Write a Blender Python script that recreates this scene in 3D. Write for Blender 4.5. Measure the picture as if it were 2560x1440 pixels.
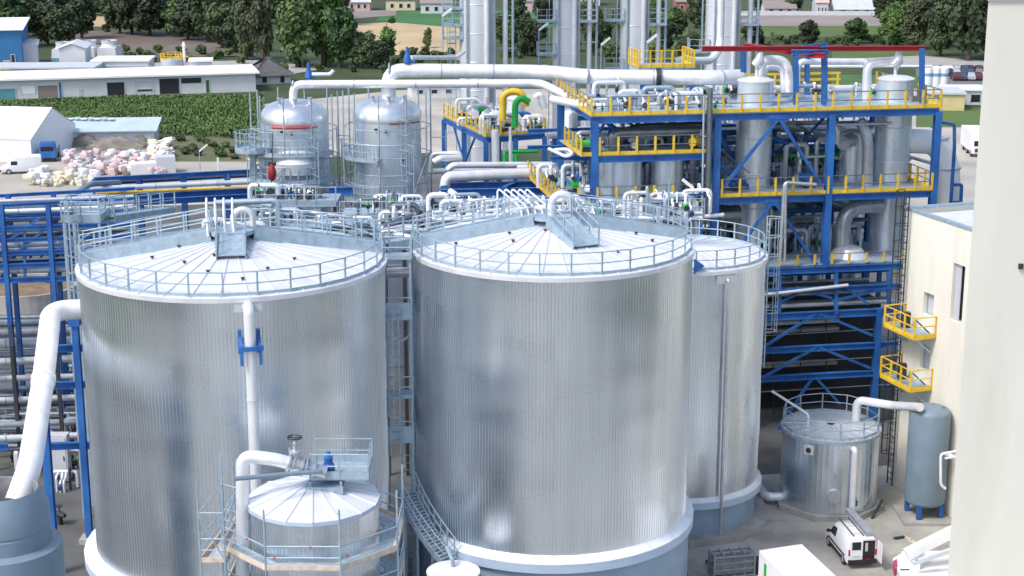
import bpy, math, random
from mathutils import Vector
for o in list(bpy.data.objects): bpy.data.objects.remove(o, do_unlink=True)
scene = bpy.context.scene
COL = scene.collection
R_ = math.radians
# ------------------------------------------------------------------ camera, sky, sun, exposure
CZ, FPX, PITCH = 36.8, 4029.0, R_(14.107)
cam = bpy.data.objects.new('camera', bpy.data.cameras.new('camera'))
COL.objects.link(cam); scene.camera = cam
cam.data.sensor_width = 36.0; cam.data.lens = 36.0 * FPX / 2560.0
cam.data.clip_start = 0.5; cam.data.clip_end = 4000
cam.location = (0, 0, CZ); cam.rotation_euler = (R_(90) - PITCH, 0, 0)
SUN_EL, SUN_DIR = R_(52), Vector((-0.78, -0.62))          # horizontal direction towards the sun
world = bpy.data.worlds.new('World'); scene.world = world; world.use_nodes = True
wn = world.node_tree; wn.nodes.clear()
wo = wn.nodes.new('ShaderNodeOutputWorld'); wb = wn.nodes.new('ShaderNodeBackground')
sk = wn.nodes.new('ShaderNodeTexSky'); sk.sky_type = 'NISHITA'; sk.sun_disc = False
sk.sun_elevation = SUN_EL; sk.sun_rotation = math.atan2(SUN_DIR.x, SUN_DIR.y)
sk.air_density = 1.0; sk.dust_density = 2.5; sk.ozone_density = 1.0
wn.links.new(sk.outputs[0], wb.inputs[0]); wn.links.new(wb.outputs[0], wo.inputs[0])
wb.inputs[1].default_value = 0.15
sl = bpy.data.lights.new('sun', 'SUN'); sun = bpy.data.objects.new('sun', sl); COL.objects.link(sun)
sl.energy = 1.5; sl.angle = R_(14.0); sl.color = (1.0, 0.97, 0.93)
sd = SUN_DIR.normalized() * math.cos(SUN_EL)
sun.rotation_euler = Vector((sd.x, sd.y, math.sin(SUN_EL))).to_track_quat('Z', 'Y').to_euler()
sun.location = (-40, -30, 80)
scene.view_settings.view_transform = 'Standard'; scene.view_settings.look = 'None'
scene.view_settings.gamma = 1.0; scene.view_settings.use_curve_mapping = False
scene.view_settings.exposure = 0.74
scene.render.engine = 'CYCLES'

# ------------------------------------------------------------------ measuring helpers (photo pixel -> place in the plant)
def ray(px, py):
    c, s = math.cos(PITCH), math.sin(PITCH)
    a = (px - 1280) / FPX; b = -(py - 720) / FPX
    return Vector((a, c + b * s, -s + b * c))
CAMV = Vector((0, 0, CZ))
def at(px, py, Y=None, z=None):
    d = ray(px, py)
    t = Y / d.y if Y is not None else (z - CZ) / d.z
    return CAMV + d * t
def on_plane(px, py, org, nrm):
    d = ray(px, py); t = (org - CAMV).dot(nrm) / d.dot(nrm)
    return CAMV + d * t
def mpp(Y, z=0):          # metres for one photo pixel at that depth
    return (Y * math.cos(PITCH) + (CZ - z) * math.sin(PITCH)) / FPX
V = Vector

# ------------------------------------------------------------------ materials
MATS = {}
def lin(c):
    return tuple(((v / 12.92) if v <= 0.04045 else ((v + 0.055) / 1.055) ** 2.4) for v in c)
def M(name, col, rough=0.5, metal=0.0, var=0.12, scale=1.5, bump=0.0, bscale=6.0, col2=None, spec=None, stretch=None, detail=5.0):
    """procedural material: base colour broken up by noise, optional relief"""
    if name in MATS: return MATS[name]
    m = bpy.data.materials.new(name); m.use_nodes = True; MATS[name] = m
    nt = m.node_tree; N = nt.nodes; L = nt.links; b = N['Principled BSDF']
    b.inputs['Roughness'].default_value = rough; b.inputs['Metallic'].default_value = metal
    if spec is not None: b.inputs['Specular IOR Level'].default_value = spec
    geo = N.new('ShaderNodeNewGeometry'); mp = N.new('ShaderNodeMapping')
    L.new(geo.outputs['Position'], mp.inputs['Vector'])
    if stretch: mp.inputs['Scale'].default_value = stretch
    no = N.new('ShaderNodeTexNoise'); no.inputs['Scale'].default_value = scale; no.inputs['Detail'].default_value = detail
    L.new(mp.outputs[0], no.inputs['Vector'])
    ra = N.new('ShaderNodeValToRGB'); L.new(no.outputs['Fac'], ra.inputs['Fac'])
    c2 = col2 if col2 else tuple(min(1, v * (1 + var)) for v in col)
    c1 = col if col2 else tuple(v * (1 - var) for v in col)
    ra.color_ramp.elements[0].position = 0.3; ra.color_ramp.elements[1].position = 0.7
    ra.color_ramp.elements[0].color = (*c1, 1); ra.color_ramp.elements[1].color = (*c2, 1)
    L.new(ra.outputs['Color'], b.inputs['Base Color'])
    if var and not metal:
        mr = N.new('ShaderNodeMapRange'); L.new(no.outputs['Fac'], mr.inputs['Value'])
        mr.inputs['To Min'].default_value = max(0.02, rough - 0.08); mr.inputs['To Max'].default_value = min(1, rough + 0.08)
        L.new(mr.outputs[0], b.inputs['Roughness'])
    if bump:
        n2 = N.new('ShaderNodeTexNoise'); n2.inputs['Scale'].default_value = bscale; n2.inputs['Detail'].default_value = 6
        L.new(mp.outputs[0], n2.inputs['Vector'])
        bp = N.new('ShaderNodeBump'); bp.inputs['Strength'].default_value = bump; bp.inputs['Distance'].default_value = 0.05
        L.new(n2.outputs['Fac'], bp.inputs['Height']); L.new(bp.outputs[0], b.inputs['Normal'])
    return m
def cladding(name, base=0.72, rough=0.3, wave=0.5, tint=(0.93, 1.0, 1.07), nsheet=60, metal=1.0):
    """sheet-metal lagging on a drum: every sheet and every course bends the reflection a little"""
    m = bpy.data.materials.new(name); m.use_nodes = True; MATS[name] = m
    nt = m.node_tree; N = nt.nodes; L = nt.links; b = N['Principled BSDF']
    tc = N.new('ShaderNodeTexCoord'); sp = N.new('ShaderNodeSeparateXYZ'); L.new(tc.outputs['Object'], sp.inputs[0])
    an = N.new('ShaderNodeMath'); an.operation = 'ARCTAN2'; L.new(sp.outputs['X'], an.inputs[0]); L.new(sp.outputs['Y'], an.inputs[1])
    def comb(sx, sz):
        a = N.new('ShaderNodeMath'); a.operation = 'MULTIPLY'; a.inputs[1].default_value = sx; L.new(an.outputs[0], a.inputs[0])
        z = N.new('ShaderNodeMath'); z.operation = 'MULTIPLY'; z.inputs[1].default_value = sz; L.new(sp.outputs['Z'], z.inputs[0])
        c = N.new('ShaderNodeCombineXYZ'); L.new(a.outputs[0], c.inputs[0]); L.new(z.outputs[0], c.inputs[1]); return c
    n1 = N.new('ShaderNodeTexNoise'); n1.inputs['Scale'].default_value = 1.0; n1.inputs['Detail'].default_value = 1.5; L.new(comb(0.9, 0.5).outputs[0], n1.inputs['Vector'])
    n2 = N.new('ShaderNodeTexNoise'); n2.inputs['Scale'].default_value = 1.0; n2.inputs['Detail'].default_value = 1; L.new(comb(nsheet, 0.08).outputs[0], n2.inputs['Vector'])
    n3 = N.new('ShaderNodeTexNoise'); n3.inputs['Scale'].default_value = 1.0; n3.inputs['Detail'].default_value = 1; L.new(comb(1.2, .5).outputs[0], n3.inputs['Vector'])
    ra = N.new('ShaderNodeValToRGB'); L.new(n2.outputs['Fac'], ra.inputs['Fac'])
    ra.color_ramp.elements[0].position = 0.34; ra.color_ramp.elements[1].position = 0.66
    ra.color_ramp.elements[0].color = (*[base * 0.94 * t for t in tint], 1); ra.color_ramp.elements[1].color = (*[min(1, base * 1.04 * t) for t in tint], 1)
    L.new(ra.outputs[0], b.inputs['Base Color'])
    mr = N.new('ShaderNodeMapRange'); L.new(n3.outputs['Fac'], mr.inputs['Value'])
    mr.inputs['From Min'].default_value = 0.3; mr.inputs['From Max'].default_value = 0.7
    mr.inputs['To Min'].default_value = rough - 0.05; mr.inputs['To Max'].default_value = rough + 0.06; L.new(mr.outputs[0], b.inputs['Roughness'])
    ad = N.new('ShaderNodeMath'); ad.operation = 'ADD'; L.new(n1.outputs['Fac'], ad.inputs[0])
    s2 = N.new('ShaderNodeMath'); s2.operation = 'MULTIPLY'; s2.inputs[1].default_value = 0.0; L.new(n2.outputs['Fac'], s2.inputs[0]); L.new(s2.outputs[0], ad.inputs[1])
    bp = N.new('ShaderNodeBump'); bp.inputs['Strength'].default_value = wave; bp.inputs['Distance'].default_value = 0.35
    if wave: L.new(ad.outputs[0], bp.inputs['Height']); L.new(bp.outputs[0], b.inputs['Normal'])
    b.inputs['Metallic'].default_value = metal
    return m
m_clad = cladding('aluminium_cladding', 0.81, 0.29, 0.0, nsheet=8)
m_clad2 = cladding('aluminium_cladding_small', 0.81, 0.29, 0.0, nsheet=5, tint=(0.92, 1.0, 1.08))
m_vessel = cladding('polished_cladding', 0.82, 0.3, 0.0, nsheet=9, metal=0.7)
m_roof = M('roof_sheet', (0.80, 0.81, 0.84), 0.36, 0.25, 0.05, 0.7)
m_seam = M('roof_seam', (0.66, 0.70, 0.76), 0.4, 0.3, 0.05)
m_galv = M('galvanised_steel', (0.36, 0.46, 0.53), 0.5, 0.3, 0.12, 3)
m_grate = M('galvanised_grating', (0.34, 0.43, 0.50), 0.6, 0.25, 0.15, 4)
m_pipe = M('insulated_pipe', (0.80, 0.81, 0.82), 0.34, 0.3, 0.06, 1.5)
m_pipe2 = M('steel_pipe', (0.55, 0.57, 0.60), 0.35, 0.6, 0.1, 2)
m_dark_pipe = M('dark_steel_pipe', (0.24, 0.26, 0.28), 0.35, 0.8, 0.15, 2)
m_white = M('white_paint', (0.80, 0.80, 0.80), 0.45, 0, 0.05, 1)
m_blue = M('blue_steel_paint', (0.018, 0.085, 0.31), 0.42, 0, 0.25, 0.5, col2=(0.035, 0.17, 0.47))
m_yellow = M('yellow_paint', (0.66, 0.42, 0.025), 0.5, 0, 0.1, 0.9, col2=(0.82, 0.56, 0.045))
m_red = M('red_steel_paint', (0.33, 0.012, 0.02), 0.5, 0, 0.12, 1)
m_green = M('green_paint', (0.02, 0.40, 0.06), 0.5, 0, 0.12, 2)
m_black = M('black_rubber', (0.02, 0.02, 0.022), 0.6, 0, 0.2, 4)
m_darkmetal = M('dark_metal', (0.05, 0.052, 0.055), 0.5, 0.4, 0.2, 3)
m_greyblue = M('grey_blue_coating', (0.18, 0.25, 0.315), 0.55, 0, 0.07, 1.2, bump=0.08, bscale=14)
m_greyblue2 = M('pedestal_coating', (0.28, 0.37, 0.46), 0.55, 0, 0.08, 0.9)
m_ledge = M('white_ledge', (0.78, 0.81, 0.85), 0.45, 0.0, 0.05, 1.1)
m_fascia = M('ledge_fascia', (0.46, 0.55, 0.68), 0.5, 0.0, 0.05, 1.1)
m_cream = M('cream_render', (0.76, 0.735, 0.64), 0.85, 0, 0.05, 0.7, bump=0.05, bscale=30, stretch=(1, 1, 0.15))
m_tower = M('pale_render', (0.72, 0.70, 0.615), 0.85, 0, 0.045, 0.5, bump=0.05, bscale=30, stretch=(1, 1, 0.12))
m_conc = M('concrete', (0.30, 0.29, 0.265), 0.85, 0, 0.2, 0.35, bump=0.15, bscale=8, col2=(0.47, 0.46, 0.42), detail=10)
m_conc2 = M('cast_concrete', (0.36, 0.35, 0.33), 0.85, 0, 0.2, 0.8, bump=0.2, bscale=8)
m_wood = M('scaffold_board', (0.62, 0.52, 0.41), 0.8, 0, 0.18, 3)
m_rust = M('rusty_fitting', (0.09, 0.035, 0.03), 0.7, 0, 0.3, 6)
m_band = M('pipe_band', (0.42, 0.45, 0.49), 0.4, 0.3, 0.1, 2)
m_glass = M('dark_glass', (0.02, 0.025, 0.03), 0.1, 0, 0.2, 1)
m_lightgrey = M('light_grey_sheet', (0.55, 0.57, 0.60), 0.55, 0.1, 0.06, 0.7)
m_mark = M('clamp_marking', (0.50, 0.12, 0.08), 0.6, 0, 0.1, 5)

def weathered(m, amount, scale=1.6, tint=(.42, .37, .32), stretch=(1, 1, .25), lo=.5, hi=.74):
    """grime and faded patches with a shape of their own"""
    nt = m.node_tree; N = nt.nodes; L = nt.links; b = N['Principled BSDF']; src = b.inputs['Base Color'].links[0].from_socket
    geo = N.new('ShaderNodeNewGeometry'); mp = N.new('ShaderNodeMapping'); mp.inputs['Scale'].default_value = stretch; L.new(geo.outputs['Position'], mp.inputs['Vector'])
    no = N.new('ShaderNodeTexNoise'); no.inputs['Scale'].default_value = scale; no.inputs['Detail'].default_value = 9; no.inputs['Roughness'].default_value = .65; L.new(mp.outputs[0], no.inputs['Vector'])
    mr = N.new('ShaderNodeMapRange'); mr.inputs['From Min'].default_value = lo; mr.inputs['From Max'].default_value = hi; mr.inputs['To Max'].default_value = amount; L.new(no.outputs['Fac'], mr.inputs['Value'])
    mx = N.new('ShaderNodeMix'); mx.data_type = 'RGBA'; mx.blend_type = 'MULTIPLY'; L.new(mr.outputs[0], mx.inputs['Factor']); L.new(src, mx.inputs['A']); mx.inputs['B'].default_value = (*tint, 1)
    L.new(mx.outputs['Result'], b.inputs['Base Color'])
for m_, a_, s_ in ((m_blue, .6, 1.8), (m_yellow, .5, 2.2), (m_white, .3, .9), (m_pipe, .35, 1.1), (m_roof, .3, .8), (m_ledge, .3, .9), (m_galv, .45, 1.8), (m_tower, .16, .35), (m_cream, .2, .5), (m_red, .4, 1.5), (m_greyblue, .25, 1.0), (m_pipe2, .4, 1.5)):
    weathered(m_, a_, s_)
weathered(m_conc, .55, .22, (.45, .42, .38), (1, 1, 1), .48, .7)
weathered(m_conc, .5, .9, (.5, .47, .42), (1, 1, 1), .56, .72)

# ------------------------------------------------------------------ mesh helpers
ZUP = Vector((0, 0, 1))
class MB:
    def __init__(s): s.v = []; s.f = []
    def add(s, vs, fs):
        o = len(s.v); s.v += [tuple(v) for v in vs]; s.f += [tuple(i + o for i in f) for f in fs]; return s
    def box(s, c, d, ax=None):
        c = V(c); a = ax or (V((1, 0, 0)), V((0, 1, 0)), V((0, 0, 1)))
        p = [c + a[0] * (i * d[0] / 2) + a[1] * (j * d[1] / 2) + a[2] * (k * d[2] / 2) for i in (-1, 1) for j in (-1, 1) for k in (-1, 1)]
        return s.add(p, [(0, 1, 3, 2), (4, 6, 7, 5), (0, 4, 5, 1), (2, 3, 7, 6), (0, 2, 6, 4), (1, 5, 7, 3)])
    def bar(s, p0, p1, w, h, up=ZUP):
        p0, p1 = V(p0), V(p1); d = (p1 - p0); L = d.length
        if L < 1e-6: return s
        d /= L; u = up if abs(d.dot(up)) < 0.98 else V((1, 0, 0)) if abs(d.x) < .9 else V((0, 1, 0))
        x = d.cross(u).normalized(); y = x.cross(d).normalized()
        return s.box((p0 + p1) / 2, (L, w, h), (d, x, y))
    def ibeam(s, p0, p1, w, h, up=ZUP, t=0.06):
        p0, p1 = V(p0), V(p1); d = (p1 - p0).normalized()
        u = up if abs(d.dot(up)) < 0.98 else V((0, 1, 0))
        x = d.cross(u).normalized(); y = x.cross(d).normalized()
        s.bar(p0 + y * (h / 2 - t / 2), p1 + y * (h / 2 - t / 2), w, t, up=y)
        s.bar(p0 - y * (h / 2 - t / 2), p1 - y * (h / 2 - t / 2), w, t, up=y)
        return s.bar(p0, p1, max(t, w * 0.22), h - 2 * t, up=y)
    def tube(s, pts, r, n=8, caps=True, closed=False):
        pts = [V(p) for p in pts]; m = len(pts); rs = r if isinstance(r, (list, tuple)) else [r] * m
        t0 = (pts[1] - pts[0]).normalized(); a = t0.orthogonal().normalized(); prev = t0; o = len(s.v)
        for i, p in enumerate(pts):
            if closed: t = (pts[(i + 1) % m] - pts[i - 1]).normalized()
            elif i == 0: t = t0
            elif i == m - 1: t = (pts[-1] - pts[-2]).normalized()
            else: t = ((pts[i + 1] - p).normalized() + (p - pts[i - 1]).normalized()).normalized()
            a = (prev.rotation_difference(t) @ a); a = (a - t * a.dot(t)).normalized(); prev = t; b = t.cross(a)
            s.v += [tuple(p + a * (rs[i] * math.cos(k * 2 * math.pi / n)) + b * (rs[i] * math.sin(k * 2 * math.pi / n))) for k in range(n)]
        for i in range(m if closed else m - 1):
            j = (i + 1) % m
            s.f += [(o + i * n + k, o + i * n + (k + 1) % n, o + j * n + (k + 1) % n, o + j * n + k) for k in range(n)]
        if caps and not closed:
            s.f += [tuple(o + k for k in range(n))[::-1], tuple(o + (m - 1) * n + k for k in range(n))]
        return s
    def lathe(s, prof, c=(0, 0, 0), n=48, a0=0, a1=2 * math.pi, cap0=False, cap1=False):
        full = abs(a1 - a0 - 2 * math.pi) < 1e-6; k = n if full else n + 1; o = len(s.v); m = len(prof)
        for i in range(k):
            a = a0 + (a1 - a0) * i / n; ca, sa = math.cos(a), math.sin(a)
            s.v += [(c[0] + r * ca, c[1] + r * sa, c[2] + z) for r, z in prof]
        for i in range(n):
            j = (i + 1) % k
            s.f += [(o + i * m + q, o + j * m + q, o + j * m + q + 1, o + i * m + q + 1) for q in range(m - 1)]
        if cap1: s.f.append(tuple(o + i * m + m - 1 for i in range(k)))
        if cap0: s.f.append(tuple(o + i * m for i in range(k))[::-1])
        return s
    def prism(s, poly, z0, z1):
        n = len(poly); a = sum(poly[i][0] * poly[(i + 1) % n][1] - poly[(i + 1) % n][0] * poly[i][1] for i in range(n))
        if a < 0: poly = poly[::-1]
        vs = [(p[0], p[1], z0) for p in poly] + [(p[0], p[1], z1) for p in poly]
        return s.add(vs, [tuple(range(n))[::-1], tuple(range(n, 2 * n))] + [(i, (i + 1) % n, n + (i + 1) % n, n + i) for i in range(n)])
    def poly(s, pts): return s.add(pts, [tuple(range(len(pts)))])
    def mesh(s, name, mat, smooth=False, org=(0, 0, 0)):
        me = bpy.data.meshes.new(name)
        ox, oy, oz = org
        me.from_pydata([(x - ox, y - oy, z - oz) for x, y, z in s.v], [], s.f)
        if mat: me.materials.append(mat)
        if smooth:
            me.polygons.foreach_set('use_smooth', [True] * len(me.polygons))
            me.set_sharp_from_angle(angle=R_(35))
        me.update(); return me
def wpos(o):
    p = V((0, 0, 0))
    while o: p = p + V(o.location); o = o.parent
    return p
def link(name, data, parent=None, loc=(0, 0, 0), rot=None, label=None):
    o = bpy.data.objects.new(name, data); COL.objects.link(o); o.location = loc
    if parent: o.parent = parent
    if rot: o.rotation_euler = rot
    if label: o['label'] = label
    return o
def part(name, mb, mat, parent, smooth=False, label=None, local=False):
    """a mesh given in world metres becomes a child of its thing (local=True: given in the thing's own frame)"""
    org = (0, 0, 0) if local else wpos(parent)
    return link(name, mb.mesh(name, mat, smooth, org), parent, label=label)
def thing(name, label, cat, loc=(0, 0, 0), rz=0, group=None):
    o = bpy.data.objects.new(name, None); COL.objects.link(o); o.location = loc; o.rotation_euler = (0, 0, rz)
    o.empty_display_size = 0.3
    o['label'] = label; o['category'] = cat
    if group: o['group'] = group
    return o
def single(name, mb, mat, label, cat, org=(0, 0, 0), smooth=False, group=None):
    o = link(name, mb.mesh(name, mat, smooth, org), None, org); o['label'] = label; o['category'] = cat
    if group: o['group'] = group
    return o
def setting(name, mb, mat, kind='structure', smooth=False):
    o = link(name, mb.mesh(name, mat, smooth)); o['kind'] = kind; return o
SHARED = {}
def shared(key, fn):
    if key not in SHARED: SHARED[key] = fn()
    return SHARED[key]
def fillet(pts, rad, n=6):
    pts = [V(p) for p in pts]; out = [pts[0]]
    for i in range(1, len(pts) - 1):
        a, b, c = pts[i - 1], pts[i], pts[i + 1]; u = (a - b); w = (c - b); r = min(rad, u.length * 0.48, w.length * 0.48)
        u.normalize(); w.normalize(); p, q = b + u * r, b + w * r
        for k in range(n + 1):
            t = k / n; out.append(p.lerp(b, t).lerp(b.lerp(q, t), t))
    out.append(pts[-1]); return out
def along(pts, step, closed=False):
    pts = [V(p) for p in pts] + ([V(pts[0])] if closed else [])
    out = []
    for a, b in zip(pts, pts[1:]):
        L = (b - a).length; n = max(1, round(L / step))
        out += [(a.lerp(b, k / n), (b - a)) for k in range(n)]
    if not closed: out.append((pts[-1], pts[-1] - pts[-2]))
    return out
def railing(parent, pts, h=1.1, sp=1.5, mat=None, closed=False, pw=0.07, rr=0.03, toe=0.14, rail_mat=None, toe_mat=None, post_mat=None, mid=True):
    mat = mat or m_galv; rail_mat = rail_mat or mat; toe_mat = toe_mat or mat; post_mat = post_mat or mat
    base = wpos(parent); pts = [V(p) for p in pts]
    key = ('post', round(h, 2), round(pw, 3), post_mat.name)
    me = shared(key, lambda: MB().box((0, 0, h / 2), (pw, pw, h)).mesh('post', post_mat))
    for p, d in along(pts, sp, closed): link('post', me, parent, p - base, (0, 0, math.atan2(d.y, d.x)))
    for nm, zz in (('top_rail', h),) + ((('middle_rail', h * 0.52),) if mid else ()):
        part(nm, MB().tube([p + V((0, 0, zz)) for p in pts], rr, 6, closed=closed), rail_mat, parent, True)
    if toe:
        b = MB(); q = pts + ([pts[0]] if closed else [])
        for a, c in zip(q, q[1:]): b.bar(a + V((0, 0, toe / 2)), c + V((0, 0, toe / 2)), 0.02, toe)
        part('toe_plate', b, toe_mat, parent)
def pipe(label, pts, r, mat=None, bend=None, bands=0, group=None, name='pipe', n=12, supports=None, cat='pipe'):
    mat = mat or m_pipe; pts = [V(p) for p in pts]; t = thing(name, label, cat, pts[0], group=group)
    path = fillet(pts, bend if bend else r * 2.6) if len(pts) > 2 else pts
    part('pipe_run', MB().tube(path, r, n), mat, t, True)
    if bands:
        for p, d in along(pts, bands)[1:-1]:
            d = d.normalized(); part('band', MB().tube([p - d * 0.045, p + d * 0.045], r * 1.05, n), m_band, t, True)
    return t
def circle(c, r, z, n=48, a0=0, a1=2 * math.pi):
    full = abs(a1 - a0) > 6.28; return [V((c[0] + r * math.cos(a0 + (a1 - a0) * i / n), c[1] + r * math.sin(a0 + (a1 - a0) * i / n), z)) for i in range(n if full else n + 1)]
def ladder(parent, p0, p1, out, w=0.5, mat=None, cage=True, name='ladder'):
    """ladder part with stiles, rungs and hoops; out = horizontal direction away from the wall"""
    mat = mat or m_galv; p0, p1 = V(p0), V(p1); out = V(out).normalized(); sx = out.cross(ZUP).normalized()
    b = MB()
    for s in (-1, 1): b.bar(p0 + sx * (s * w / 2), p1 + sx * (s * w / 2), 0.07, 0.07)
    n = int((p1 - p0).length / 0.4)
    for i in range(1, n): b.bar(p0.lerp(p1, i / n) - sx * w / 2, p0.lerp(p1, i / n) + sx * w / 2, 0.04, 0.04)
    lad = part(name, b, mat, parent)
    if cage:
        b = MB(); z0 = 2.2; H = (p1 - p0).length; k = int((H - z0) / 1.0)
        for i in range(k + 1):
            c = p0.lerp(p1, (z0 + (H - z0) * i / max(1, k)) / H)
            arc = [c + sx * (0.38 * math.cos(a)) + out * (0.75 * math.sin(a)) for a in [math.pi * q / 8 for q in range(9)]]
            b.tube(arc, 0.03, 5)
        for a in (0.25, 0.5, 0.75):
            o = sx * (0.38 * math.cos(math.pi * a)) + out * (0.75 * math.sin(math.pi * a))
            b.bar(p0.lerp(p1, z0 / H) + o, p1 + o, 0.04, 0.04)
        part('safety_cage', b, mat, lad)
    return lad
def walkway(parent, p0, p1, w=0.9, side=0.35, rails=(1, 1), mat=None, name='walkway', h=1.05, sp=1.4):
    p0, p1 = V(p0), V(p1); d = (p1 - p0).normalized(); x = d.cross(ZUP).normalized()
    b = MB(); b.bar(p0, p1, w, 0.05)
    wk = part(name, b, m_grate, parent)
    for s, on in zip((-1, 1), rails):
        part('side_plate', MB().bar(p0 + x * (s * w / 2) - V((0, 0, side * .3)), p1 + x * (s * w / 2) - V((0, 0, side * .3)), 0.04, side), m_galv, wk)
        if on: railing(wk, [p0 + x * (s * w / 2), p1 + x * (s * w / 2)], h, sp, m_galv, toe=0)
    return wk

_ONE = 'zeroth first second third fourth fifth sixth seventh eighth ninth tenth eleventh twelfth thirteenth fourteenth fifteenth sixteenth seventeenth eighteenth nineteenth'.split()
def ordw(n):
    if n < 20: return _ONE[n]
    t = {2: ('twentieth', 'twenty'), 3: ('thirtieth', 'thirty'), 4: ('fortieth', 'forty'), 5: ('fiftieth', 'fifty'), 6: ('sixtieth', 'sixty')}[n // 10]
    return t[0] if n % 10 == 0 else t[1] + '-' + _ONE[n % 10]
# ================================================================== THE SETTING
m_grass = M('meadow_grass', (0.028, 0.05, 0.016), 0.95, 0, 0.3, 0.09, col2=(0.065, 0.085, 0.028), bump=0.4, bscale=3)
m_gravel = M('gravel_yard', (0.40, 0.37, 0.32), 0.95, 0, 0.2, 0.12, bump=0.3, bscale=6)
m_plot = M('processed_paving', (0.11, 0.11, 0.105), 0.9, 0, 0.35, 0.25, bump=0.2, bscale=5)
m_wheat = M('stubble_field', (0.46, 0.35, 0.20), 0.95, 0, 0.12, 0.05)
m_crop = M('green_field', (0.045, 0.15, 0.045), 0.95, 0, 0.15, 0.05)
m_lime = M('light_green_field', (0.085, 0.135, 0.032), 0.95, 0, 0.2, 0.06)
m_earth = M('ploughed_field', (0.15, 0.12, 0.10), 0.95, 0, 0.2, 0.06, bump=0.3, bscale=2)
m_mauve = M('fallow_field', (0.26, 0.22, 0.20), 0.95, 0, 0.15, 0.05)
m_road = M('pale_asphalt', (0.36, 0.35, 0.33), 0.9, 0, 0.1, 0.2)
m_asph = M('car_park_asphalt', (0.16, 0.165, 0.17), 0.9, 0, 0.15, 0.3)
setting('ground', MB().poly([(-700, -200, 0), (700, -200, 0), (700, 1000, 0), (-700, 1000, 0)]), m_grass)
def sheet(name, pix, mat, z): return setting(name, MB().poly([at(x, y, z=z) for x, y in pix]), mat)
setting('process_area', MB().poly([(-75, -160, .004), (75, -160, .004), (75, 205, .004), (30, 214, .004), (-75, 196, .004)]), m_plot)
setting('concrete_yard', MB().poly([(-40, -60, .008), (45, -60, .008), (45, 94.5, .008), (24.6, 99, .008), (9.8, 96, .008), (9.5, 66, .008), (-40, 58, .008)]), m_conc)
setting('gravel_yard', MB().poly([at(-300, 540, z=.012), at(800, 500, z=.012), at(640, 395, z=.012), at(430, 360, z=.012), at(-300, 372, z=.012)]), m_gravel)
setting('side_yard', MB().poly([at(2200, 560, z=.012), at(2700, 560, z=.012), at(2700, 322, z=.012), at(2380, 312, z=.012), at(2280, 330, z=.012)]), m_gravel)
for k_, (ya, yb_, mt_) in enumerate(((52.5, 57.5, m_asph), (41, 45, m_asph), (30, 34.5, m_grass), (14, 22, m_asph))):  # unseen ground strips, added to give the tank walls bands to reflect
    setting('reflection_strip', MB().poly([(-40, ya - 3, .012), (45, ya, .012), (45, yb_, .012), (-40, yb_ - 3, .012)]), mt_)
setting('rear_yard', MB().poly([at(640, 400, z=.008), at(2330, 330, z=.008), at(2300, 215, z=.008), at(1000, 225, z=.008), at(640, 262, z=.008)]), m_gravel)
sheet('stubble_field', [(880, 128), (1150, 150), (1150, 62), (1000, 55), (870, 58)], m_wheat, .02)
sheet('crop_field', [(940, 52), (1300, 82), (1420, 60), (1420, 26), (960, 28)], m_crop, .04)
sheet('dry_field', [(860, 48), (990, 38), (990, 26), (860, 26)], m_mauve, .06)
sheet('ploughed_field', [(150, 150), (640, 138), (640, 78), (150, 76)], m_earth, .02)
sheet('hay_field', [(196, 66), (266, 66), (258, 33), (204, 33)], m_wheat, .03)
sheet('fallow_field', [(1850, 66), (2330, 66), (2330, 38), (1850, 38)], m_mauve, .02)
sheet('pasture', [(1850, 92), (2260, 92), (2260, 64.5), (1850, 64.5)], m_lime, .03)
sheet('far_orchard_meadow', [(1620, 130), (1720, 130), (1720, 66), (1620, 66)], m_lime, .02)
sheet('access_road', [(1990, 158), (2480, 172), (2560, 172), (2560, 160), (2300, 139), (2140, 146)], m_road, .03)
sheet('car_park', [(2290, 210), (2560, 214), (2560, 176), (2290, 172)], m_asph, .02)
sheet('factory_apron', [(-200, 205), (660, 196), (820, 170), (640, 150), (-200, 170)], m_road, .02)

# ================================================================== THE BIG CLAD TANKS
def shell_mesh(r, z0, z1, nrib, proud=0.019, duty=0.3):
    b = MB(); n = 0; nz = max(6, int((z1 - z0) / .42)); sd_ = r * 1.7
    def dent(a, z):          # the lagging sheets are never quite true: shallow waves around the drum
        A1, A2 = .5 + .5 * math.sin(2 * a + sd_), .5 + .5 * math.sin(3 * a + 1.3 * sd_)
        return (.026 * A1 * math.sin(1.05 * z + 1.4 * math.sin(a + sd_)) + .0115 * A2 * math.sin(2.6 * z + 2.2 * math.sin(2 * a)) + .0036 * math.sin(6.1 * z + 3 * a) * A1 + .0012 * math.sin(23 * a + .7 * z)) * min(1, r / 5)
    m = nz + 1; st_ = []
    for i in range(nrib):
        for f, rr in ((0, r), (1 - duty, r), (1 - duty * 0.75, r + proud), (1 - duty * .25, r + proud)):
            a = 2 * math.pi * (i + f) / nrib; ca, sa = math.cos(a), math.sin(a); col = []
            for k in range(m):
                z = z0 + (z1 - z0) * k / nz; q = rr + dent(a, z); col.append((q * ca, q * sa, z))
            st_.append(col)
    for i, c0_ in enumerate(st_):            # every fold keeps its own edge, so ribs stay crisp
        o = len(b.v); b.v += c0_ + st_[(i + 1) % len(st_)]; b.f += [(o + k, o + m + k, o + m + k + 1, o + k + 1) for k in range(nz)]
    return b
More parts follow.
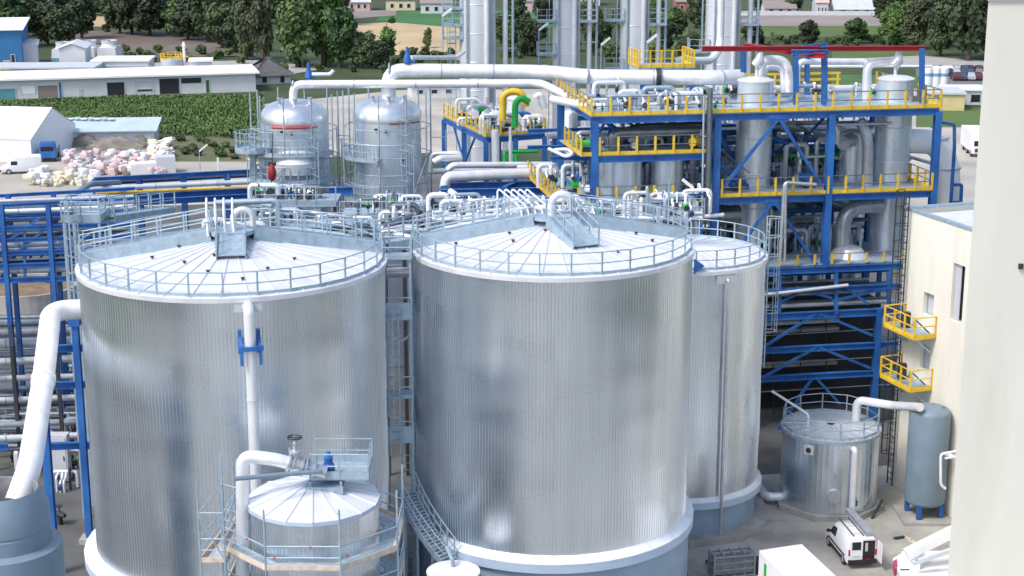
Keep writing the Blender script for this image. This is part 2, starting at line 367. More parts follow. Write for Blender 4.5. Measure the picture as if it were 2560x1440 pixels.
def roof_panels(t, r, z, h, n, r0=0.25, over=0.1, mat=None, seam_mat=None, phase=0.0):
    da = 2 * math.pi / n; ro = r + over
    def mk():
        b = MB(); zo = -h * over / r
        P = lambda rr, a, zz: (rr * math.cos(a), rr * math.sin(a), zz)
        q = da * 0.49 if n > 20 else da * 0.5
        b.add([P(r0, -q, h), P(ro, -q, zo), P(ro, q, zo), P(r0, q, h), P(ro, -q, zo - .06), P(ro, q, zo - .06)], [(0, 1, 2, 3), (1, 4, 5, 2)])
        k = len(b.f); b.bar(P(r0, q, h + .02), P(ro, q, zo + .02), 0.035, 0.05)
        me = b.mesh('roof_panel', mat or m_roof); me.materials.append(seam_mat or m_seam)
        for p in me.polygons[k:]: p.material_index = 1
        return me
    me = mk()
    for i in range(n): link('roof_panel', me, t, (0, 0, z), (0, 0, i * da + phase))
def tank(name, label, c, r, zt, zr, roof_h, npan, nrib, ledge_w, ped_in=0.2, clad=None, drop=0.3, fas=0.5, nledge=40, rail=True, rail_sp=1.5, cat='storage tank', roofmat=None):
    t = thing(name, label, cat, (c[0], c[1], 0))
    part('shell', shell_mesh(r, zr + drop - .05, zt, nrib), clad or m_clad, t, True, local=True)
    part('eaves_rim', MB().lathe([(r + .02, zt - .2), (r + .14, zt - .2), (r + .16, zt + .02), (r + .1, zt + .04), (r + .02, zt + .03)], n=96), roofmat or m_roof, t, True, local=True)
    roof_panels(t, r, zt + .05, roof_h, npan, mat=roofmat)
    if ledge_w:
        da = 2 * math.pi / nledge; q = da * 0.494; ro = r + ledge_w
        P = lambda rr, a, zz: (rr * math.cos(a), rr * math.sin(a), zz)
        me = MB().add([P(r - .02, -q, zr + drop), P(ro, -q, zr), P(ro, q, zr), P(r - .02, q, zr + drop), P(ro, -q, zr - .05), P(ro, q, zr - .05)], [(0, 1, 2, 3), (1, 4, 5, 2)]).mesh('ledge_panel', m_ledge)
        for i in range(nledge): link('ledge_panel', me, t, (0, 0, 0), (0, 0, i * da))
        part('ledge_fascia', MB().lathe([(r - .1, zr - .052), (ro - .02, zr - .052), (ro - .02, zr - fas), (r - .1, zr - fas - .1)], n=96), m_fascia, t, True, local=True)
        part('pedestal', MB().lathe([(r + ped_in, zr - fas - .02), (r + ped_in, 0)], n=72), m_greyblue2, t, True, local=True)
    if rail: railing(t, circle(c, r - .05, zt + .05, max(24, int(r * 6.28 / rail_sp))), 1.1, 9, m_galv, closed=True, pw=.075, toe=.16)
    return t
def on_cyl(px, py, c, R):
    d = ray(px, py); o = V((0 - c[0], 0 - c[1])); a = d.x ** 2 + d.y ** 2; b = 2 * (o.x * d.x + o.y * d.y); cc = o.length_squared - R * R
    D = b * b - 4 * a * cc; t = (-b - math.sqrt(max(0, D))) / (2 * a); return CAMV + d * t
def nozzles(t, c, r, z, h, lst):
    def mk():
        b = MB(); b.lathe([(.0, .2), (.09, .2), (.09, .14), (.05, .12), (.05, -.1)], n=8); return b.mesh('nozzle', m_rust)
    me = shared('nozzle', mk)
    for a, f in lst:
        link('nozzle', me, t, (r * f * math.cos(a), r * f * math.sin(a), z + h * (1 - f)))
C1, R1, ZT1 = (-13.64, 76.86), 7.36, 18.85
C2, R2, ZT2 = (2.05, 80.94), 7.2, 18.76
C3, R3, ZT3 = (10.15, 90.9), 4.47, 16.0
C4, R4, ZT4 = (19.3, 92.55), 2.9, 4.94
C5, R5, ZT5 = (-8.5, 64.75), 2.8, 11.3
RH = 1.15
t1 = tank('storage_tank', 'big ribbed aluminium-clad storage tank at the left with white cone roof', C1, R1, ZT1, 4.4, RH, 36, 260, 0.64)
t2 = tank('storage_tank', 'big ribbed aluminium-clad storage tank in the middle with white ledge around its foot', C2, R2, ZT2, 4.4, RH, 36, 260, 0.45)
t3 = tank('storage_tank', 'slimmer clad tank behind the right edge of the middle tank', C3, R3, ZT3, 2.5, 0.5, 30, 180, 0.3, clad=m_clad2, drop=.2, fas=.45, nledge=28, ped_in=-.1)
t4 = tank('storage_tank', 'short clad tank on a concrete slab near the parked van', C4, R4, ZT4, 0.4, 0.12, 20, 1, 0, clad=m_clad2, drop=0, rail_sp=1.9, roofmat=M('dull_roof_sheet', (.52, .57, .62), .45, .3, .08, 1.2)) if False else None
# --- roof walkways
def polar(c, r, a, z): return V((c[0] + r * math.cos(a), c[1] + r * math.sin(a), z))
zc1, zc2 = ZT1 + RH + .45, ZT2 + RH + .45
wA = walkway(t1, polar(C1, 1.0, R_(184), zc1 - .05), polar(C1, R1 - .1, R_(184), ZT1 + .45), 0.95, .62)
wB = walkway(t1, polar(C1, 1.0, R_(16), zc1 - .05), polar(C1, R1 - .1, R_(16), ZT1 + .45), 0.95, .62)
wC = walkway(t1, polar(C1, 0.8, R_(-82), zc1 - .02), polar(C1, 3.0, R_(-82), ZT1 + .95), 1.35, .75, h=1.0, sp=1.1)
part('centre_platform', MB().prism(circle(C1, 1.15, 0, 8), zc1 - .2, zc1), m_grate, t1)
wD = walkway(t2, polar(C2, 1.0, R_(186), zc2 - .05), polar(C2, R2 - .1, R_(186), ZT2 + .45), 0.95, .62)
wE = walkway(t2, polar(C2, 1.0, R_(12), zc2 - .05), polar(C2, R2 - .1, R_(12), ZT2 + .45), 0.95, .62)
wF = walkway(t2, polar(C2, 0.8, R_(-66), zc2 - .02), polar(C2, 3.9, R_(-66), ZT2 + .75), 1.4, .75, h=1.0, sp=1.1)
part('centre_platform', MB().prism(circle(C2, 1.15, 0, 8), zc2 - .2, zc2), m_grate, t2)
def ubend(t, c, a, z, r, gap, h, mat=m_pipe, dx=0, name='vent_gooseneck'):
    d = V((math.cos(a), math.sin(a), 0)); p = V((c[0], c[1], z)) + V((dx, 0, 0))
    pts = [p - d * gap] + [p - d * (gap * math.cos(q)) + V((0, 0, h + gap * math.sin(q))) for q in [math.pi * k / 10 for k in range(11)]] + [p + d * gap + V((0, 0, h * .3))]
    return part(name, MB().tube(pts, r, 12), mat, t, True)
ubend(t1, C1, .2, zc1, .15, .48, .5, dx=.55); ubend(t2, C2, .15, zc2, .19, .55, .5, dx=.5)
def hoopframe(t, c, pts, r=.07, mat=m_galv, name='guard_frame'):
    return part(name, MB().tube(fillet(pts, .3), r, 8), mat, t, True)
for k in range(4):
    x = C1[0] - 1.35 + k * .42
    hoopframe(t1, C1, [V((x, C1[1] + .9, zc1 - .3)), V((x, C1[1] + .9, zc1 + 1.45)), V((x + .18, C1[1] - .3, zc1 + .9)), V((x + .3, C1[1] - .7, zc1 - .2))], .05, m_white)
for k in range(5):
    x = C2[0] - 2.3 + k * .36
    hoopframe(t2, C2, [V((x - .5, C2[1] + 1.2, zc2 - .4)), V((x - .5, C2[1] + 1.2, zc2 + 1.15)), V((x + .7, C2[1] + .2, zc2 + .3)), V((x + .8, C2[1], zc2 - .4))], .05, m_white)
rng = random.Random(5)
nozzles(t1, C1, R1, ZT1, RH, [(R_(a), f) for a, f in ((-100, .35), (-60, .62), (-118, .5), (-35, .55), (20, .8), (-150, .55), (-76, .75), (-95, .62), (-165, .35))])
nozzles(t2, C2, R2, ZT2, RH, [(R_(a), f) for a, f in ((-128, .45), (-150, .35), (-160, .72), (-50, .68), (-12, .72), (0, .6), (-105, .2), (178, .95))])
# --- footbridge joining the two roofs
bt = thing('footbridge', 'short galvanised footbridge joining the roofs of the two big tanks', 'footbridge', polar(C1, R1, R_(16), ZT1 + .45))
walkway(bt, polar(C1, R1 + .05, R_(16), ZT1 + .45), polar(C2, R2 + .05, R_(184), ZT2 + .45), 1.0, .5)
# --- pipe on the front of the left tank
def wallpipe(label, c, r, pix, pr, off, clamp=None, mat=m_pipe, zend=None):
    P = [on_cyl(x, y, c, r + off) for x, y in pix]
    n0 = (V((P[0].x - c[0], P[0].y - c[1], 0))).normalized()
    top = V((P[0].x, P[0].y, P[0].z)); bot = V((top.x, top.y, zend if zend is not None else P[-1].z))
    t = thing('tank_pipe', label, 'pipe', bot)
    part('pipe_run', MB().tube(fillet([top - n0 * (off + .1) + V((0, 0, .0)), top, bot], .55, 8), pr, 14), mat, t, True)
    part('inlet_plate', MB().box(top - n0 * (off - .06), (.06, 1.25, .5), (n0, n0.cross(ZUP), ZUP)), m_lightgrey, t)
    for zz in clamp or (): part('joint_band', MB().tube([V((top.x, top.y, zz - .04)), V((top.x, top.y, zz + .04))], pr * 1.06, 14), m_seam, t, True)
    return t, top, n0
wp, ptop, pn = wallpipe('white pipe with a blue clamp down the front of the left big tank', C1, R1, [(622, 772), (622, 1000)], .255, .5, (14.2, 11.7, 9.2), zend=0.6)
s = pn.cross(ZUP)
zcl = on_cyl(628, 868, C1, R1 + .5).z
b = MB(); ctr = V((ptop.x, ptop.y, zcl))
for q in (-1, 1):
    b.bar(ctr + s * (q * .42) - pn * .45 + V((0, 0, .35)), ctr + s * (q * .42) + pn * .3, .14, .2)
    b.bar(ctr + s * (q * .42) + pn * .3 - V((0, 0, .75)), ctr + s * (q * .42) + pn * .3 + V((0, 0, .15)), .13, .13)
    b.bar(ctr + s * (q * .42) - pn * .45 + V((0, 0, -.4)), ctr + s * (q * .42) - pn * .45 + V((0, 0, .7)), .14, .14)
b.bar(ctr + s * .56 + pn * .3, ctr - s * .56 + pn * .3, .16, .2)
part('pipe_clamp', b, m_blue, wp, label='blue steel clamp bracket')
wallpipe('thin downpipe on the front of the slimmer tank', C3, R3, [(1822, 700), (1812, 1100)], .1, .28, (8.0,), m_pipe2, zend=0.35)
b = on_cyl(1746, 665, C3, R3 + .15)
single('wall_bracket', MB().add([b + V((x_, y_, z_)) for y_ in (-.12, .05) for x_, z_ in ((-.25, -.45), (.32, .02), (-.25, .42))], [(0, 1, 2), (3, 5, 4), (0, 3, 4, 1), (1, 4, 5, 2), (2, 5, 3, 0)]), m_blue, 'small blue triangular bracket where the middle and slimmer tanks meet', 'bracket', b)
# --- slimmer tank extras: octagonal foot, roof elbow, caged ladder head, rail plates
part('foundation_slab', MB().prism(circle(C3, R3 + .95, 0, 10, R_(18), R_(18) + 2 * math.pi), 0.01, .35), m_conc2, t3)
ubend(t3, (C3[0] - 1.6, C3[1] + 1.5), .3, ZT3 + .2, .24, .5, .35, m_white)
ladder(t3, polar(C3, R3 + .3, R_(8), 9), polar(C3, R3 + .3, R_(8), ZT3 + 2.0), (math.cos(R_(8)), math.sin(R_(8)), 0))
part('lamp_pole', MB().tube([polar(C3, R3 - .2, R_(100), ZT3), polar(C3, R3 - .2, R_(100), ZT3 + 3.6)], .05, 6), m_galv, t3)
# ------------------------------------------------------------------ short tank by the van
def short_tank():
    t = thing('storage_tank', 'short clad tank on a concrete slab near the parked van', 'storage tank', (C4[0], C4[1], 0))
    dull = M('dull_roof_sheet', (.50, .55, .60), .45, .3, .08, 1.2)
    part('shell', shell_mesh(R4, .38, ZT4, 60, .006), m_clad2, t, True, local=True)
    part('eaves_rim', MB().lathe([(R4, ZT4 - .22), (R4 + .1, ZT4 - .2), (R4 + .12, ZT4), (R4, ZT4 + .01)], n=72), m_galv, t, True, local=True)
    roof_panels(t, R4, ZT4 + .03, .1, 18, mat=dull)
    part('foundation_slab', MB().prism(circle(C4, R4 + .5, 0, 8, R_(22), R_(22) + 2 * math.pi), .01, .36), m_conc2, t)
    railing(t, circle(C4, R4 - .02, ZT4 + .04, 12), 1.1, 9, m_galv, closed=True, pw=.07, toe=.12)
    p = at(2140, 1052, z=ZT4 + .1); 
    part('roof_pipe', MB().tube(fillet([p, p + V((0, 0, 1.35)), p + V((2.0, -1.0, 1.3)), at(2300, 1018, Y=89.2)], .5, 8), .26, 14), m_pipe, t, True, label='silver elbow pipe from the roof into the cream wall')
    p = at(2020, 1066, z=ZT4 + .1)
    part('vent_pipe', MB().tube(fillet([p, p + V((0, 0, .75)), at(1930, 978, Y=94)], .25, 6), .08, 8), m_pipe, t, True)
    a = on_cyl(2138, 1125, C4, R4 + .3); n = V((a.x - C4[0], a.y - C4[1], 0)).normalized()
    part('side_pipe', MB().tube(fillet([a - n * .4, a, V((a.x, a.y, .3)), V((a.x + .3, a.y - .6, .12))], .4, 8), .19, 12), m_pipe, t, True)
    a = on_cyl(2022, 1125, C4, R4 + .04); n = V((a.x - C4[0], a.y - C4[1], 0)).normalized(); x = n.cross(ZUP)
    pl = part('inspection_plate', MB().box(a, (.08, .62, .55), (n, x, ZUP)), m_lightgrey, t)
    part('port', MB().tube([a + n * .02, a + n * .09], .16, 12), m_darkmetal, pl)
    a = on_cyl(2085, 1240, C4, R4 + .05); n = V((a.x - C4[0], a.y - C4[1], 0)).normalized()
    part('manhole', MB().tube([a - n * .1, a + n * .14], .4, 20), m_pipe2, t, True)
    a = on_cyl(2138, 1258, C4, R4 + .25)
    part('drain_valve', MB().box(a, (.25, .25, .3)).box(a + V((0, 0, .25)), (.1, .1, .3)), m_blue, t)
    part('scrap_plank', MB().bar(at(2202, 1252, z=.5), at(2182, 1292, z=.05), .1, .12), m_darkmetal, t) if False else None
    return t
t4 = short_tank()
pipe('fat silver pipe lying between the slimmer tank and the short tank', [at(1893, 1210, z=.5), at(1915, 1243, z=.5), at(1985, 1240, z=.5)], .28, bend=.6)
single('steel_plank', MB().bar(at(2206, 1250, z=.75), at(2180, 1296, z=.05), .1, .16), m_darkmetal, 'dark steel plank leaning at the foot of the short tank', 'plank', at(2180, 1296, z=.05))
# ------------------------------------------------------------------ grey-blue pressure vessels
def vessel_gb(px, py_base, r, zt, label, xoff=0):
    p = at(px, py_base, z=0); t = thing('pressure_vessel', label, 'pressure vessel', p)
    h = r * .38
    prof = [(0.01, .75)] + [(r * math.sin(a), .75 + h - h * math.cos(a)) for a in [math.pi / 2 * k / 6 for k in range(1, 7)]] + [(r * math.cos(a), zt - h + h * math.sin(a)) for a in [math.pi / 2 * k / 6 for k in range(0, 6)]] + [(.01, zt)]
    part('shell', MB().lathe(prof, n=48), m_greyblue, t, True, local=True)
    part('top_nozzle', MB().lathe([(.1, zt - .1), (.1, zt + .15), (.0, zt + .16)], n=10), m_pipe2, t, local=True)
    part('lifting_lug', MB().box((.55 * r, -.3 * r, zt - .1), (.06, .2, .3)), m_greyblue, t, local=True)
    for k in range(4):
        a = math.pi / 4 + k * math.pi / 2 + .25
        part('leg', MB().box((r * .85 * math.cos(a), r * .85 * math.sin(a), .62), (.26, .26, .9)), m_blue, t, local=True)
    part('plinth', MB().box((0, 0, .1), (r * 2.5, r * 2.5, .18)), m_conc2, t, local=True)
    return t, p
gv, gp = vessel_gb(2308, 1292, 1.2, 7.05, 'tall grey-blue pressure vessel on blue legs beside the cream wall')
a = gp + V((.75, -.85, 4.3))
part('side_nozzle', MB().tube(fillet([a, a + V((.35, -.35, .05)), a + V((.75, -.35, -.35))], .25, 5), .1, 8), m_pipe, gv, True)
vessel_gb(2448, 1420, 1.15, 3.4, 'lower grey-blue vessel half hidden behind the pale tower corner')
q = [at(2392, 1128, Y=86), at(2352, 1135, Y=86), at(2352, 1212, Y=86), at(2364, 1222, Y=86)]
pipe('thin white pipe loop between the grey-blue vessel and the pale tower', q, .08, m_white, bend=.2, n=8)
pipe('short white stub pipe above the loop beside the pale tower', [at(2394, 1142, Y=86.5), at(2362, 1146, Y=86.5)], .08, m_white, n=8)
# ------------------------------------------------------------------ many-sided tank with scaffold at the front
def front_tank():
    t = thing('storage_tank', 'small many-sided clad tank with white panelled lid in the foreground', 'storage tank', (C5[0], C5[1], 0))
    n = 16; c5 = circle((0, 0), R5, 0, n, R_(6), R_(6) + 2 * math.pi)
    b = MB(); k = 0
    for i in range(n):
        p, q = c5[i], c5[(i + 1) % n]; nn = V(((p.x + q.x), (p.y + q.y), 0)).normalized()
        for j in range(6):
            for f, o in ((0, 0), (.66, 0), (.74, .02), (.92, .02)):
                w = p.lerp(q, (j + f) / 6) + nn * (o - .05); b.v += [(w.x, w.y, 0), (w.x, w.y, ZT5)]; k += 1
    b.f = [(2 * i, 2 * ((i + 1) % k), 2 * ((i + 1) % k) + 1, 2 * i + 1) for i in range(k)]
    part('shell', b, m_clad2, t, local=True)
    roof_panels(t, R5, ZT5, .72, n, r0=.2, over=.07, phase=R_(6) + math.pi / n)
    part('eaves_flashing', MB().lathe([(R5 + .1, ZT5 - .03), (R5 + .1, ZT5 - .18), (R5 - .02, ZT5 - .2)], n=n, a0=R_(6), a1=R_(6) + 2 * math.pi), m_fascia, t, local=True)
    # service platform on the roof
    z = ZT5 + 1.0; x0, y0 = C5[0] + .25, C5[1] - .2
    pl = part('service_platform', MB().box((x0 + .9, y0 + .7, z), (2.5, 2.0, .1)), m_grate, t)
    railing(pl, [V((x0 - .3, y0 - .3, z)), V((x0 + 2.15, y0 - .3, z)), V((x0 + 2.15, y0 + 1.7, z)), V((x0 - .3, y0 + 1.7, z))], 1.1, 1.2, m_galv, toe=.35)
    part('support_frame', MB().box((x0 + .3, y0, z - .45), (1.6, 1.0, .3)).box((x0 - .3, y0 - .3, z - .6), (.1, .1, 1)).box((x0 + 1, y0 - .3, z - .6), (.1, .1, 1)), m_galv, t)
    part('blue_valve', MB().lathe([(.0, 1.0), (.09, .98), (.11, .8), (.2, .75), (.17, .5), (.24, .45), (.28, .15), (.2, 0), (.2, -.3)], (x0 + .45, y0 + .1, z + .1), 14), m_blue, t, True)
    return t
t5 = front_tank()
vp = thing('valve_pipe', 'white pipe with a hand-wheel valve rising over the foreground tank', 'pipe', at(608, 1300, Y=66))
P0, P1, P2, P3 = at(606, 1440, Y=64.0), at(606, 1138, Y=64.0), at(700, 1150, Y=63.9), at(800, 1178, Y=64.2)
part('pipe_run', MB().tube(fillet([P0, P1, P2, P1.lerp(P3, .72)], .55, 8), .28, 16), m_pipe, vp, True)
d = (P3 - P2).normalized()
for k, (f, rr) in enumerate(((.25, .4), (.36, .4), (.62, .42), (.72, .42), (.98, .36))):
    part('flange', MB().tube([P2 + d * (f * 1.5 - .04), P2 + d * (f * 1.5 + .04)], rr, 18), m_pipe2, vp, True)
part('valve_body', MB().tube([P2 + d * .35, P2 + d * .6, P2 + d * .78, P2 + d * 1.1, P2 + d * 2.0], [.24, .34, .34, .27, .3], 14), m_pipe2, vp, True)
vb = P2 + d * .68
part('valve_bonnet', MB().lathe([(.16, 0), (.16, .5), (.25, .52), (.25, .6), (.1, .65), (.1, .95), (.04, 1.0), (.04, 1.3)], vb, 12), m_pipe2, vp, True)
hw = part('hand_wheel', MB().tube(circle((vb.x, vb.y), .3, vb.z + 1.2, 20), .035, 6, closed=True), m_darkmetal, vp, True)
part('spokes', MB().bar(vb + V((-.3, 0, 1.2)), vb + V((.3, 0, 1.2)), .04, .04).bar(vb + V((0, -.3, 1.2)), vb + V((0, .3, 1.2)), .04, .04), m_darkmetal, hw)
single('steel_tube', MB().tube([at(586, 1197, Y=62.6), at(806, 1178, Y=63.8)], .1, 10), m_greyblue, 'grey-blue steel tube laid across the foreground tank roof', 'tube', at(586, 1197, Y=62.6), True)
# scaffold
sc = thing('scaffold', 'tube scaffold with wooden toe boards around the foreground tank', 'scaffold', (C5[0], C5[1], 0))
NS = 8; SR = 4.0; ring = circle(C5, SR, 0, NS, R_(22), R_(22) + 2 * math.pi); inner = circle(C5, SR - .85, 0, NS, R_(22), R_(22) + 2 * math.pi)
pm = MB().tube([(0, 0, 0), (0, 0, 12.2)], .045, 7).mesh('standard', m_galv, True)
for i, p in enumerate(ring): link('standard', pm, sc, V((p.x, p.y, 0)) - V((C5[0], C5[1], 0)))
mk = MB().tube([(0, 0, 0), (0, 0, .09)], .06, 8).mesh('clamp', m_mark, True)
for lev in (5.6, 7.6, 9.55):
    for i in range(NS):
        a, b_ = ring[i], ring[(i + 1) % NS]; c_, d_ = inner[i], inner[(i + 1) % NS]
        Z = V((0, 0, lev))
        for k in range(3):
            f0, f1 = k / 3 + .02, (k + 1) / 3 - .02
            part('plank', MB().add([a.lerp(c_, f0) + Z, b_.lerp(d_, f0) + Z, b_.lerp(d_, f1) + Z, a.lerp(c_, f1) + Z, a.lerp(c_, f0) + Z - V((0, 0, .05)), b_.lerp(d_, f0) + Z - V((0, 0, .05)), b_.lerp(d_, f1) + Z - V((0, 0, .05)), a.lerp(c_, f1) + Z - V((0, 0, .05))], [(0, 3, 2, 1), (4, 5, 6, 7), (0, 1, 5, 4), (1, 2, 6, 5), (2, 3, 7, 6), (3, 0, 4, 7)]), m_galv if k else m_lightgrey, sc)
        part('toe_board', MB().bar(a + Z + V((0, 0, .12)), b_ + Z + V((0, 0, .12)), .04, .22), m_wood, sc)
        for hh in (.55, 1.05): part('guard_rail', MB().tube([a + Z + V((0, 0, hh)), b_ + Z + V((0, 0, hh))], .035, 6), m_galv, sc, True)
        part('inner_ledger', MB().tube([c_ + Z - V((0, 0, .1)), d_ + Z - V((0, 0, .1))], .035, 6), m_galv, sc, True)
        link('clamp', mk, sc, a.lerp(b_, .12) + Z + V((0, 0, .5)) - V((C5[0], C5[1], 0)))
        link('clamp', mk, sc, a.lerp(b_, .6) + Z + V((0, 0, .98)) - V((C5[0], C5[1], 0)))
# side bay of the scaffold
sb = thing('scaffold', 'narrow scaffold bay with sheeted deck against the left big tank', 'scaffold', at(545, 1380, Y=64))
q = [at(497, 1318, Y=62.2), at(560, 1300, Y=65.5), at(598, 1312, Y=65), at(560, 1345, Y=62.2)]; zb = 9.4
q = [V((p.x, p.y, 0)) for p in q]
for p in q:
    part('standard', MB().tube([p, p + V((0, 0, 12.9))], .045, 7), m_galv, sb, True)
for lev in (5.4, zb):
    for k in range(4):
        f0, f1 = k / 4 + .01, (k + 1) / 4 - .01; Z = V((0, 0, lev))
        part('plank', MB().poly([q[0].lerp(q[3], f0) + Z, q[0].lerp(q[3], f1) + Z, q[1].lerp(q[2], f1) + Z, q[1].lerp(q[2], f0) + Z]), m_lightgrey, sb)
    for i in range(4):
        a, b_ = q[i], q[(i + 1) % 4]
        part('toe_board', MB().bar(a + V((0, 0, lev + .12)), b_ + V((0, 0, lev + .12)), .04, .22), m_wood, sb)
        for hh in (.55, 1.05, 2.2): part('guard_rail', MB().tube([a + V((0, 0, lev + hh)), b_ + V((0, 0, lev + hh))], .03, 6), m_galv, sb, True)
part('diagonal_brace', MB().tube([q[0] + V((0, 0, 11.5)), q[3] + V((0, 0, 9.5))], .035, 6), m_galv, sb, True)
# ------------------------------------------------------------------ access tower and stair between the big tanks
at_ = thing('access_tower', 'galvanised caged ladder with landings in the gap between the big tanks', 'access tower', at(1000, 1200, Y=78))
G = at(1000, 1000, Y=78); gx, gy = G.x, G.y
for dx, dy in ((-.65, -.5), (.65, -.5), (-.65, .5), (.65, .5)):
    part('post', MB().box((gx + dx, gy + dy, 9.8), (.09, .09, 19.6)), m_galv, at_)
for py, solid in ((640, 0), (790, 1), (985, 0), (1095, 1)):
    z = at(1000, py, Y=78).z
    la = part('landing', MB().box((gx, gy, z), (1.5, 1.3, .08)), m_grate, at_)
    railing(la, [V((gx - .7, gy + .6, z)), V((gx - .7, gy - .62, z)), V((gx + .7, gy - .62, z)), V((gx + .7, gy + .6, z))], 1.1, 1.3, m_galv, toe=.85 if solid else .15)
ladder(at_, (gx - .2, gy - .66, 8.6), (gx - .2, gy - .66, 16), (0, -1, 0), cage=True)
ladder(at_, (gx + .3, gy - .1, 0), (gx + .3, gy - .1, 8.8), (0, -1, 0), cage=False)
pipe('short white pipe crossing the gap near the tops of the big tanks', [at(950, 682, Y=80.4), at(1045, 680, Y=80.4)], .26)
single('tube_lamp', MB().bar(at(972, 880, Y=80.3), at(1032, 832, Y=80.3), .12, .1), m_white, 'white tube lamp slanting across the gap between the big tanks', 'lamp', at(972, 880, Y=80.3))
st = thing('spiral_stair', 'galvanised stair curving down around the left foot of the middle tank', 'stair', polar(C2, 8.6, R_(215), 0))
N = 22; A0, A1, Z0, Z1 = R_(206), R_(232), 6.6, 4.0
for k in range(N):
    a = A0 + (A1 - A0) * k / N; z = Z0 + (Z1 - Z0) * k / N; d = V((math.cos(a), math.sin(a), 0)); tt = V((-d.y, d.x, 0)); c = V((C2[0], C2[1], z)) + d * (R2 + 1.05)
    part('tread', MB().box(c, (.9, .3, .05), (d, tt, ZUP)), m_grate, st)
for rr in (R2 + .6, R2 + 1.5):
    pts = [polar(C2, rr, A0 + (A1 - A0) * k / N, Z0 + (Z1 - Z0) * k / N) for k in range(N + 1)]
    b = MB()
    for p, q in zip(pts, pts[1:]): b.bar(p - V((0, 0, .1)), q - V((0, 0, .1)), .06, .32)
    part('stringer', b, m_galv, st)
    for hh in (.55, 1.05): part('hand_rail', MB().tube([p + V((0, 0, hh)) for p in pts], .035, 6), m_galv, st, True)
    for p in pts[::3]: part('post', MB().box(p + V((0, 0, .5)), (.06, .06, 1.1)), m_galv, st)
for k in (2, 9, 16, 21):
    p = polar(C2, R2 + 1.3, A0 + (A1 - A0) * k / N, 0); zz = Z0 + (Z1 - Z0) * k / N
    part('stair_leg', MB().box((p.x, p.y, zz / 2), (.14, .14, zz)), m_galv, st)
lf = polar(C2, R2 + 1.05, A1 + .06, 4.0); part('landing', MB().box(lf, (1.3, 1.5, .07)), m_grate, st)
part('landing_support', MB().box((lf.x, lf.y, 2), (.2, .2, 4)).bar((lf.x, lf.y, 2), lf + V((-.6, -.6, 0)), .08, .08), m_galv, st)
# small drum with round white lid
p = at(1133, 1425, z=4.6); dr = thing('drum', 'small round drum with a white lid at the foot of the middle tank', 'drum', (p.x, p.y, 0))
part('shell', MB().lathe([(1.22, 0), (1.22, 4.5)], n=40), m_lightgrey, dr, True, local=True)
part('lid', MB().lathe([(1.22, 4.42), (1.3, 4.45), (1.3, 4.55), (.3, 4.72), (.0, 4.74)], n=40), m_white, dr, True, local=True)
part('lid_pipe', MB().tube(fillet([V((.0, .1, 4.6)), V((0, .1, 5.0)), V((-.35, .7, 5.5))], .2, 5), .1, 8), m_galv, dr, True, local=True)
# ------------------------------------------------------------------ stepped grey vessel and white duct at the left
vc = at(4, 1222, Y=62.3); gz = vc.z
sv = thing('stepped_vessel', 'open-topped stepped grey-blue vessel in the left foreground corner', 'vessel', (vc.x, vc.y, 0))
inner_m = M('vessel_lining', (.24, .24, .24), .8, 0, .2, 2)
k = mpp(62.3, gz)
part('shell', MB().lathe([(88 * k - .04, gz - .02), (88 * k, gz), (112 * k, gz - .75), (113 * k, gz - 1.55), (111 * k, gz - 1.58), (111 * k, gz - 1.66), (113 * k, gz - 1.7), (113 * k, gz - 2.3), (138 * k, gz - 2.42), (139 * k, gz - 4.4), (127 * k, gz - 4.6), (127 * k, 0)], n=64), m_greyblue, sv, True, local=True)
part('lining', MB().lathe([(88 * k - .04, gz - .02), (84 * k, gz - 1.2), (.01, gz - 2)], n=48), inner_m, sv, True, local=True)
duct = [at(230, 772, Y=79.5), at(128, 776, Y=78.5), at(108, 950, Y=71.4), at(74, 1170, Y=64.0)]; duct.append(V((duct[3].x - .35, duct[3].y - .9, gz - .9)))
dk = thing('sloping_duct', 'fat white duct sloping from the left big tank down to the stepped vessel', 'duct', duct[-1])
part('duct_run', MB().tube(fillet(duct, 1.1, 8), .51, 22), m_white, dk, True)
part('duct_collar', MB().tube([duct[2].lerp(duct[1], .02), duct[2].lerp(duct[1], -.03)], .57, 22), m_white, dk, True)
# ================================================================== CREAM BUILDING AND PALE TOWER AT THE RIGHT
zB = at(2270, 522, Y=96).z
wf = at(2266, 522, z=zB); wnr = at(2432, 577, z=zB)
wd = V((wnr.x - wf.x, wnr.y - wf.y, 0)).normalized(); wn_ = V((wd.y, -wd.x, 0))           # wn_: out of the wall, to the left
if wn_.x > 0: wn_ = -wn_
WO = V((wf.x, wf.y, 0))
def wall(px, py, out=0): return on_plane(px, py, WO + wn_ * out, wn_)
def ws(px, py): p = wall(px, py); return (p - WO).dot(wd), p.z
bld = thing('cream_building', 'cream rendered building with yellow wall platforms behind the short tank', 'building', WO)
Lw, Dw = 11.0, 18.0
openings = []   # (s0,s1,z0,z1)
def opn(x0, y0, x1, y1):
    a, b = ws((x0 + x1) / 2, y0), ws((x0 + x1) / 2, y1); s0, _ = ws(x0, (y0 + y1) / 2); s1, _ = ws(x1, (y0 + y1) / 2); return (s0, s1, b[1], a[1])
big = opn(2379, 660, 2409, 806); d1 = opn(2308, 733, 2334, 790); d2 = opn(2300, 862, 2325, 926)
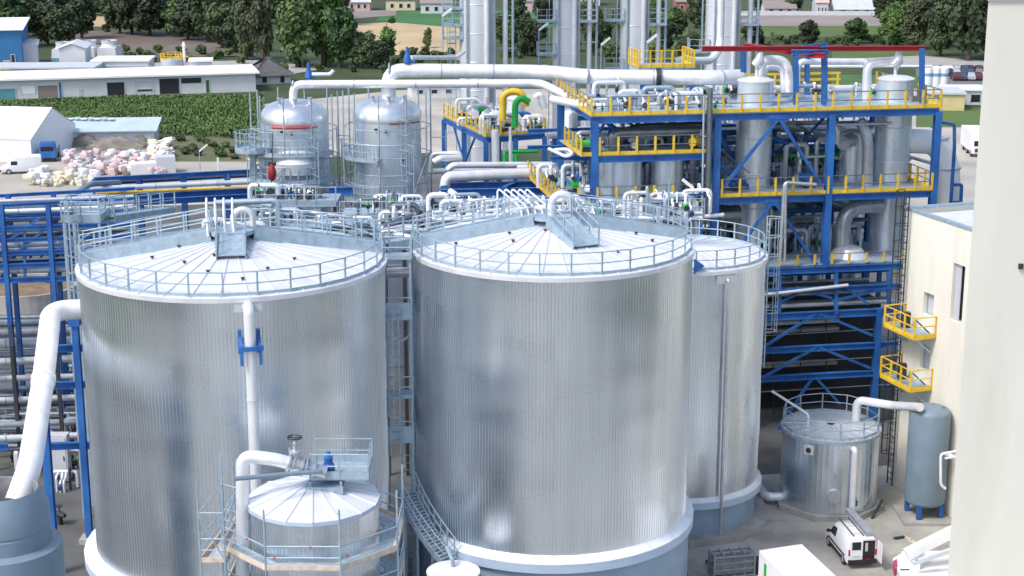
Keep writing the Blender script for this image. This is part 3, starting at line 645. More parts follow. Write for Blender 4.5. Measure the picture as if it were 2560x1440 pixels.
def wall_with_holes(holes):
    ss = sorted({0, Lw, *[h[0] for h in holes], *[h[1] for h in holes]}); zs = sorted({0, zB, *[h[2] for h in holes], *[h[3] for h in holes]}); b = MB()
    for i in range(len(ss) - 1):
        for j in range(len(zs) - 1):
            sm, zm = (ss[i] + ss[i + 1]) / 2, (zs[j] + zs[j + 1]) / 2
            if any(h[0] < sm < h[1] and h[2] < zm < h[3] for h in holes): continue
            b.add([WO + wd * ss[i] + V((0, 0, zs[j])), WO + wd * ss[i + 1] + V((0, 0, zs[j])), WO + wd * ss[i + 1] + V((0, 0, zs[j + 1])), WO + wd * ss[i] + V((0, 0, zs[j + 1]))], [(0, 1, 2, 3)])
    for s0, s1, z0, z1 in holes:
        P = lambda s, z, d: WO + wd * s - wn_ * d + V((0, 0, z))
        b.add([P(s0, z0, 0), P(s0, z1, 0), P(s1, z1, 0), P(s1, z0, 0), P(s0, z0, .35), P(s0, z1, .35), P(s1, z1, .35), P(s1, z0, .35)], [(0, 1, 5, 4), (1, 2, 6, 5), (2, 3, 7, 6), (3, 0, 4, 7)])
    return b
w = wall_with_holes([big, d1, d2])
far, near = WO, WO + wd * Lw; inn = -wn_ * Dw
w.add([far, far + inn, far + inn + V((0, 0, zB)), far + V((0, 0, zB))], [(0, 1, 2, 3)])
w.add([near, near + inn, near + inn + V((0, 0, zB)), near + V((0, 0, zB))], [(0, 1, 2, 3)])
part('wall', w, m_cream, bld)
P = lambda s, z, d: WO + wd * s - wn_ * d + V((0, 0, z))
part('roof', MB().poly([P(0, zB - .35, 0), P(Lw, zB - .35, 0), P(Lw, zB - .35, Dw), P(0, zB - .35, Dw)]), M('roof_gravel', (.62, .64, .68), .8, 0, .1, 2, bump=.3, bscale=10), bld)
cop = MB(); cop.bar(P(0, zB + .05, .1), P(Lw, zB + .05, .1), .32, .14); cop.bar(P(0, zB + .05, 0), P(0, zB + .05, Dw), .32, .14)
part('parapet_coping', cop, m_galv, bld)
def win(h, mat, name, fr=.08, split=None):
    s0, s1, z0, z1 = h
    o = part(name, MB().poly([P(s0, z0, .3), P(s1, z0, .3), P(s1, z1, .3), P(s0, z1, .3)]), mat, bld)
    b = MB()
    for a, c in ((P(s0 + fr / 2, z0, .26), P(s0 + fr / 2, z1, .26)), (P(s1 - fr / 2, z0, .26), P(s1 - fr / 2, z1, .26))): b.bar(a, c, fr, .08, up=wd)
    for a, c in ((P(s0, z0 + fr / 2, .26), P(s1, z0 + fr / 2, .26)), (P(s0, z1 - fr / 2, .26), P(s1, z1 - fr / 2, .26))): b.bar(a, c, .08, fr)
    part('frame', b, m_galv, o); return o
wi = win(big, m_black, 'window')
part('shutter', MB().add([P(big[0], big[2], .02), P(big[0] + .75, big[2], -.25), P(big[0] + .75, big[3], -.25), P(big[0], big[3], .02)], [(0, 1, 2, 3)]), m_lightgrey, wi) if False else None
part('shutter', MB().bar(P(big[0] + .32, big[2] + .05, .2), P(big[0] + .32, big[3] - .05, .2), .55, .04, up=wn_), m_lightgrey, wi)
win(d1, m_lightgrey, 'door'); win(d2, m_lightgrey, 'door')
pd = wall(2300, 1018); part('pipe_sleeve', MB().tube([pd - wn_ * .1, pd + wn_ * .12], .36, 16), m_galv, bld, True)
# yellow wall platforms
def wall_platform(x0, x1, yb, label, w=1.5):
    s0 = ws(x0, yb)[0]; s1 = ws(x1, yb)[0]; z = ws(x1, yb)[1]
    t = thing('wall_platform', label, 'platform', P(s0, z, 0))
    a, b_, c_, d_ = P(s0, z, -.02), P(s1, z, -.02), P(s1, z, -w), P(s0, z, -w)
    part('grating', MB().prism([a, b_, c_, d_], z - .06, z), m_grate, t)
    fb = MB()
    for p, q in ((b_, c_), (c_, d_), (d_, a)): fb.bar(p - V((0, 0, .08)), q - V((0, 0, .08)), .1, .2)
    part('edge_beam', fb, m_yellow, t)
    railing(t, [b_, c_, d_, a], 1.15, 1.1, m_yellow, toe=.12, pw=.1, rr=.045)
    for p, q in ((P(s0 + .3, z - .1, -w + .1), P(s0 + .3, z - 1.2, -.05)), (P(s1 - .3, z - .1, -w + .1), P(s1 - .3, z - 1.2, -.05))):
        part('bracket', MB().bar(p, q, .1, .1), m_galv, t)
    b = MB().bar(P(s1 - .3, z + .1, -.3), P(s1 - .3, z + 1.0, -w + .2), .08, .08); part('gate_brace', b, m_blue, t)
    ib = MB().box(P((s0 + s1) / 2 - .5, z + .5, -w / 2), (.5, .4, .9)); part('control_box', ib, m_darkmetal, t)
    return t
wall_platform(2262, 2340, 838, 'upper yellow railed platform on the cream wall')
wall_platform(2252, 2330, 968, 'lower yellow railed platform on the cream wall')
cl = thing('caged_ladder', 'tall dark caged ladder up the far corner of the cream building', 'ladder', P(.3, 0, -.3))
ladder(cl, P(.35, 0, -.25), P(.35, zB + 1.2, -.25), wn_, .55, m_darkmetal)
# pale tower, nearest at the right edge
tc_ = at(2420, 720, Y=78); ztw = at(2500, 1, Y=78).z
tw = thing('pale_tower', 'plain pale rendered tower wall filling the right edge', 'building', (tc_.x, tc_.y, 0))
part('wall', MB().prism([(tc_.x, tc_.y), (tc_.x + 14, tc_.y + .6), (tc_.x + 14, tc_.y + 7), (tc_.x + 2.7, tc_.y + 7)], 0, ztw), m_tower, tw)
part('coping', MB().prism([(tc_.x - .1, tc_.y - .12), (tc_.x + 14, tc_.y + .48), (tc_.x + 14, tc_.y + 7.1), (tc_.x + 2.6, tc_.y + 7.1)], ztw, ztw + .25), m_lightgrey, tw)
p = at(2551, 665, Y=78.1); part('wall_lamp', MB().box(p, (.22, .3, .25)), m_darkmetal, tw)

# ================================================================== BLUE STEEL PROCESS STRUCTURE
SA = R_(10.0); E1 = V((math.cos(SA), math.sin(SA), 0)); E2 = V((-math.sin(SA), math.cos(SA), 0)); SO = V((at(1482, 290, Y=104).x, 104, 0))
def F(px, py, v=0.0): return on_plane(px, py, SO + E2 * v, E2)
def uv(p): q = p - SO; return q.dot(E1), q.dot(E2)
def S(u, v, z): return SO + E1 * u + E2 * v + V((0, 0, z))
def U(px, py, v=0): return uv(F(px, py, v))[0]
zT = F(1482, 290).z; zM = F(2060, 484).z; zL = F(1620, 385).z; zD = F(2060, 660).z
uc = [U(1487, 400), U(1792, 400), U(2072, 480), U(2340, 400)]
DEP = 11.0; uR = U(2350, 268)
ps = thing('process_structure', 'tall blue steel structure with yellow railed decks at the right', 'steel structure', S(0, 0, 0))
CW = .46
for i, u in enumerate(uc):
    for v, zt in ((0.15, zT - .3), (DEP, zT - .3)):
        part('column', MB().ibeam(S(u, v, zD - .3 if i == 2 and v < 1 else 0), S(u, v, zt), CW, CW, up=E2), m_blue, ps)
for v in (0.15, DEP):      # floor beams along the fronts
    part('main_beam', MB().ibeam(S(-.1, v, zT - .3), S(uR, v, zT - .3), .3, .45), m_blue, ps)
    part('main_beam', MB().ibeam(S(uc[1], v, zM - .3), S(uc[3], v, zM - .3), .3, .42), m_blue, ps)
    part('main_beam', MB().ibeam(S(uc[0], v, zL - .3), S(uc[1], v, zL - .3), .3, .4), m_blue, ps) if v < 1 else None
    part('main_beam', MB().ibeam(S(-2, v, zM - .5), S(uc[1], v, zM - .5), .3, .42), m_blue, ps)
for u in uc:
    for z in (zT - .3, zM - .3): part('cross_beam', MB().ibeam(S(u, .4, z), S(u, DEP - .3, z), .26, .36), m_blue, ps)
def deck(name, u0, u1, v0, v1, z): return part(name, MB().box(S((u0 + u1) / 2, (v0 + v1) / 2, z - .04), (u1 - u0, v1 - v0, .06), (E1, E2, ZUP)), m_grate, ps)
yel = dict(h=1.2, sp=1.27, mat=m_yellow, pw=.13, rr=.035, toe=.24, rail_mat=m_dark_pipe, toe_mat=m_yellow)
dk1 = deck('top_deck', -.1, uR, 0, DEP, zT)
railing(dk1, [S(-.1, DEP, zT), S(-.1, -.05, zT), S(uR, -.05, zT), S(uR, DEP, zT)], **yel)
dk2 = deck('middle_deck', uc[1], uc[3], 0, DEP, zM)
railing(dk2, [S(uc[1] + .4, -.05, zM), S(uc[3] - .2, -.05, zM), S(uc[3] - .2, 6, zM)], **yel)
dk3 = deck('intermediate_deck', U(1452, 380), uc[1] - .5, 0, 7, zL)
railing(dk3, [S(U(1452, 380), 5, zL), S(U(1452, 380), -.05, zL), S(uc[1] - .5, -.05, zL)], **yel)
dk4 = deck('lower_left_deck', -2.2, uc[1] - .4, 0, DEP, zM - .25)
railing(dk4, [S(-2.2, DEP, zM - .25), S(-2.2, -.05, zM - .25), S(uc[1] - .4, -.05, zM - .25)], **yel)
dk5 = deck('lower_right_deck', uc[1], U(2250, 660), 0, DEP, zD)
railing(dk5, [S(U(1905, 660), -.05, zD), S(U(2250, 660), -.05, zD)], h=.7, sp=1.27, mat=m_yellow, pw=.13, toe=0, rail_mat=m_dark_pipe, mid=False)
def strut(a, b, w=.2, name='brace', mat=m_blue): part(name, MB().bar(a, b, w, w), mat, ps)
strut(F(1800, 478, .1), F(1943, 300, .1)); strut(F(1950, 300, .1), F(2054, 462, .1))
strut(F(1858, 606, .1), F(1930, 506, .1)); strut(F(1938, 506, .1), F(2040, 660, .1))
part('gusset_plate', MB().box(F(1945, 296, .06), (1.3, .05, .5), (E1, E2, ZUP)), m_blue, ps); part('gusset_plate', MB().box(F(1933, 506, .06), (1.2, .05, .5), (E1, E2, ZUP)), m_blue, ps)
strut(F(1795, 335, 5), F(1885, 480, 5), .3, 'stair_stringer'); 
strut(F(2130, 330, 9), F(2060, 470, 9)); strut(F(1905, 330, 9), F(1985, 470, 9))
# lower truss (rack part below the deck)
for y, hh in ((672, .45), (722, .35), (785, .5), (868, .42), (938, .42)):
    pz = F(2060, y).z
    part('main_beam', MB().ibeam(S(uc[1] - 1, -.1, pz), S(U(2252, y), -.1, pz), .3, hh), m_blue, ps)
for px in (1948, 2090, 2222): strut(F(px, 676, -.1), F(px, 785, -.1), .26, 'short_post')
part('column', MB().ibeam(S(U(2188, 900), -.12, 0), S(U(2188, 900), -.12, F(2188, 770).z), .42, .42, up=E2), m_blue, ps)
part('column', MB().ibeam(S(U(1890, 900), .3, 0), S(U(1890, 900), .3, F(2188, 770).z), .42, .42, up=E2), m_blue, ps)
for a, b in (((1905, 870), (2040, 784)), ((2048, 784), (2180, 838)), ((1905, 945), (2040, 868)), ((2048, 868), (2175, 920)), ((1895, 1150), (2030, 945)), ((2040, 945), (2100, 1010)), ((1925, 768), (2010, 725)), ((1990, 720), (2080, 745)), ((2110, 715), (2170, 760)), ((2080, 752), (2240, 715))):
    strut(F(*a, -.15), F(*b, -.15), .17)
# stair flights inside
def flight(p0, p1, w, label):
    t = thing('stair_flight', label, 'stair', p1); p0, p1 = V(p0), V(p1); d = p1 - p0; n = max(4, int(abs(d.z) / .22)); x = V((d.x, d.y, 0)).normalized(); y = x.cross(ZUP)
    for s in (-1, 1): part('stringer', MB().bar(p0 + y * (s * w / 2), p1 + y * (s * w / 2), .06, .3), m_blue, t)
    for k in range(n): part('tread', MB().box(p0.lerp(p1, (k + .5) / n), (.26, w, .04), (x, y, ZUP)), m_grate, t)
    for s in (-1, 1): part('hand_rail', MB().tube([p0 + y * (s * w / 2) + V((0, 0, 1)), p1 + y * (s * w / 2) + V((0, 0, 1))], .035, 6), m_dark_pipe, t, True)
flight(F(1985, 335, 7), F(2075, 420, 7), .9, 'dark stair flight hanging under the top deck of the blue structure')
flight(F(1800, 410, 3), F(1890, 485, 3), .9, 'stair flight between decks beside the second blue column')
# added backing block, coloured near black for the deep shade behind the lower truss
pr = thing('shade_backing', 'near-black backing block standing in for the shade behind the lower blue truss', 'building', S(8, 6, 0))
part('wall', MB().prism([S(4, 4.5, 0), S(U(2260, 900), 4.5, 0), S(U(2260, 900), 10, 0), S(4, 10, 0)], 0, 7.6), M('painted_shade', (.035, .036, .04), .7, .1, .3, .6), pr)
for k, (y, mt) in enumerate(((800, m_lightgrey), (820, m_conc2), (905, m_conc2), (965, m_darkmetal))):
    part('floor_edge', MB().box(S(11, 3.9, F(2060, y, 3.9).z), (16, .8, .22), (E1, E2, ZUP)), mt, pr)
rr = random.Random(3)
for k in range(5):
    px = 1935 + k * 66; part('scaffold_tube', MB().tube([F(px, 1040, 3.3), F(px + rr.uniform(-8, 8), 800, 3.3)], .04, 6), m_darkmetal, pr, True)
for k in range(3):
    y = 830 + k * 70; part('scaffold_rail', MB().tube([F(1900, y + 10, 3.2), F(2240, y - 10, 3.2)], .04, 6), m_pipe2, pr, True)
# --- monorail portals on the top deck
mono = thing('portal_frame', 'blue portal frame with red runway beams above the top deck', 'steel frame', F(1990, 262, 3))
for px, y0, y1, v in ((1990, 262, 128, 2.0), (2060, 262, 128, 2.0), (2062, 258, 118, 5), (2018, 256, 124, 8), (2305, 258, 122, 2.0), (1858, 180, 125, 6)):
    part('post', MB().ibeam(F(px, y0, v), F(px, y1, v), .3, .3, up=E2), m_blue, mono)
part('portal_beam', MB().ibeam(F(1980, 130, 2), F(2070, 130, 2), .3, .3), m_blue, mono)
part('portal_beam', MB().ibeam(F(2008, 118, 8), F(2066, 112, 2.3), .3, .3), m_blue, mono)
part('runway_beam', MB().ibeam(F(1755, 122, 3.5), F(2312, 121, 3.5), .3, .34), m_red, mono)
part('runway_beam', MB().ibeam(F(1860, 114, 7), F(2062, 140, 1.2), .3, .36), m_red, mono)
# --- silver columns and drums standing in the structure
def column_vessel(label, px, y_top, y_bot, wpx, v, name='process_column', mat=None, dome=.25, cat='column', seam=True, bot_z=None):
    a = F(px, y_top, v); r = wpx / 2 * mpp(a.y, a.z); bz = F(px, y_bot, v).z if bot_z is None else bot_z; t = thing(name, label, cat, (a.x, a.y, bz)); h = a.z - bz
    part('shell', MB().lathe([(r, 0), (r, h)], n=32), mat or m_vessel, t, True, local=True)
    part('head', MB().lathe([(r + .05, h - .06), (r + .05, h + .02), (r * .7, h + dome * .7), (.01, h + dome)], n=32), m_pipe, t, True, local=True)
    if seam:
        for k in range(1, int(h / 2.4)): part('seam_band', MB().lathe([(r + .015, k * 2.4), (r + .03, k * 2.4 + .04), (r + .015, k * 2.4 + .08)], n=32), m_seam, t, True, local=True)
    return t, a, r
column_vessel('silver column rising through the decks beside the second blue column', 1890, 200, 600, 90, 3.6)
column_vessel('silver column rising through the decks near the right end of the blue structure', 2240, 196, 650, 90, 3.8)
column_vessel('narrow silver column between the third blue column and the right column', 2135, 330, 470, 66, 4.5)
column_vessel('short clad drum on the lower left deck beside the first blue column', 1552, 396, 505, 108, 2.5)
column_vessel('short clad drum on the lower left deck under the second half of the bay', 1668, 396, 505, 80, 2.5)
column_vessel('small drum with conical top on the lower right deck', 2120, 640, 668, 92, 2, dome=.9)
def FP(label, pix, r, mat=None, bend=None, **k): return pipe(label, [F(*q) for q in pix], r, mat, bend, **k)
FP('very fat white pipe leaving the right column and bending down outside the blue structure', [(2262, 352, 4), (2345, 355, 4), (2370, 420, 3.4), (2366, 640, 3.4)], .86, m_white, bend=1.5, bands=3.5, n=24)
FP('slanting cut-off silver pipe behind the third blue column', [(2108, 358, 3), (2180, 328, 6)], .5, m_pipe2, n=18)
FP('silver pipe with a kink standing before the right column', [(2150, 300, 2.6), (2170, 345, 2.4), (2168, 470, 2.4)], .38, m_pipe2, bend=.8, n=16)
FP('thin bent pipe hugging the third blue column', [(2088, 305, 2.8), (2095, 330, 2.6), (2093, 360, 2.6)], .2, m_pipe2, bend=.4)
FP('silver elbow pipe dropping to the small drum with conical top', [(2205, 512, 2.2), (2110, 520, 2.2), (2104, 640, 2.2)], .52, m_pipe2, bend=1.3, n=18)
FP('dark steel pipe along the bay under the top deck', [(1532, 372, 1.5), (1535, 332, 1.5), (1785, 326, 1.5)], .34, m_dark_pipe, bend=.9, n=16)
FP('second dark steel pipe close under the top deck', [(1550, 340, 4), (1585, 318, 4), (1785, 312, 4)], .26, m_dark_pipe, bend=.9)
FP('dull horizontal drum under the middle deck beside the second blue column', [(1796, 538, 1.5), (1848, 536, 1.5)], .62, m_dark_pipe, n=20)
FP('thin grey downpipe in front of the middle deck', [(2040, 462, -.4), (1962, 456, -.4), (1950, 650, -.4)], .13, m_pipe2, bend=.3)
FP('slim grey standpipe in front of the lower right deck', [(1965, 462, -.6), (1962, 655, -.6)], .09, m_pipe2)
FP('slim standpipe with dark lagging beside the second blue column', [(1775, 220, -.3), (1768, 560, -.3)], .2, m_dark_pipe)
FP('slim bright standpipe beside the second blue column', [(1760, 240, -.5), (1755, 560, -.5)], .07, m_galv)
FP('silver header pipe across the front of the top bay at the right', [(2070, 312, 1), (2230, 308, 1)], .1, m_pipe2)
# top deck pipes
FP('white pipe loop arching over the top deck beside the left column head', [(1900, 190, 6), (1905, 150, 6), (1968, 150, 6), (1972, 235, 5)], .34, bend=1.0, n=14)
FP('second white pipe loop behind the first one on the top deck', [(1905, 185, 8), (1915, 165, 8), (1960, 166, 8), (1962, 235, 7.5)], .3, bend=.9, n=14)
FP('long white pipe above the top deck ending at the right column head', [(1992, 250, 8), (1994, 154, 8), (2170, 154, 8), (2172, 240, 7)], .24, bend=.6, n=12)
FP('white elbow pipe standing before the right column head', [(2165, 262, 4), (2168, 158, 4), (2236, 152, 4)], .3, bend=.7, n=12)
FP('thin cream pipe running behind the blue portal frame', [(2000, 166, 10.5), (2330, 166, 10.5)], .1, m_white)
FP('silver pipe resting on the middle of the top deck', [(1380, 248, 6), (1480, 268, 3), (1755, 262, 3)], .28, bend=.8)
FP('white pipe lying along the back of the top deck', [(1790, 218, 9.5), (1985, 222, 9.5)], .24)
FP('white feed pipe across the back of the top deck at the right', [(2075, 222, 9.8), (2190, 218, 9.8)], .24)
gz_ = M('pale_valve', (.62, .63, .66), .5, .2, .1, 3)
for px, py, v, lab in ((1892, 192, 3.6, 'pale actuated valve on top of the left silver column'), (2238, 190, 3.8, 'pale actuated valve on top of the right silver column')):
    a = F(px, py, v); t = thing('valve', lab, 'valve', a)
    part('stem', MB().tube([a, a + V((0, 0, .9))], .12, 8), gz_, t, True)
    part('actuator', MB().tube([a + V((-.2, 0, .75)), a + V((.15, 0, 1.15)), a + V((.2, 0, 1.7))], [.28, .36, .2], 10), gz_, t, True)
    part('arm', MB().bar(a + V((-.1, 0, .2)), a + V((.5, 0, 1.0)), .1, .1), gz_, t)
# small equipment on decks
eqr = random.Random(11)
def skid(p, sc_, mat, label, group):
    t = thing('pump_skid', label, 'pump', p, rz=eqr.uniform(0, 3), group=group)
    part('base', MB().box((0, 0, .08 * sc_), (1.1 * sc_, .5 * sc_, .14 * sc_)), m_darkmetal, t, local=True)
    part('motor', MB().tube([(-.45 * sc_, 0, .42 * sc_), (.1 * sc_, 0, .42 * sc_)], .22 * sc_, 10), mat, t, True, local=True)
    part('casing', MB().lathe([(.26 * sc_, 0), (.26 * sc_, .35 * sc_), (.1 * sc_, .5 * sc_), (.1 * sc_, .8 * sc_)], (.3 * sc_, 0, .15 * sc_), 10), m_pipe2, t, True, local=True)
    return t
for k in range(26):
    z = eqr.choice((zM, zM - .25, zD, zL)); u0, u1 = {zM: (uc[1] + 1, uc[3] - 1), zM - .25: (-1.5, uc[1] - 1), zD: (uc[1] + 2, U(2240, 660)), zL: (U(1470, 380), uc[1] - 1)}[z]
    skid(S(eqr.uniform(u0, u1), eqr.uniform(1.0, 8), z), eqr.uniform(.8, 1.5), eqr.choice((m_blue, m_green, m_pipe, m_darkmetal, m_yellow)), 'small pump set on a deck of the blue structure', 'pumps on the decks of the blue structure')
for k in range(16):
    z = eqr.choice((zM + 1.6, zM + 3.4, zD + 1.5, zD + 3.2)); u = eqr.uniform(uc[1], uc[3] - 2); v = eqr.uniform(5, 10)
    pipe('process pipe crossing between the decks of the blue structure', [S(u, v, z), S(u + eqr.uniform(1.5, 6), v, z), S(u + 6, v, z - eqr.uniform(.8, 1.5))], eqr.uniform(.09, .22), eqr.choice((m_pipe, m_pipe2, m_dark_pipe, m_green, m_blue)), group='pipes between the decks of the blue structure')
for k in range(14):
    z = eqr.choice((zL - 1.0, zL + 1.4, zT - .9, zM + 1.2)); u = eqr.uniform(-1.5, uc[1] - 3); v = eqr.uniform(4.5, 10)
    pipe('process pipe in the left bays of the blue structure', [S(u, v, z), S(u + eqr.uniform(1.5, 3), v, z), S(u + 3, v, z + eqr.choice((-1, .8)))], eqr.uniform(.09, .24), eqr.choice((m_pipe, m_pipe2, m_dark_pipe, m_green, m_blue)), group='pipes in the left bays of the blue structure')
for k in range(10):
    v = eqr.uniform(.5, 8); z = F(2060, eqr.choice((690, 705, 735, 755, 770))).z
    pipe('rack pipe inside the lower blue truss', [S(uc[1] - 1, v, z), S(U(2255, 700), v, z)], eqr.uniform(.1, .22), eqr.choice((m_pipe2, m_dark_pipe, m_dark_pipe, m_pipe)), group='rack pipes inside the lower blue truss')
pipe('long pale pipe along the front of the lower blue truss', [F(1905, 738, -.4), F(2120, 713, -.4)], .12, m_lightgrey)
# yellow handling frame and equipment on the top deck back
yk = thing('raised_landing', 'yellow railed landing standing above the top deck at its left', 'platform', F(1600, 170, 10))
z = F(1600, 170, 10).z
part('landing', MB().prism([S(U(1598, 170, 10), 10, z), S(U(1740, 170, 10), 10, z), S(U(1740, 170, 10), 13, z), S(U(1598, 170, 10), 13, z)], z - .1, z), m_grate, yk)
railing(yk, [S(U(1598, 170, 10), 13, z), S(U(1598, 170, 10), 10, z), S(U(1735, 170, 10), 10, z), S(U(1735, 170, 10), 13, z)], 1.2, .75, m_yellow, pw=.12, toe=.24)
for px in (1606, 1730): part('leg', MB().ibeam(F(px, 172, 10.2), F(px, 240, 10.2), .3, .3, up=E2), m_blue, yk)
yr = thing('yellow_rack', 'yellow pipe rack along the back of the top deck', 'pipe rack', S(15, DEP - .5, zT))
for k in range(7): part('post', MB().box(S(13.5 + k * 1.2, DEP - .5, zT + .6), (.14, .14, 1.2)), m_yellow, yr)
for zz in (.3, .75, 1.2): part('rail', MB().bar(S(13.3, DEP - .5, zT + zz), S(20.9, DEP - .5, zT + zz), .12, .16), m_yellow, yr)
# ================================================================== DOMED VESSELS WITH SCAFFOLD
m_dome = M('silver_dome', (.70, .73, .77), .3, .8, .06, 1)
def domed_vessel(label, pxc, wpx, y_dome, Y, red=True, extra=None):
    a = at(pxc, y_dome, Y=Y); r = wpx / 2 * mpp(Y, a.z); t = thing('domed_vessel', label, 'vessel', (a.x, a.y, 0)); zt = a.z - 1.1
    part('shell', MB().lathe([(r, 2), (r, zt)], n=56), m_vessel, t, True, local=True)
    part('dome', MB().lathe([(r + .06, zt - .5), (r + .06, zt)] + [(r * math.cos(q), zt + 1.1 * math.sin(q)) for q in [math.pi / 2 * k / 9 for k in range(1, 9)]] + [(.01, zt + 1.1)], n=56), m_dome, t, True, local=True)
    for k in range(5): part('seam_band', MB().lathe([(r + .02, zt - 2.2 - k * 2.2), (r + .04, zt - 2.16 - k * 2.2), (r + .02, zt - 2.1 - k * 2.2)], n=56), m_seam, t, True, local=True)
    pm_ = shared('porthole', lambda: MB().tube([(0, 0, 0), (.12, 0, 0)], .12, 10).mesh('port', m_darkmetal))
    for ang, dz in ((-105, 1.0), (-88, 1.1), (-80, 6.4), (-60, 3.2)):
        q = R_(ang); link('port', pm_, t, (r * math.cos(q), r * math.sin(q), zt - dz), (0, 0, q))
    for k in range(3):
        q = R_(-130 + k * 50); part('dome_nozzle', MB().lathe([(.12, -.2), (.12, .35), (.2, .36), (.2, .44), (.0, .45)], (r * .6 * math.cos(q), r * .6 * math.sin(q), zt + .85), 10), m_pipe2, t, True, local=True)
    part('skirt', MB().lathe([(r * .98, 0), (r * .98, 2)], n=40), m_conc2, t, True, local=True)
    return t, a, r, zt
def vessel_scaffold(label, a, r, zt, levels, arcs, top_frame=True):
    t = thing('scaffold', label, 'scaffold', (a.x, a.y, 0)); c = (a.x, a.y); R = r + .75; n = 10
    ring = circle(c, R, 0, n, .2, .2 + 2 * math.pi)
    hh = zt + 1.6
    me = MB().tube([(0, 0, 0), (0, 0, hh)], .06, 6).mesh('standard', m_galv, True)
    for p in ring: link('standard', me, t, (p.x - a.x, p.y - a.y, 0))
    for z in levels:
        pl = part('platform', MB().lathe([(r + .06, z), (R + .25, z), (R + .25, z - .14), (r + .06, z - .14)], (a.x, a.y, 0), 40, R_(arcs[0]), R_(arcs[1])), m_grate, t)
        railing(pl, circle(c, R + .2, z, 18, R_(arcs[0]), R_(arcs[1])), 1.1, 9, m_galv, pw=.07, toe=.2)
    for z in [zt - 1.0 - 2.0 * k for k in range(6)]:
        part('ledger', MB().tube(circle(c, R, z, n, .2, .2 + 2 * math.pi), .04, 6, closed=True), m_galv, t, True)
    for i in range(0, n, 2):
        p, q = ring[i], ring[(i + 1) % n]; part('diagonal_brace', MB().tube([p + V((0, 0, zt - 7)), q + V((0, 0, zt - 3.2))], .04, 6), m_galv, t, True)
    for q in (-60, -140):
        o = V((math.cos(R_(q)), math.sin(R_(q)), 0)); ladder(t, V((a.x, a.y, zt - 9)) + o * (r + .35), V((a.x, a.y, zt - .2)) + o * (r + .35), o, .5, m_galv, q == -60)
    for i in range(0, n, 2):
        p = ring[i]; e = V((p.x - a.x, p.y - a.y, 0)).normalized(); q = p + e * 1.1
        part('outer_standard', MB().tube([q + V((0, 0, zt - 12)), q + V((0, 0, zt - 1.5))], .045, 6), m_galv, t, True)
        for z in (zt - 9, zt - 6.5, zt - 4, zt - 2): part('transom', MB().tube([p + V((0, 0, z)), q + V((0, 0, z))], .035, 6), m_galv, t, True)
    return t
YV = 117.0
v1, a1, r1, z1 = domed_vessel('domed silver vessel on the left of the scaffolded pair', 735, 166, 247, YV)
v2, a2, r2, z2 = domed_vessel('domed silver vessel on the right of the scaffolded pair', 967, 168, 241, YV)
zl = [at(700, 378, Y=YV).z - .4, at(700, 500, Y=YV).z]
vessel_scaffold('galvanised scaffold with ring platforms around the left domed vessel', a1, r1, z1, [at(640, 372, Y=YV).z, at(700, 438, Y=YV).z, at(700, 500, Y=YV).z], (150, 330))
vessel_scaffold('galvanised scaffold with ring platforms around the right domed vessel', a2, r2, z2, [at(900, 384, Y=YV).z, at(960, 486, Y=YV).z], (175, 262))
pp = on_cyl(755, 318, (a1.x, a1.y), r1 + .55); d = V((1, .04, 0))
for t, pxm, y, nm in ((v1, 756, 320, 'red band'), (v2, 1030, 308, 'red band')):
    c, r = ((a1.x, a1.y), r1) if t is v1 else ((a2.x, a2.y), r2)
    p = on_cyl(pxm, y, c, r + .5); q0, q1 = (-118, -48) if t is v1 else (-82, -30)
    part('hose_rail', MB().tube(circle(c, r + .35, p.z, 14, R_(q0), R_(q1)), .11 if t is v1 else .06, 8), M('red_rail', (.45, .06, .07), .5, 0, .15, 2) if t is v1 else M('dark_red_rail', (.20, .05, .05), .6, 0, .2, 2), t, True)
pb = on_cyl(735, 395, (a1.x, a1.y), r1 + .1)
part('belly_hood', MB().lathe([(.01, .55), (.8, .5), (1.5, .2), (1.75, -.35), (1.6, -1.1)], (pb.x, pb.y + .8, pb.z), 28), m_pipe, v1, True)
# worker hoist bag: dark red chain hoist hanging by the left vessel
ho = thing('chain_hoist', 'dark red chain hoist hanging before the left domed vessel', 'hoist', at(680, 410, Y=113))
part('hoist_body', MB().lathe([(.0, .75), (.12, .7), (.2, .45), (.32, .1), (.26, -.35), (.1, -.6), (.0, -.62)], at(680, 432, Y=113), 12), M('hoist_red', (.30, .02, .02), .5, 0, .3, 4), ho, True)
part('hook_block', MB().box(at(681, 410, Y=113), (.5, .25, .22)), m_black, ho); part('chain', MB().tube([at(679, 450, Y=113), at(674, 478, Y=113)], .05, 6), m_black, ho)
part('chain', MB().tube([at(681, 408, Y=113), at(682, 330, Y=113)], .03, 6), m_black, ho)
# outlying round platform at left of the pair
op = thing('lookout_platform', 'small railed platform on a post left of the domed vessels', 'platform', at(632, 372, Y=115))
p = at(632, 370, Y=115); part('grating', MB().lathe([(.01, p.z), (1.3, p.z), (1.3, p.z - .25), (.01, p.z - .25)], (p.x, p.y, 0), 16), m_grate, op)
railing(op, circle((p.x, p.y), 1.25, p.z, 10), 1.2, 9, m_galv, closed=True); part('post', MB().box((p.x, p.y, p.z / 2), (.3, .3, p.z - .3)), m_galv, op)
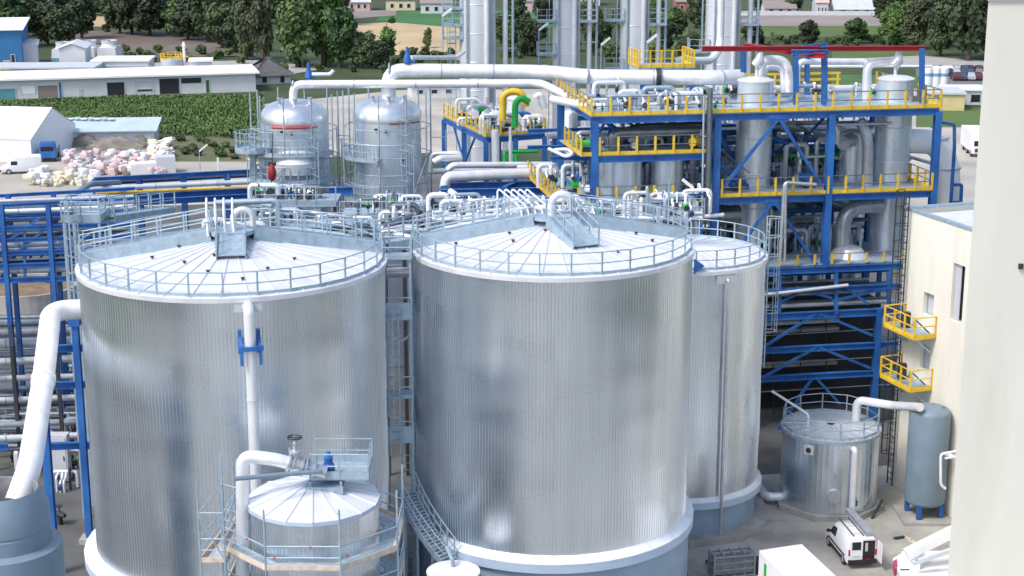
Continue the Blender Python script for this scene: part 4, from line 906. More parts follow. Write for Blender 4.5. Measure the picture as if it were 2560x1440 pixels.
# ================================================================== BIG OVERHEAD PIPES
YP = YV
bp = pipe('biggest white overhead pipe from the right domed vessel to the blue structure', [at(970, 252, Y=YV), at(972, 176, Y=YV), at(1362, 180, Y=YV + 1), at(1470, 192, Y=113), at(1800, 194, Y=112), at(1850, 192, Y=113)], .52, bend=1.8, bands=4.2, n=24)
part('pipe_collar', MB().tube([at(1640, 193, Y=112.3), at(1652, 193, Y=112.3)], .66, 20), m_darkmetal, bp, True)
pipe('thinner white overhead pipe from the left domed vessel below the biggest one', [at(733, 262, Y=YV), at(733, 211, Y=YV), at(1352, 208, Y=115.5), at(1425, 244, Y=112), at(1470, 266, Y=111)], .3, bend=.8, bands=5, n=18)
for (x, y, Y, lab) in ((1018, 152, YV, 'blue relief valve standing on the biggest overhead pipe'), (772, 190, YV + 3, 'blue relief valve standing left of the overhead pipes')):
    a = at(x, y + 4, Y=Y); t = thing('relief_valve', lab, 'valve', a)
    part('bonnet', MB().lathe([(.0, 1.15), (.1, 1.1), (.14, .7), (.16, .6), (.26, .3), (.3, .0), (.2, -.1)], a, 14), m_blue, t, True)
    part('inlet', MB().tube([a - V((0, 0, .55)), a], .14, 10), m_pipe2, t, True); part('outlet', MB().tube([a + V((.1, 0, .1)), a + V((.55, 0, .1))], .12, 10), m_blue, t, True)
pipe('thin white pipe from the blue relief valve up to the first tall column', [at(1026, 144, Y=YV), at(1140, 144, Y=YV + 14), at(1160, 130, Y=YV + 30)], .17, bend=.6)
pipe('thin white pipe behind the left relief valve', [at(780, 186, Y=YV + 3), at(826, 186, Y=YV + 3), at(834, 176, Y=YV + 3)], .15, bend=.3)
# ================================================================== FOUR TALL COLUMNS
YC = 150
def tall_column(label, px0, px1, Y, plats, y_low=300):
    a = at((px0 + px1) / 2, y_low, Y=Y); r = (px1 - px0) / 2 * mpp(Y, 25); t = thing('tall_column', label, 'column', (a.x, a.y, 0)); H = 46
    part('shell', MB().lathe([(r, 0), (r, H), (.01, H + 1)], n=40), M('tall_cladding', (.70, .72, .75), .45, .35, .05, .4), t, True, local=True)
    for k in range(5, 18): part('seam_band', MB().lathe([(r + .01, k * 2.6), (r + .03, k * 2.6 + .04), (r + .01, k * 2.6 + .08)], n=40), m_seam, t, True, local=True)
    for k, q in enumerate((-62, -40, -120)): part('riser_pipe', MB().tube([((r + .22) * math.cos(R_(q)), (r + .22) * math.sin(R_(q)), 3), ((r + .22) * math.cos(R_(q)), (r + .22) * math.sin(R_(q)), H)], (.22, .12, .1)[k], 10), (m_pipe, m_pipe2, m_galv)[k], t, True, local=True)
    part('outer_pipe', MB().tube([(r + .9, -.2, 2), (r + .9, -.2, H)], .24, 12), m_pipe, t, True, local=True)
    part('conduit', MB().tube([(r + 1.6, -.2, 2), (r + 1.6, -.2, H)], .12, 8), m_galv, t, True, local=True)
    for z in (22, 25, 28, 31, 34): part('pipe_bracket', MB().box((r + .9, -.2, z), (1.7, .1, .1)), m_galv, t, local=True)
    for (side, y) in plats:
        z = at((px0 + px1) / 2, y, Y=Y).z; x0, x1 = (a.x - r - 1.5, a.x - r + .3) if side < 0 else (a.x + r - .3, a.x + r + 1.6)
        pl = part('platform', MB().box(((x0 + x1) / 2, a.y - .2, z), (x1 - x0, 1.8, .16)), m_grate, t)
        railing(pl, [V((x1, a.y - 1.1, z)), V((x0, a.y - 1.1, z)), V((x0, a.y + .7, z))] if side < 0 else [V((x0, a.y - 1.1, z)), V((x1, a.y - 1.1, z)), V((x1, a.y + .7, z))], 1.15, .9, m_galv, pw=.08, toe=.15)
    ladder(t, (a.x - r - .35, a.y - .5, 12), (a.x - r - .35, a.y - .5, 40), (-1, 0, 0), cage=px0 < 1200)
    return t
tall_column('tall silver column furthest left of the four, cut by the top edge', 1150, 1240, 150, [(-1, 20), (-1, 95), (-1, 60)])
tall_column('second tall silver column from the left, cut by the top edge', 1380, 1448, 156, [(-1, 52), (-1, 135), (1, 52)])
tall_column('third tall silver column from the left, cut by the top edge', 1546, 1618, 158, [(-1, 50), (-1, 172), (1, 60)])
tall_column('tall silver column furthest right of the four, cut by the top edge', 1756, 1842, 148, [(-1, 128), (1, 60)])
pipe('white pipe curving up along the furthest right tall column', [at(1715, 152, Y=122), at(1780, 152, Y=126), at(1800, 120, Y=128), at(1804, -60, Y=128)], .3, bend=1.0)
single('actuator', MB().tube([at(1690, 158, Y=121), at(1722, 150, Y=121)], .42, 14), m_greyblue, 'grey-blue round actuator at the end of the curving white pipe', 'actuator', at(1690, 158, Y=121), True)
# flood lamps on poles (white slanted heads)
def lamp(px, py, Y, label, tilt=1, post=3.2, head=1.1, vertical=False):
    a = at(px, py, Y=Y); t = thing('tube_lamp', label, 'lamp', (a.x, a.y, a.z - post))
    d = V((.75 * tilt, 0, .6)).normalized() if not vertical else V((0, 0, 1))
    part('lamp_head', MB().bar(a, a + d * head, .2, .2), m_white, t)
    part('pole', MB().tube([a - V((0, 0, post)), a], .06, 6), m_galv, t, True)
for px, py, Y, lab in ((1106, 40, 147, 'slanted white tube lamp left of the furthest left tall column'), (1347, 76, 153, 'slanted white tube lamp left of the second tall column'), (1503, 112, 155, 'slanted white tube lamp left of the third tall column'), (1618, 106, 145, 'slanted white tube lamp right of the third tall column')):
    lamp(px, py, Y, lab)
lamp(498, 378, 190, 'slanted white yard lamp on the bank behind the blue rack', 1, 7, 1.3)
lamp(546, 428, 175, 'upright white yard lamp behind the blue rack', 1, 8, 1.5, True)
lamp(640, 412, 150, 'slanted white yard lamp left of the domed vessels', -1, 8, 1.1)
lamp(1733, 470, 103, 'slanted white lamp before the lower left deck', -1, 6, .9)
# ================================================================== SECOND BLUE STRUCTURE (left of the main one)
B2 = thing('low_structure', 'lower blue steel structure with yellow rails behind the middle pipes', 'steel structure', at(1210, 420, Y=124))
zq = at(1215, 341, Y=122).z
c0 = at(1215, 341, z=zq); cL = at(1110, 290, z=zq); cR = at(1362, 330, z=zq); cB = cR + (cL - c0)
part('deck', MB().prism([c0, cL, cB, cR], zq - .08, zq), m_grate, B2)
for p, q in ((cL, c0), (c0, cR)): part('edge_beam', MB().ibeam(p - V((0, 0, .3)), q - V((0, 0, .3)), .26, .4), m_blue, B2)
railing(B2, [cL, c0, cR], h=1.1, sp=1.3, mat=m_yellow, pw=.12, toe=.22, rail_mat=m_yellow)
for p in (c0, cL, cL.lerp(c0, .5), cR, cR.lerp(c0, .5), cB): part('column', MB().ibeam(V((p.x, p.y, 0)), V((p.x, p.y, zq - .3)), .4, .4), m_blue, B2)
for f in (.25, .75): part('brace', MB().bar(cL.lerp(c0, f) - V((0, 0, .5)), cL.lerp(c0, .5) - V((0, 0, 3)), .14, .14), m_blue, B2)
for k, (f, g) in enumerate(((.3, .2), (.5, .5), (.7, .3), (.55, .8), (.25, .6), (.8, .7), (.4, .9))):
    p = c0.lerp(cR, f) + (cL - c0) * g
    skid(V((p.x, p.y, zq)), 1.7, (m_pipe, m_blue, m_pipe2, m_green)[k % 4], 'pump set on the lower blue structure', 'pumps on the lower blue structure')
for k in range(12):
    p = c0.lerp(cR, eqr.uniform(0, .7)) + (cL - c0) * eqr.uniform(.1, .9); z = zq + eqr.uniform(.5, 1.6)
    pipe('bright pipe on the lower blue structure', [V((p.x, p.y, zq)), V((p.x, p.y, z)), V((p.x + eqr.uniform(1.5, 3), p.y + .4, z)), V((p.x + 3, p.y + .4, zq))], eqr.uniform(.1, .22), eqr.choice((m_pipe, m_pipe, m_pipe2, m_blue)), group='bright pipes on the lower blue structure')
pipe('yellow pipe hoop standing on the lower blue structure', [at(1257, 300, Y=121), at(1257, 240, Y=121), at(1275, 228, Y=121), at(1305, 231, Y=121), at(1316, 266, Y=121)], .27, m_yellow, bend=.8)
pipe('green pipe hoop beside the yellow hoop', [at(1287, 318, Y=119.5), at(1288, 258, Y=119.5), at(1302, 243, Y=119.5), at(1324, 256, Y=119.5)], .25, m_green, bend=.7)
column_vessel('white drum behind the green and yellow hoops', 1290, 246, 300, 44, 23, mat=m_pipe, seam=False)
pipe('silver gooseneck pipe right of the green hoop', [at(1345, 265, Y=121), at(1340, 240, Y=121), at(1352, 238, Y=121), at(1362, 272, Y=121)], .28, m_pipe, bend=.6)
pipe('fat white standpipe before the lower blue structure', [at(1238, 325, Y=119), at(1240, 430, Y=119)], .3)
pipe('slim white standpipe before the lower blue structure', [at(1276, 318, Y=119), at(1276, 430, Y=119)], .12)
for k, px in enumerate((1262, 1290)): pipe('short green pipe stub under the lower blue structure', [at(px, 385, Y=119), at(px + 2, 412, Y=119)], .2, m_green, group='green stubs under the lower blue structure')
pipe('green header pipe under the lower blue structure', [at(1262, 380, Y=121), at(1345, 378, Y=121)], .13, m_green)
# ================================================================== PIPES AND LOW RACK BEHIND THE MIDDLE TANK
LR = thing('pipe_rack', 'low blue pipe rack carrying fat silver pipes behind the middle tank', 'pipe rack', at(1300, 520, Y=112))
for y, Y in ((462, 112), (478, 110)):
    part('rack_beam', MB().ibeam(at(1100, y + 4, Y=Y), at(1412, y - 2, Y=Y + 3), .35, .5), m_blue, LR)
for px in (1108, 1262, 1360):
    a = at(px, 470, Y=111); part('rack_post', MB().ibeam(V((a.x, a.y, 0)), a + V((0, 0, .1)), .4, .4), m_blue, LR)
    b_ = at(px + 40, 455, Y=116); part('rack_post', MB().ibeam(V((b_.x, b_.y, 0)), b_ + V((0, 0, .1)), .4, .4), m_blue, LR); part('cross_beam', MB().ibeam(a, b_, .3, .3), m_blue, LR)
pipe('fattest silver pipe with turned-down end on the low blue rack', [at(1112, 470, Y=112), at(1116, 442, Y=112), at(1405, 430, Y=115)], .38, bend=.7, n=18)
pipe('second silver pipe behind the fattest one on the low blue rack', [at(1120, 424, Y=115), at(1132, 413, Y=115), at(1410, 412, Y=118)], .24, bend=.5, n=14)
pipe('third silver pipe at the back of the low blue rack', [at(1082, 428, Y=117), at(1400, 418, Y=119)], .2, n=12)
pipe('white hooped pipe at the left end of the low blue rack', [at(1075, 430, Y=116), at(1078, 384, Y=116), at(1150, 382, Y=116), at(1152, 400, Y=116)], .15, bend=.4)
pipe('white bent pipe under the hooped pipe', [at(1085, 405, Y=115), at(1100, 396, Y=115), at(1150, 396, Y=116)], .26, bend=.5)
pipe('fat white pipe with blue flanges behind the middle tank roof', [at(1096, 516, Y=104), at(1300, 508, Y=105), at(1312, 530, Y=105)], .42, bend=.6, n=18)
pipe('white inclined pipe joining the fat white pipe', [at(1125, 478, Y=105), at(1160, 502, Y=104)], .22)
for px in (1242, 1296): single('pipe_flange', MB().tube([at(px, 511, Y=104.6), at(px + 7, 511, Y=104.6)], .56, 18), m_blue, 'blue flange on the fat white pipe, %s one' % ('left' if px == 1242 else 'right'), 'flange', at(px, 511, Y=104.6), True)
pipe('white pipe behind the right half of the middle tank roof', [at(1430, 524, Y=99), at(1560, 520, Y=100), at(1620, 530, Y=100)], .3, bend=.6, n=16)
pipe('second white pipe behind the right half of the middle tank roof', [at(1500, 504, Y=103), at(1640, 508, Y=102), at(1720, 522, Y=102)], .2, bend=.6, n=12)
pipe('white hairpin pipe left of the first blue column', [at(1372, 372, Y=106), at(1415, 392, Y=105), at(1432, 385, Y=105), at(1420, 372, Y=106), at(1385, 375, Y=106)], .12, bend=.5)
er2 = random.Random(21)
for k in range(18):
    px, py = er2.uniform(1070, 1750), er2.uniform(520, 560); a = at(px, py, Y=er2.uniform(94, 106))
    pipe('bright clutter pipe behind the middle tank roof', [a - V((0, 0, 2)), a, a + V((er2.uniform(-3, 3), er2.uniform(-1, 2), er2.uniform(-.2, .3)))], er2.uniform(.08, .2), er2.choice((m_pipe, m_pipe, m_white, m_galv)), group='clutter pipes behind the middle tank roof')
for k in range(30):
    px = er2.uniform(640, 1060); py = er2.uniform(490 if px < 860 else 555, 605); a = at(px, py, Y=er2.uniform(95, 112))
    pipe('grey clutter pipe below the domed vessels', [V((a.x, a.y, a.z - 5)), a, a + V((er2.uniform(-4, 4), er2.uniform(-2, 2), er2.uniform(-.2, .4)))], er2.uniform(.06, .2), er2.choice((m_pipe2, m_pipe, m_galv, m_dark_pipe)), group='clutter pipes below the domed vessels')
# service gantry decks between the vessels and tank roofs
sg = thing('service_gantry', 'grey steel gantry with railed decks below the domed vessels', 'gantry', at(850, 640, Y=104))
for y, Y, x0, x1 in ((508, 108, 640, 840), (545, 104, 850, 1060), (575, 100, 690, 1040), (615, 97, 960, 1060)):
    z = at(850, y, Y=Y).z; pL, pR = at(x0, y, Y=Y), at(x1, y, Y=Y)
    dkx = part('deck', MB().prism([(pL.x, pL.y), (pR.x, pR.y), (pR.x, pR.y + 3.5), (pL.x, pL.y + 3.5)], z - .25, z), m_grate, sg)
    railing(dkx, [V((pL.x, pL.y, z)), V((pR.x, pR.y, z))], 1.1, 1.3, m_galv, pw=.08, toe=.2)
    for f in (.02, .5, .98): part('leg', MB().box((pL.x + (pR.x - pL.x) * f, pL.y + .2, z / 2 - .1), (.22, .22, z - .3)), m_darkmetal, sg)
single('cabinet', MB().box(at(1000, 590, Y=98), (2.2, 1.4, 1.2)), m_lightgrey, 'white equipment cabinet on the gantry between the big tank roofs', 'cabinet', at(1000, 585, Y=98))
part('blue_beam', MB().ibeam(at(822, 478, Y=112), at(882, 477, Y=112), .4, .6), m_blue, sg)
# ================================================================== LEFT BLUE RACK
LE = V((math.cos(R_(10)), math.sin(R_(10)), 0)); LN = V((-LE.y, LE.x, 0)); LO = at(120, 520, Y=104)
def Lp(px, py, v=0): return on_plane(px, py, LO + LN * v, LN)
rk = thing('pipe_rack', 'tall blue pipe rack leaving the picture at the left edge', 'pipe rack', V((LO.x, LO.y, 0)))
for px in (-190, 3, 120):
    for v in (0, 3.6):
        top = Lp(px, 512, v if v == 0 else 0) + LN * v; part('column', MB().ibeam(V((top.x, top.y, 0)), V((top.x, top.y, top.z)), .3, .3), m_blue, rk)
for v in (0, 3.6):
    for y, hh in ((572, .3), (602, .28), (634, .32), (666, .3), (702, .36)):
        p, q = Lp(-250, y + 8) + LN * v, Lp(330, y - 12) + LN * v; part('rack_beam', MB().ibeam(p, q, .28, hh), m_blue, rk)
    part('top_beam', MB().ibeam(Lp(-250, 528) + LN * v, Lp(330, 496) + LN * v, .2, .22), m_blue, rk)
for a, b in (((5, 660), (118, 568)), ((5, 612), (100, 545)), ((122, 640), (200, 580)), ((122, 612), (200, 560)), ((-150, 660), (0, 570))):
    part('brace', MB().bar(Lp(*a), Lp(*b), .16, .16), m_blue, rk)
for px in (-190, 3, 120):
    for y in (572, 634, 702): part('cross_beam', MB().ibeam(Lp(px, y), Lp(px, y) + LN * 3.6, .26, .28), m_blue, rk)
def rackpipe(lab, y0, y1, v, r, mat): pipe(lab, [Lp(-250, y0) + LN * v, Lp(330, y1) + LN * v], r, mat, bands=4, n=14)
rackpipe('bright pipe on the top tier of the left blue rack', 545, 523, .8, .17, m_pipe); rackpipe('grey pipe on the top tier of the left blue rack', 530, 508, 2.4, .16, m_pipe2)
rackpipe('blue-grey cable duct behind the top tier of the left blue rack', 553, 530, 3.2, .2, m_greyblue)
rackpipe('fat white pipe on the middle tier of the left blue rack', 632, 604, 1.2, .3, m_white); rackpipe('cream pipe behind the fat white one on the left blue rack', 620, 598, 2.8, .2, M('cream_pipe', (.6, .52, .36), .5, 0, .1, 1))
rackpipe('bright pipe on the bottom tier of the left blue rack', 696, 672, .8, .2, m_pipe); rackpipe('grey pipe on the bottom tier of the left blue rack', 692, 668, 2.2, .22, m_pipe2)
# rack running behind the left tank
rb = thing('pipe_rack', 'blue rack with a white pipe behind the left tank roof', 'pipe rack', at(420, 560, Y=126))
for y, Y, hh in ((437, 126, .35), (486, 124, .5), (500, 122, .45), (447, 130, .3)):
    part('rack_beam', MB().ibeam(at(236, y + 12, Y=Y - 3), at(690, y - 12, Y=Y + 6), .3, hh), m_blue, rb)
for f in range(5):
    px = 238 + f * 110; a = at(px, 447 - f * 4.5, Y=123.5 + f * 2); part('column', MB().ibeam(V((a.x, a.y, 0)), a, .42, .42), m_blue, rb)
    a = at(px, 447 - f * 4.5, Y=128.5 + f * 2) ; part('column', MB().ibeam(V((a.x, a.y, 0)), a, .42, .42), m_blue, rb)
pipe('white pipe along the front of the rack behind the left tank roof', [at(228, 472, Y=122), at(690, 452, Y=129)], .2, bands=5)
pipe('yellow pipe along the rack behind the left tank roof', [at(240, 484, Y=123), at(690, 466, Y=130)], .13, m_yellow)
pipe('grey pipe along the back of the rack behind the left tank roof', [at(240, 452, Y=127), at(690, 430, Y=134)], .18, m_pipe2)
pipe('grey cable tray rising from the left rack to the back rack', [at(120, 520, Y=106), at(150, 508, Y=108), at(228, 460, Y=121), at(300, 456, Y=124)], .22, m_greyblue, n=6)
# ladder and round platform behind the left edge of the left tank
rp = thing('stair_platform', 'galvanised platform with caged ladder behind the left edge of the left tank', 'platform', at(205, 640, Y=90))
p = at(215, 545, Y=91); part('grating', MB().box(p, (2.2, 2.2, .12)), m_grate, rp)
railing(rp, [p + V((-1.1, 1.1, 0)), p + V((-1.1, -1.1, 0)), p + V((1.1, -1.1, 0)), p + V((1.1, 1.1, 0)), p + V((-1.1, 1.1, 0))], 1.15, 1.1, m_galv, toe=.4)
for dx, dy in ((-1, -1), (1, -1), (-1, 1), (1, 1)): part('leg', MB().box((p.x + dx, p.y + dy, p.z / 2), (.14, .14, p.z)), m_galv, rp)
walkway(rp, p + V((1.1, .4, 0)), at(420, 520, Y=98), 1.0, .4)
ladder(rp, p + V((-.4, -1.3, -9)), p + V((-.4, -1.3, 1.2)), (0, -1, 0))
# floor pipework at the far left, near the ground
for k, (y0, y1, r, Y, mt, nm) in enumerate(((810, 800, .22, 112, m_greyblue, 'grey-blue'), (832, 826, .3, 110, m_pipe2, 'dull steel'), (858, 850, .34, 106, m_pipe, 'fat bright'), (885, 878, .2, 106, m_pipe2, 'dull lower'), (905, 892, .26, 103, m_pipe, 'bright lower'), (945, 938, .2, 101, m_lightgrey, 'pale grey'), (1000, 990, .2, 99, m_pipe, 'bright low'), (1062, 1050, .2, 96, m_pipe2, 'steel floor'), (1095, 1086, .22, 95, m_pipe, 'bright floor'), (970, 962, .16, 104, m_pipe2, 'thin dull'), (870, 866, .15, 116, m_galv, 'thin galvanised'), (1030, 1022, .15, 101, m_dark_pipe, 'dark floor'))):
    pipe('%s pipe running low behind the white duct at the far left' % nm, [at(-120, y0 + 6, Y=Y), at(270, y1, Y=Y + 4)], r, mt, bands=3.5, n=12)
lw = thing('low_rack', 'low blue steel frame with posts beside the white duct', 'steel frame', at(190, 1350, z=0))
a0 = at(186, 785, Y=86.5); a1b = at(102, 930, Y=82)
part('column', MB().ibeam(V((a0.x, a0.y, .3)), a0, .36, .36), m_blue, lw); part('column', MB().ibeam(V((a1b.x, a1b.y, .3)), a1b, .42, .42), m_blue, lw)
part('column_head', MB().box(a0 + V((0, 0, -.2)), (.6, .6, .9)), m_blue, lw); part('bracket_arm', MB().bar(a0 + V((-.9, 0, .1)), a0 + V((1.2, 0, .1)), .3, .3), m_blue, lw)
for y in (1112, 868, 960): part('tie_beam', MB().ibeam(at(100, y + 4, Y=86.5), at(260, y, Y=88), .3, .4), m_blue, lw)
part('plinth', MB().box((a0.x, a0.y, .15), (1.0, 1.0, .3)), m_conc2, lw)
for k in range(2): part('tie_beam', MB().ibeam(at(-60, 1118, Y=90), at(20, 1116, Y=90), .3, .4), m_blue, lw) if k == 0 else None
br = random.Random(8)
for k in range(26):
    px, py = br.uniform(0, 215), br.uniform(960, 1330); g = at(px, py, z=0)
    if abs(px - 60) < 50 and py > 1180: continue
    t = thing('valve_set', 'small valve set standing on the floor at the far left', 'valve', g, rz=br.uniform(0, 3), group='valve sets on the floor at the far left'); s_ = br.uniform(.6, 1.3)
    part('stand', MB().box((0, 0, .3 * s_), (.25 * s_, .25 * s_, .6 * s_)), br.choice((m_darkmetal, m_conc2)), t, local=True)
    part('body', MB().tube([(-.5 * s_, 0, .7 * s_), (-.15 * s_, 0, .7 * s_), (.15 * s_, 0, .7 * s_), (.5 * s_, 0, .7 * s_)], [.13 * s_, .22 * s_, .22 * s_, .13 * s_], 8), br.choice((m_pipe2, m_pipe, m_darkmetal, m_blue, m_yellow)), t, True, local=True)
    part('wheel', MB().lathe([(.0, 1.2 * s_), (.22 * s_, 1.2 * s_), (.22 * s_, 1.26 * s_), (.04, 1.26 * s_), (.04, .7 * s_)], n=8), m_darkmetal, t, local=True)
fc = at(152, 1200, z=0); cb = thing('control_cabinet', 'pale control cabinet on the floor between the low blue posts', 'cabinet', fc)
part('case', MB().box((0, 0, 1.6), (1.3, .8, 3.0)), m_lightgrey, cb, local=True); part('door', MB().box((0, -.42, 1.6), (1.1, .03, 2.7)), m_lightgrey, cb, local=True); part('handle', MB().box((.42, -.46, 1.6), (.05, .05, .3)), m_darkmetal, cb, local=True)
bs = at(70, 755, z=0); bn = thing('catch_basin', 'round earth-filled concrete basin under the left blue rack', 'basin', bs)
part('basin_wall', MB().lathe([(4.2, 0), (4.2, 1.6), (4.5, 1.6), (4.5, 0)], n=40), m_conc2, bn, local=True); part('earth_fill', MB().lathe([(4.2, 1.2), (2, 1.35), (.01, 1.4)], n=32), M('brown_earth', (.20, .14, .08), .95, 0, .3, .8, bump=.5, bscale=4), bn, True, local=True)
# ================================================================== DENSE SMALL PIPEWORK (manifolds, trays, extra beams)
mf = random.Random(42)
def manifold(p, w, h, d, label, group, mats=None, dirx=None, valve=None):
    """header with risers, crossovers and hand valves, standing on p"""
    ex = (dirx or E1); ey = V((-ex.y, ex.x, 0)); t = thing('pipe_manifold', label, 'pipework', p, group=group); mats = mats or (m_pipe, m_pipe2, m_galv, m_pipe)
    n = mf.randint(3, 6); hm = mf.choice(mats); zz = h * mf.uniform(.55, 1.0); r = mf.uniform(.07, .15)
    P_ = lambda a, b, c: p + ex * a + ey * b + V((0, 0, c))
    part('pipe_run', MB().tube(fillet([P_(-w / 2, 0, 0), P_(-w / 2, 0, zz), P_(w / 2, 0, zz), P_(w / 2, 0, zz * mf.uniform(0, .6))], .3, 4), r * 1.3, 8), hm, t, True)
    for k in range(n):
        x = -w / 2 + w * (k + .5) / n; m_ = mf.choice(mats); y = mf.choice((-1, 1)) * d * mf.uniform(.3, 1); rr = r * mf.uniform(.5, 1); z2 = zz * mf.uniform(.5, 1.25)
        part('branch', MB().tube(fillet([P_(x, 0, zz), P_(x, y * .4, z2), P_(x, y, z2), P_(x, y, 0)], .25, 4), rr, 7), m_, t, True)
        if mf.random() < .6:
            vm = valve or mf.choice((m_blue, m_green, m_blue, m_pipe2, m_rust)); c = P_(x, y, z2 * .5)
            vv = part('valve', MB().tube([c - V((0, 0, .22)), c - V((0, 0, .1)), c + V((0, 0, .1)), c + V((0, 0, .22))], [rr * 1.2, rr * 2.0, rr * 2.0, rr * 1.2], 8), vm, t, True)
            part('hand_wheel', MB().tube([c + ey * (-rr * 3.4), c + ey * (-rr * 3.0)], rr * 1.9, 9), m_darkmetal, vv, True)
    if mf.random() < .5: part('support', MB().bar(P_(-w / 2, d * .2, 0), P_(-w / 2, d * .2, zz), .1, .1).bar(P_(w / 2, d * .2, 0), P_(w / 2, d * .2, zz), .1, .1).bar(P_(-w / 2, d * .2, zz * .8), P_(w / 2, d * .2, zz * .8), .1, .1), m_blue, t)
    return t
G = 'pipework on the top deck left of the silver columns'
for k in range(12): manifold(S(.8 + (k % 6) * 1.7 + mf.uniform(-.3, .3), 2.4 + (k // 6) * 4 + mf.uniform(-.6, .6), zT), mf.uniform(1.2, 2.2), mf.uniform(.8, 1.7), .8, 'pipe manifold on the left half of the top deck', G)
G = 'pipework on the right half of the top deck'
for k in range(6): manifold(S(11.5 + k * 2.4 + mf.uniform(-.5, .5), 6.5 + mf.uniform(-1, 2), zT), mf.uniform(1.0, 1.8), mf.uniform(.6, 1.2), .6, 'pipe manifold on the right half of the top deck', G)
G = 'pipework on the middle deck'
for k in range(11): manifold(S(uc[1] + 1 + (k % 6) * 2.3 + mf.uniform(-.5, .5), 5.6 + (k // 6) * 3 + mf.uniform(-.6, .6), zM), mf.uniform(1.2, 2.2), mf.uniform(1.2, 3.6), .9, 'pipe manifold between the columns on the middle deck', G)
G = 'pipework on the intermediate deck'
for k in range(7): manifold(S(U(1470, 380) + .5 + k * 1.2, 3.2 + mf.uniform(-1, 2), zL), 1.1, mf.uniform(.8, 1.7), .6, 'pipe manifold on the intermediate deck under the dark pipes', G)
G = 'pipework on the lower left deck'
for k in range(8): manifold(S(-1.6 + k * 1.3, 5.5 + mf.uniform(-1, 2.5), zM - .25), 1.3, mf.uniform(1.2, 2.6), .7, 'pipe manifold behind the drums on the lower left deck', G)
G = 'pipework on the lower right deck'
for k in range(11): manifold(S(uc[1] + 1.2 + (k % 6) * 2.0, 4.5 + (k // 6) * 3 + mf.uniform(-.8, .8), zD), 1.8, mf.uniform(1.5, 3.8), .9, 'pipe manifold on the lower right deck behind the truss', G)
G = 'pipework on the lower blue structure'
for k in range(11):
    p = c0.lerp(cR, .06 + .08 * k) + (cL - c0) * mf.uniform(.08, .7); manifold(V((p.x, p.y, zq)), 1.4, mf.uniform(.7, 1.5), .7, 'pipe manifold on the lower blue structure', G)
# blue trusses and trays inside the bays
tr_ = thing('inner_frame', 'inner blue bracing frame standing inside the bays of the big structure', 'steel frame', S(0, 6, 0))
for u in (uc[0] + 2.6, uc[1] - 2.2, uc[1] + 3.6, uc[2] + 2.8):
    part('post', MB().ibeam(S(u, 6.5, 0), S(u, 6.5, zT - .4), .3, .3, up=E2), m_blue, tr_)
for z in (zL - 1.2, zM + 2.6, zD + 2.4, zD - 2.2, zM - 1.2): part('beam', MB().ibeam(S(-1.5, 6.4, z), S(uc[3], 6.4, z), .24, .3), m_blue, tr_)
for a, b in (((uc[0], zM), (uc[0] + 2.6, zT - .5)), ((uc[1] + 3.6, zM), (uc[2] - .5, zM + 2.6)), ((uc[2] + .4, zM + 2.6), (uc[2] + 2.8, zT - .5)), ((uc[1] + 3.6, zD), (uc[2] + 2.8, zM - 1.2))): part('brace', MB().bar(S(a[0], 6.45, a[1]), S(b[0], 6.45, b[1]), .16, .16), m_blue, tr_)
# gantry and pipework behind the middle tank roof
gm = thing('service_gantry', 'low galvanised gantry carrying pipework behind the middle tank roof', 'gantry', at(1400, 560, Y=100))
gz0 = at(1400, 556, Y=97).z; gl, gr_ = at(1085, 552, Y=97), at(1760, 552, Y=99)
gd = part('deck', MB().prism([(gl.x, gl.y), (gr_.x, gr_.y), (gr_.x, gr_.y + 5), (gl.x, gl.y + 5)], gz0 - .15, gz0), m_grate, gm)
railing(gd, [V((gl.x, gl.y, gz0)), V((gr_.x, gr_.y, gz0))], 1.1, 1.4, m_galv, toe=.15)
for f in (.02, .25, .5, .75, .98): part('leg', MB().box((gl.x + (gr_.x - gl.x) * f, gl.y + 1, gz0 / 2 - .1), (.25, .25, gz0 - .3)), m_blue, gm)
G = 'pipework behind the middle tank roof'
for k in range(22):
    f = (k + mf.uniform(.1, .9)) / 22; manifold(V((gl.x + (gr_.x - gl.x) * f, gl.y + mf.uniform(.8, 4.2), gz0)), mf.uniform(1, 2), mf.uniform(.6, 1.9), .7, 'pipe manifold behind the middle tank roof', G, (m_pipe, m_pipe, m_white, m_galv))
for k, (y, Y) in enumerate(((536, 98), (528, 100), (545, 97))): pipe('%s white header pipe behind the middle tank roof' % ('upper', 'rear', 'lower')[k], [at(1080, y + 4, Y=Y), at(1755, y, Y=Y + 1.5)], (.22, .16, .14)[k], m_pipe, bands=4)
# pipework on the gantry below the domed vessels
G = 'pipework below the domed vessels'
for k in range(20):
    y, Y, x0, x1 = ((508, 108, 640, 840), (545, 104, 850, 1060), (575, 100, 690, 1040))[k % 3]; z = at(850, y, Y=Y).z; a = at(mf.uniform(x0, x1), y, Y=Y)
    manifold(V((a.x, a.y + mf.uniform(.6, 2.8), z)), mf.uniform(1, 2), mf.uniform(.6, 1.3), .7, 'pipe manifold below the domed vessels', G, (m_pipe2, m_galv, m_pipe, m_dark_pipe), V((1, 0, 0)))
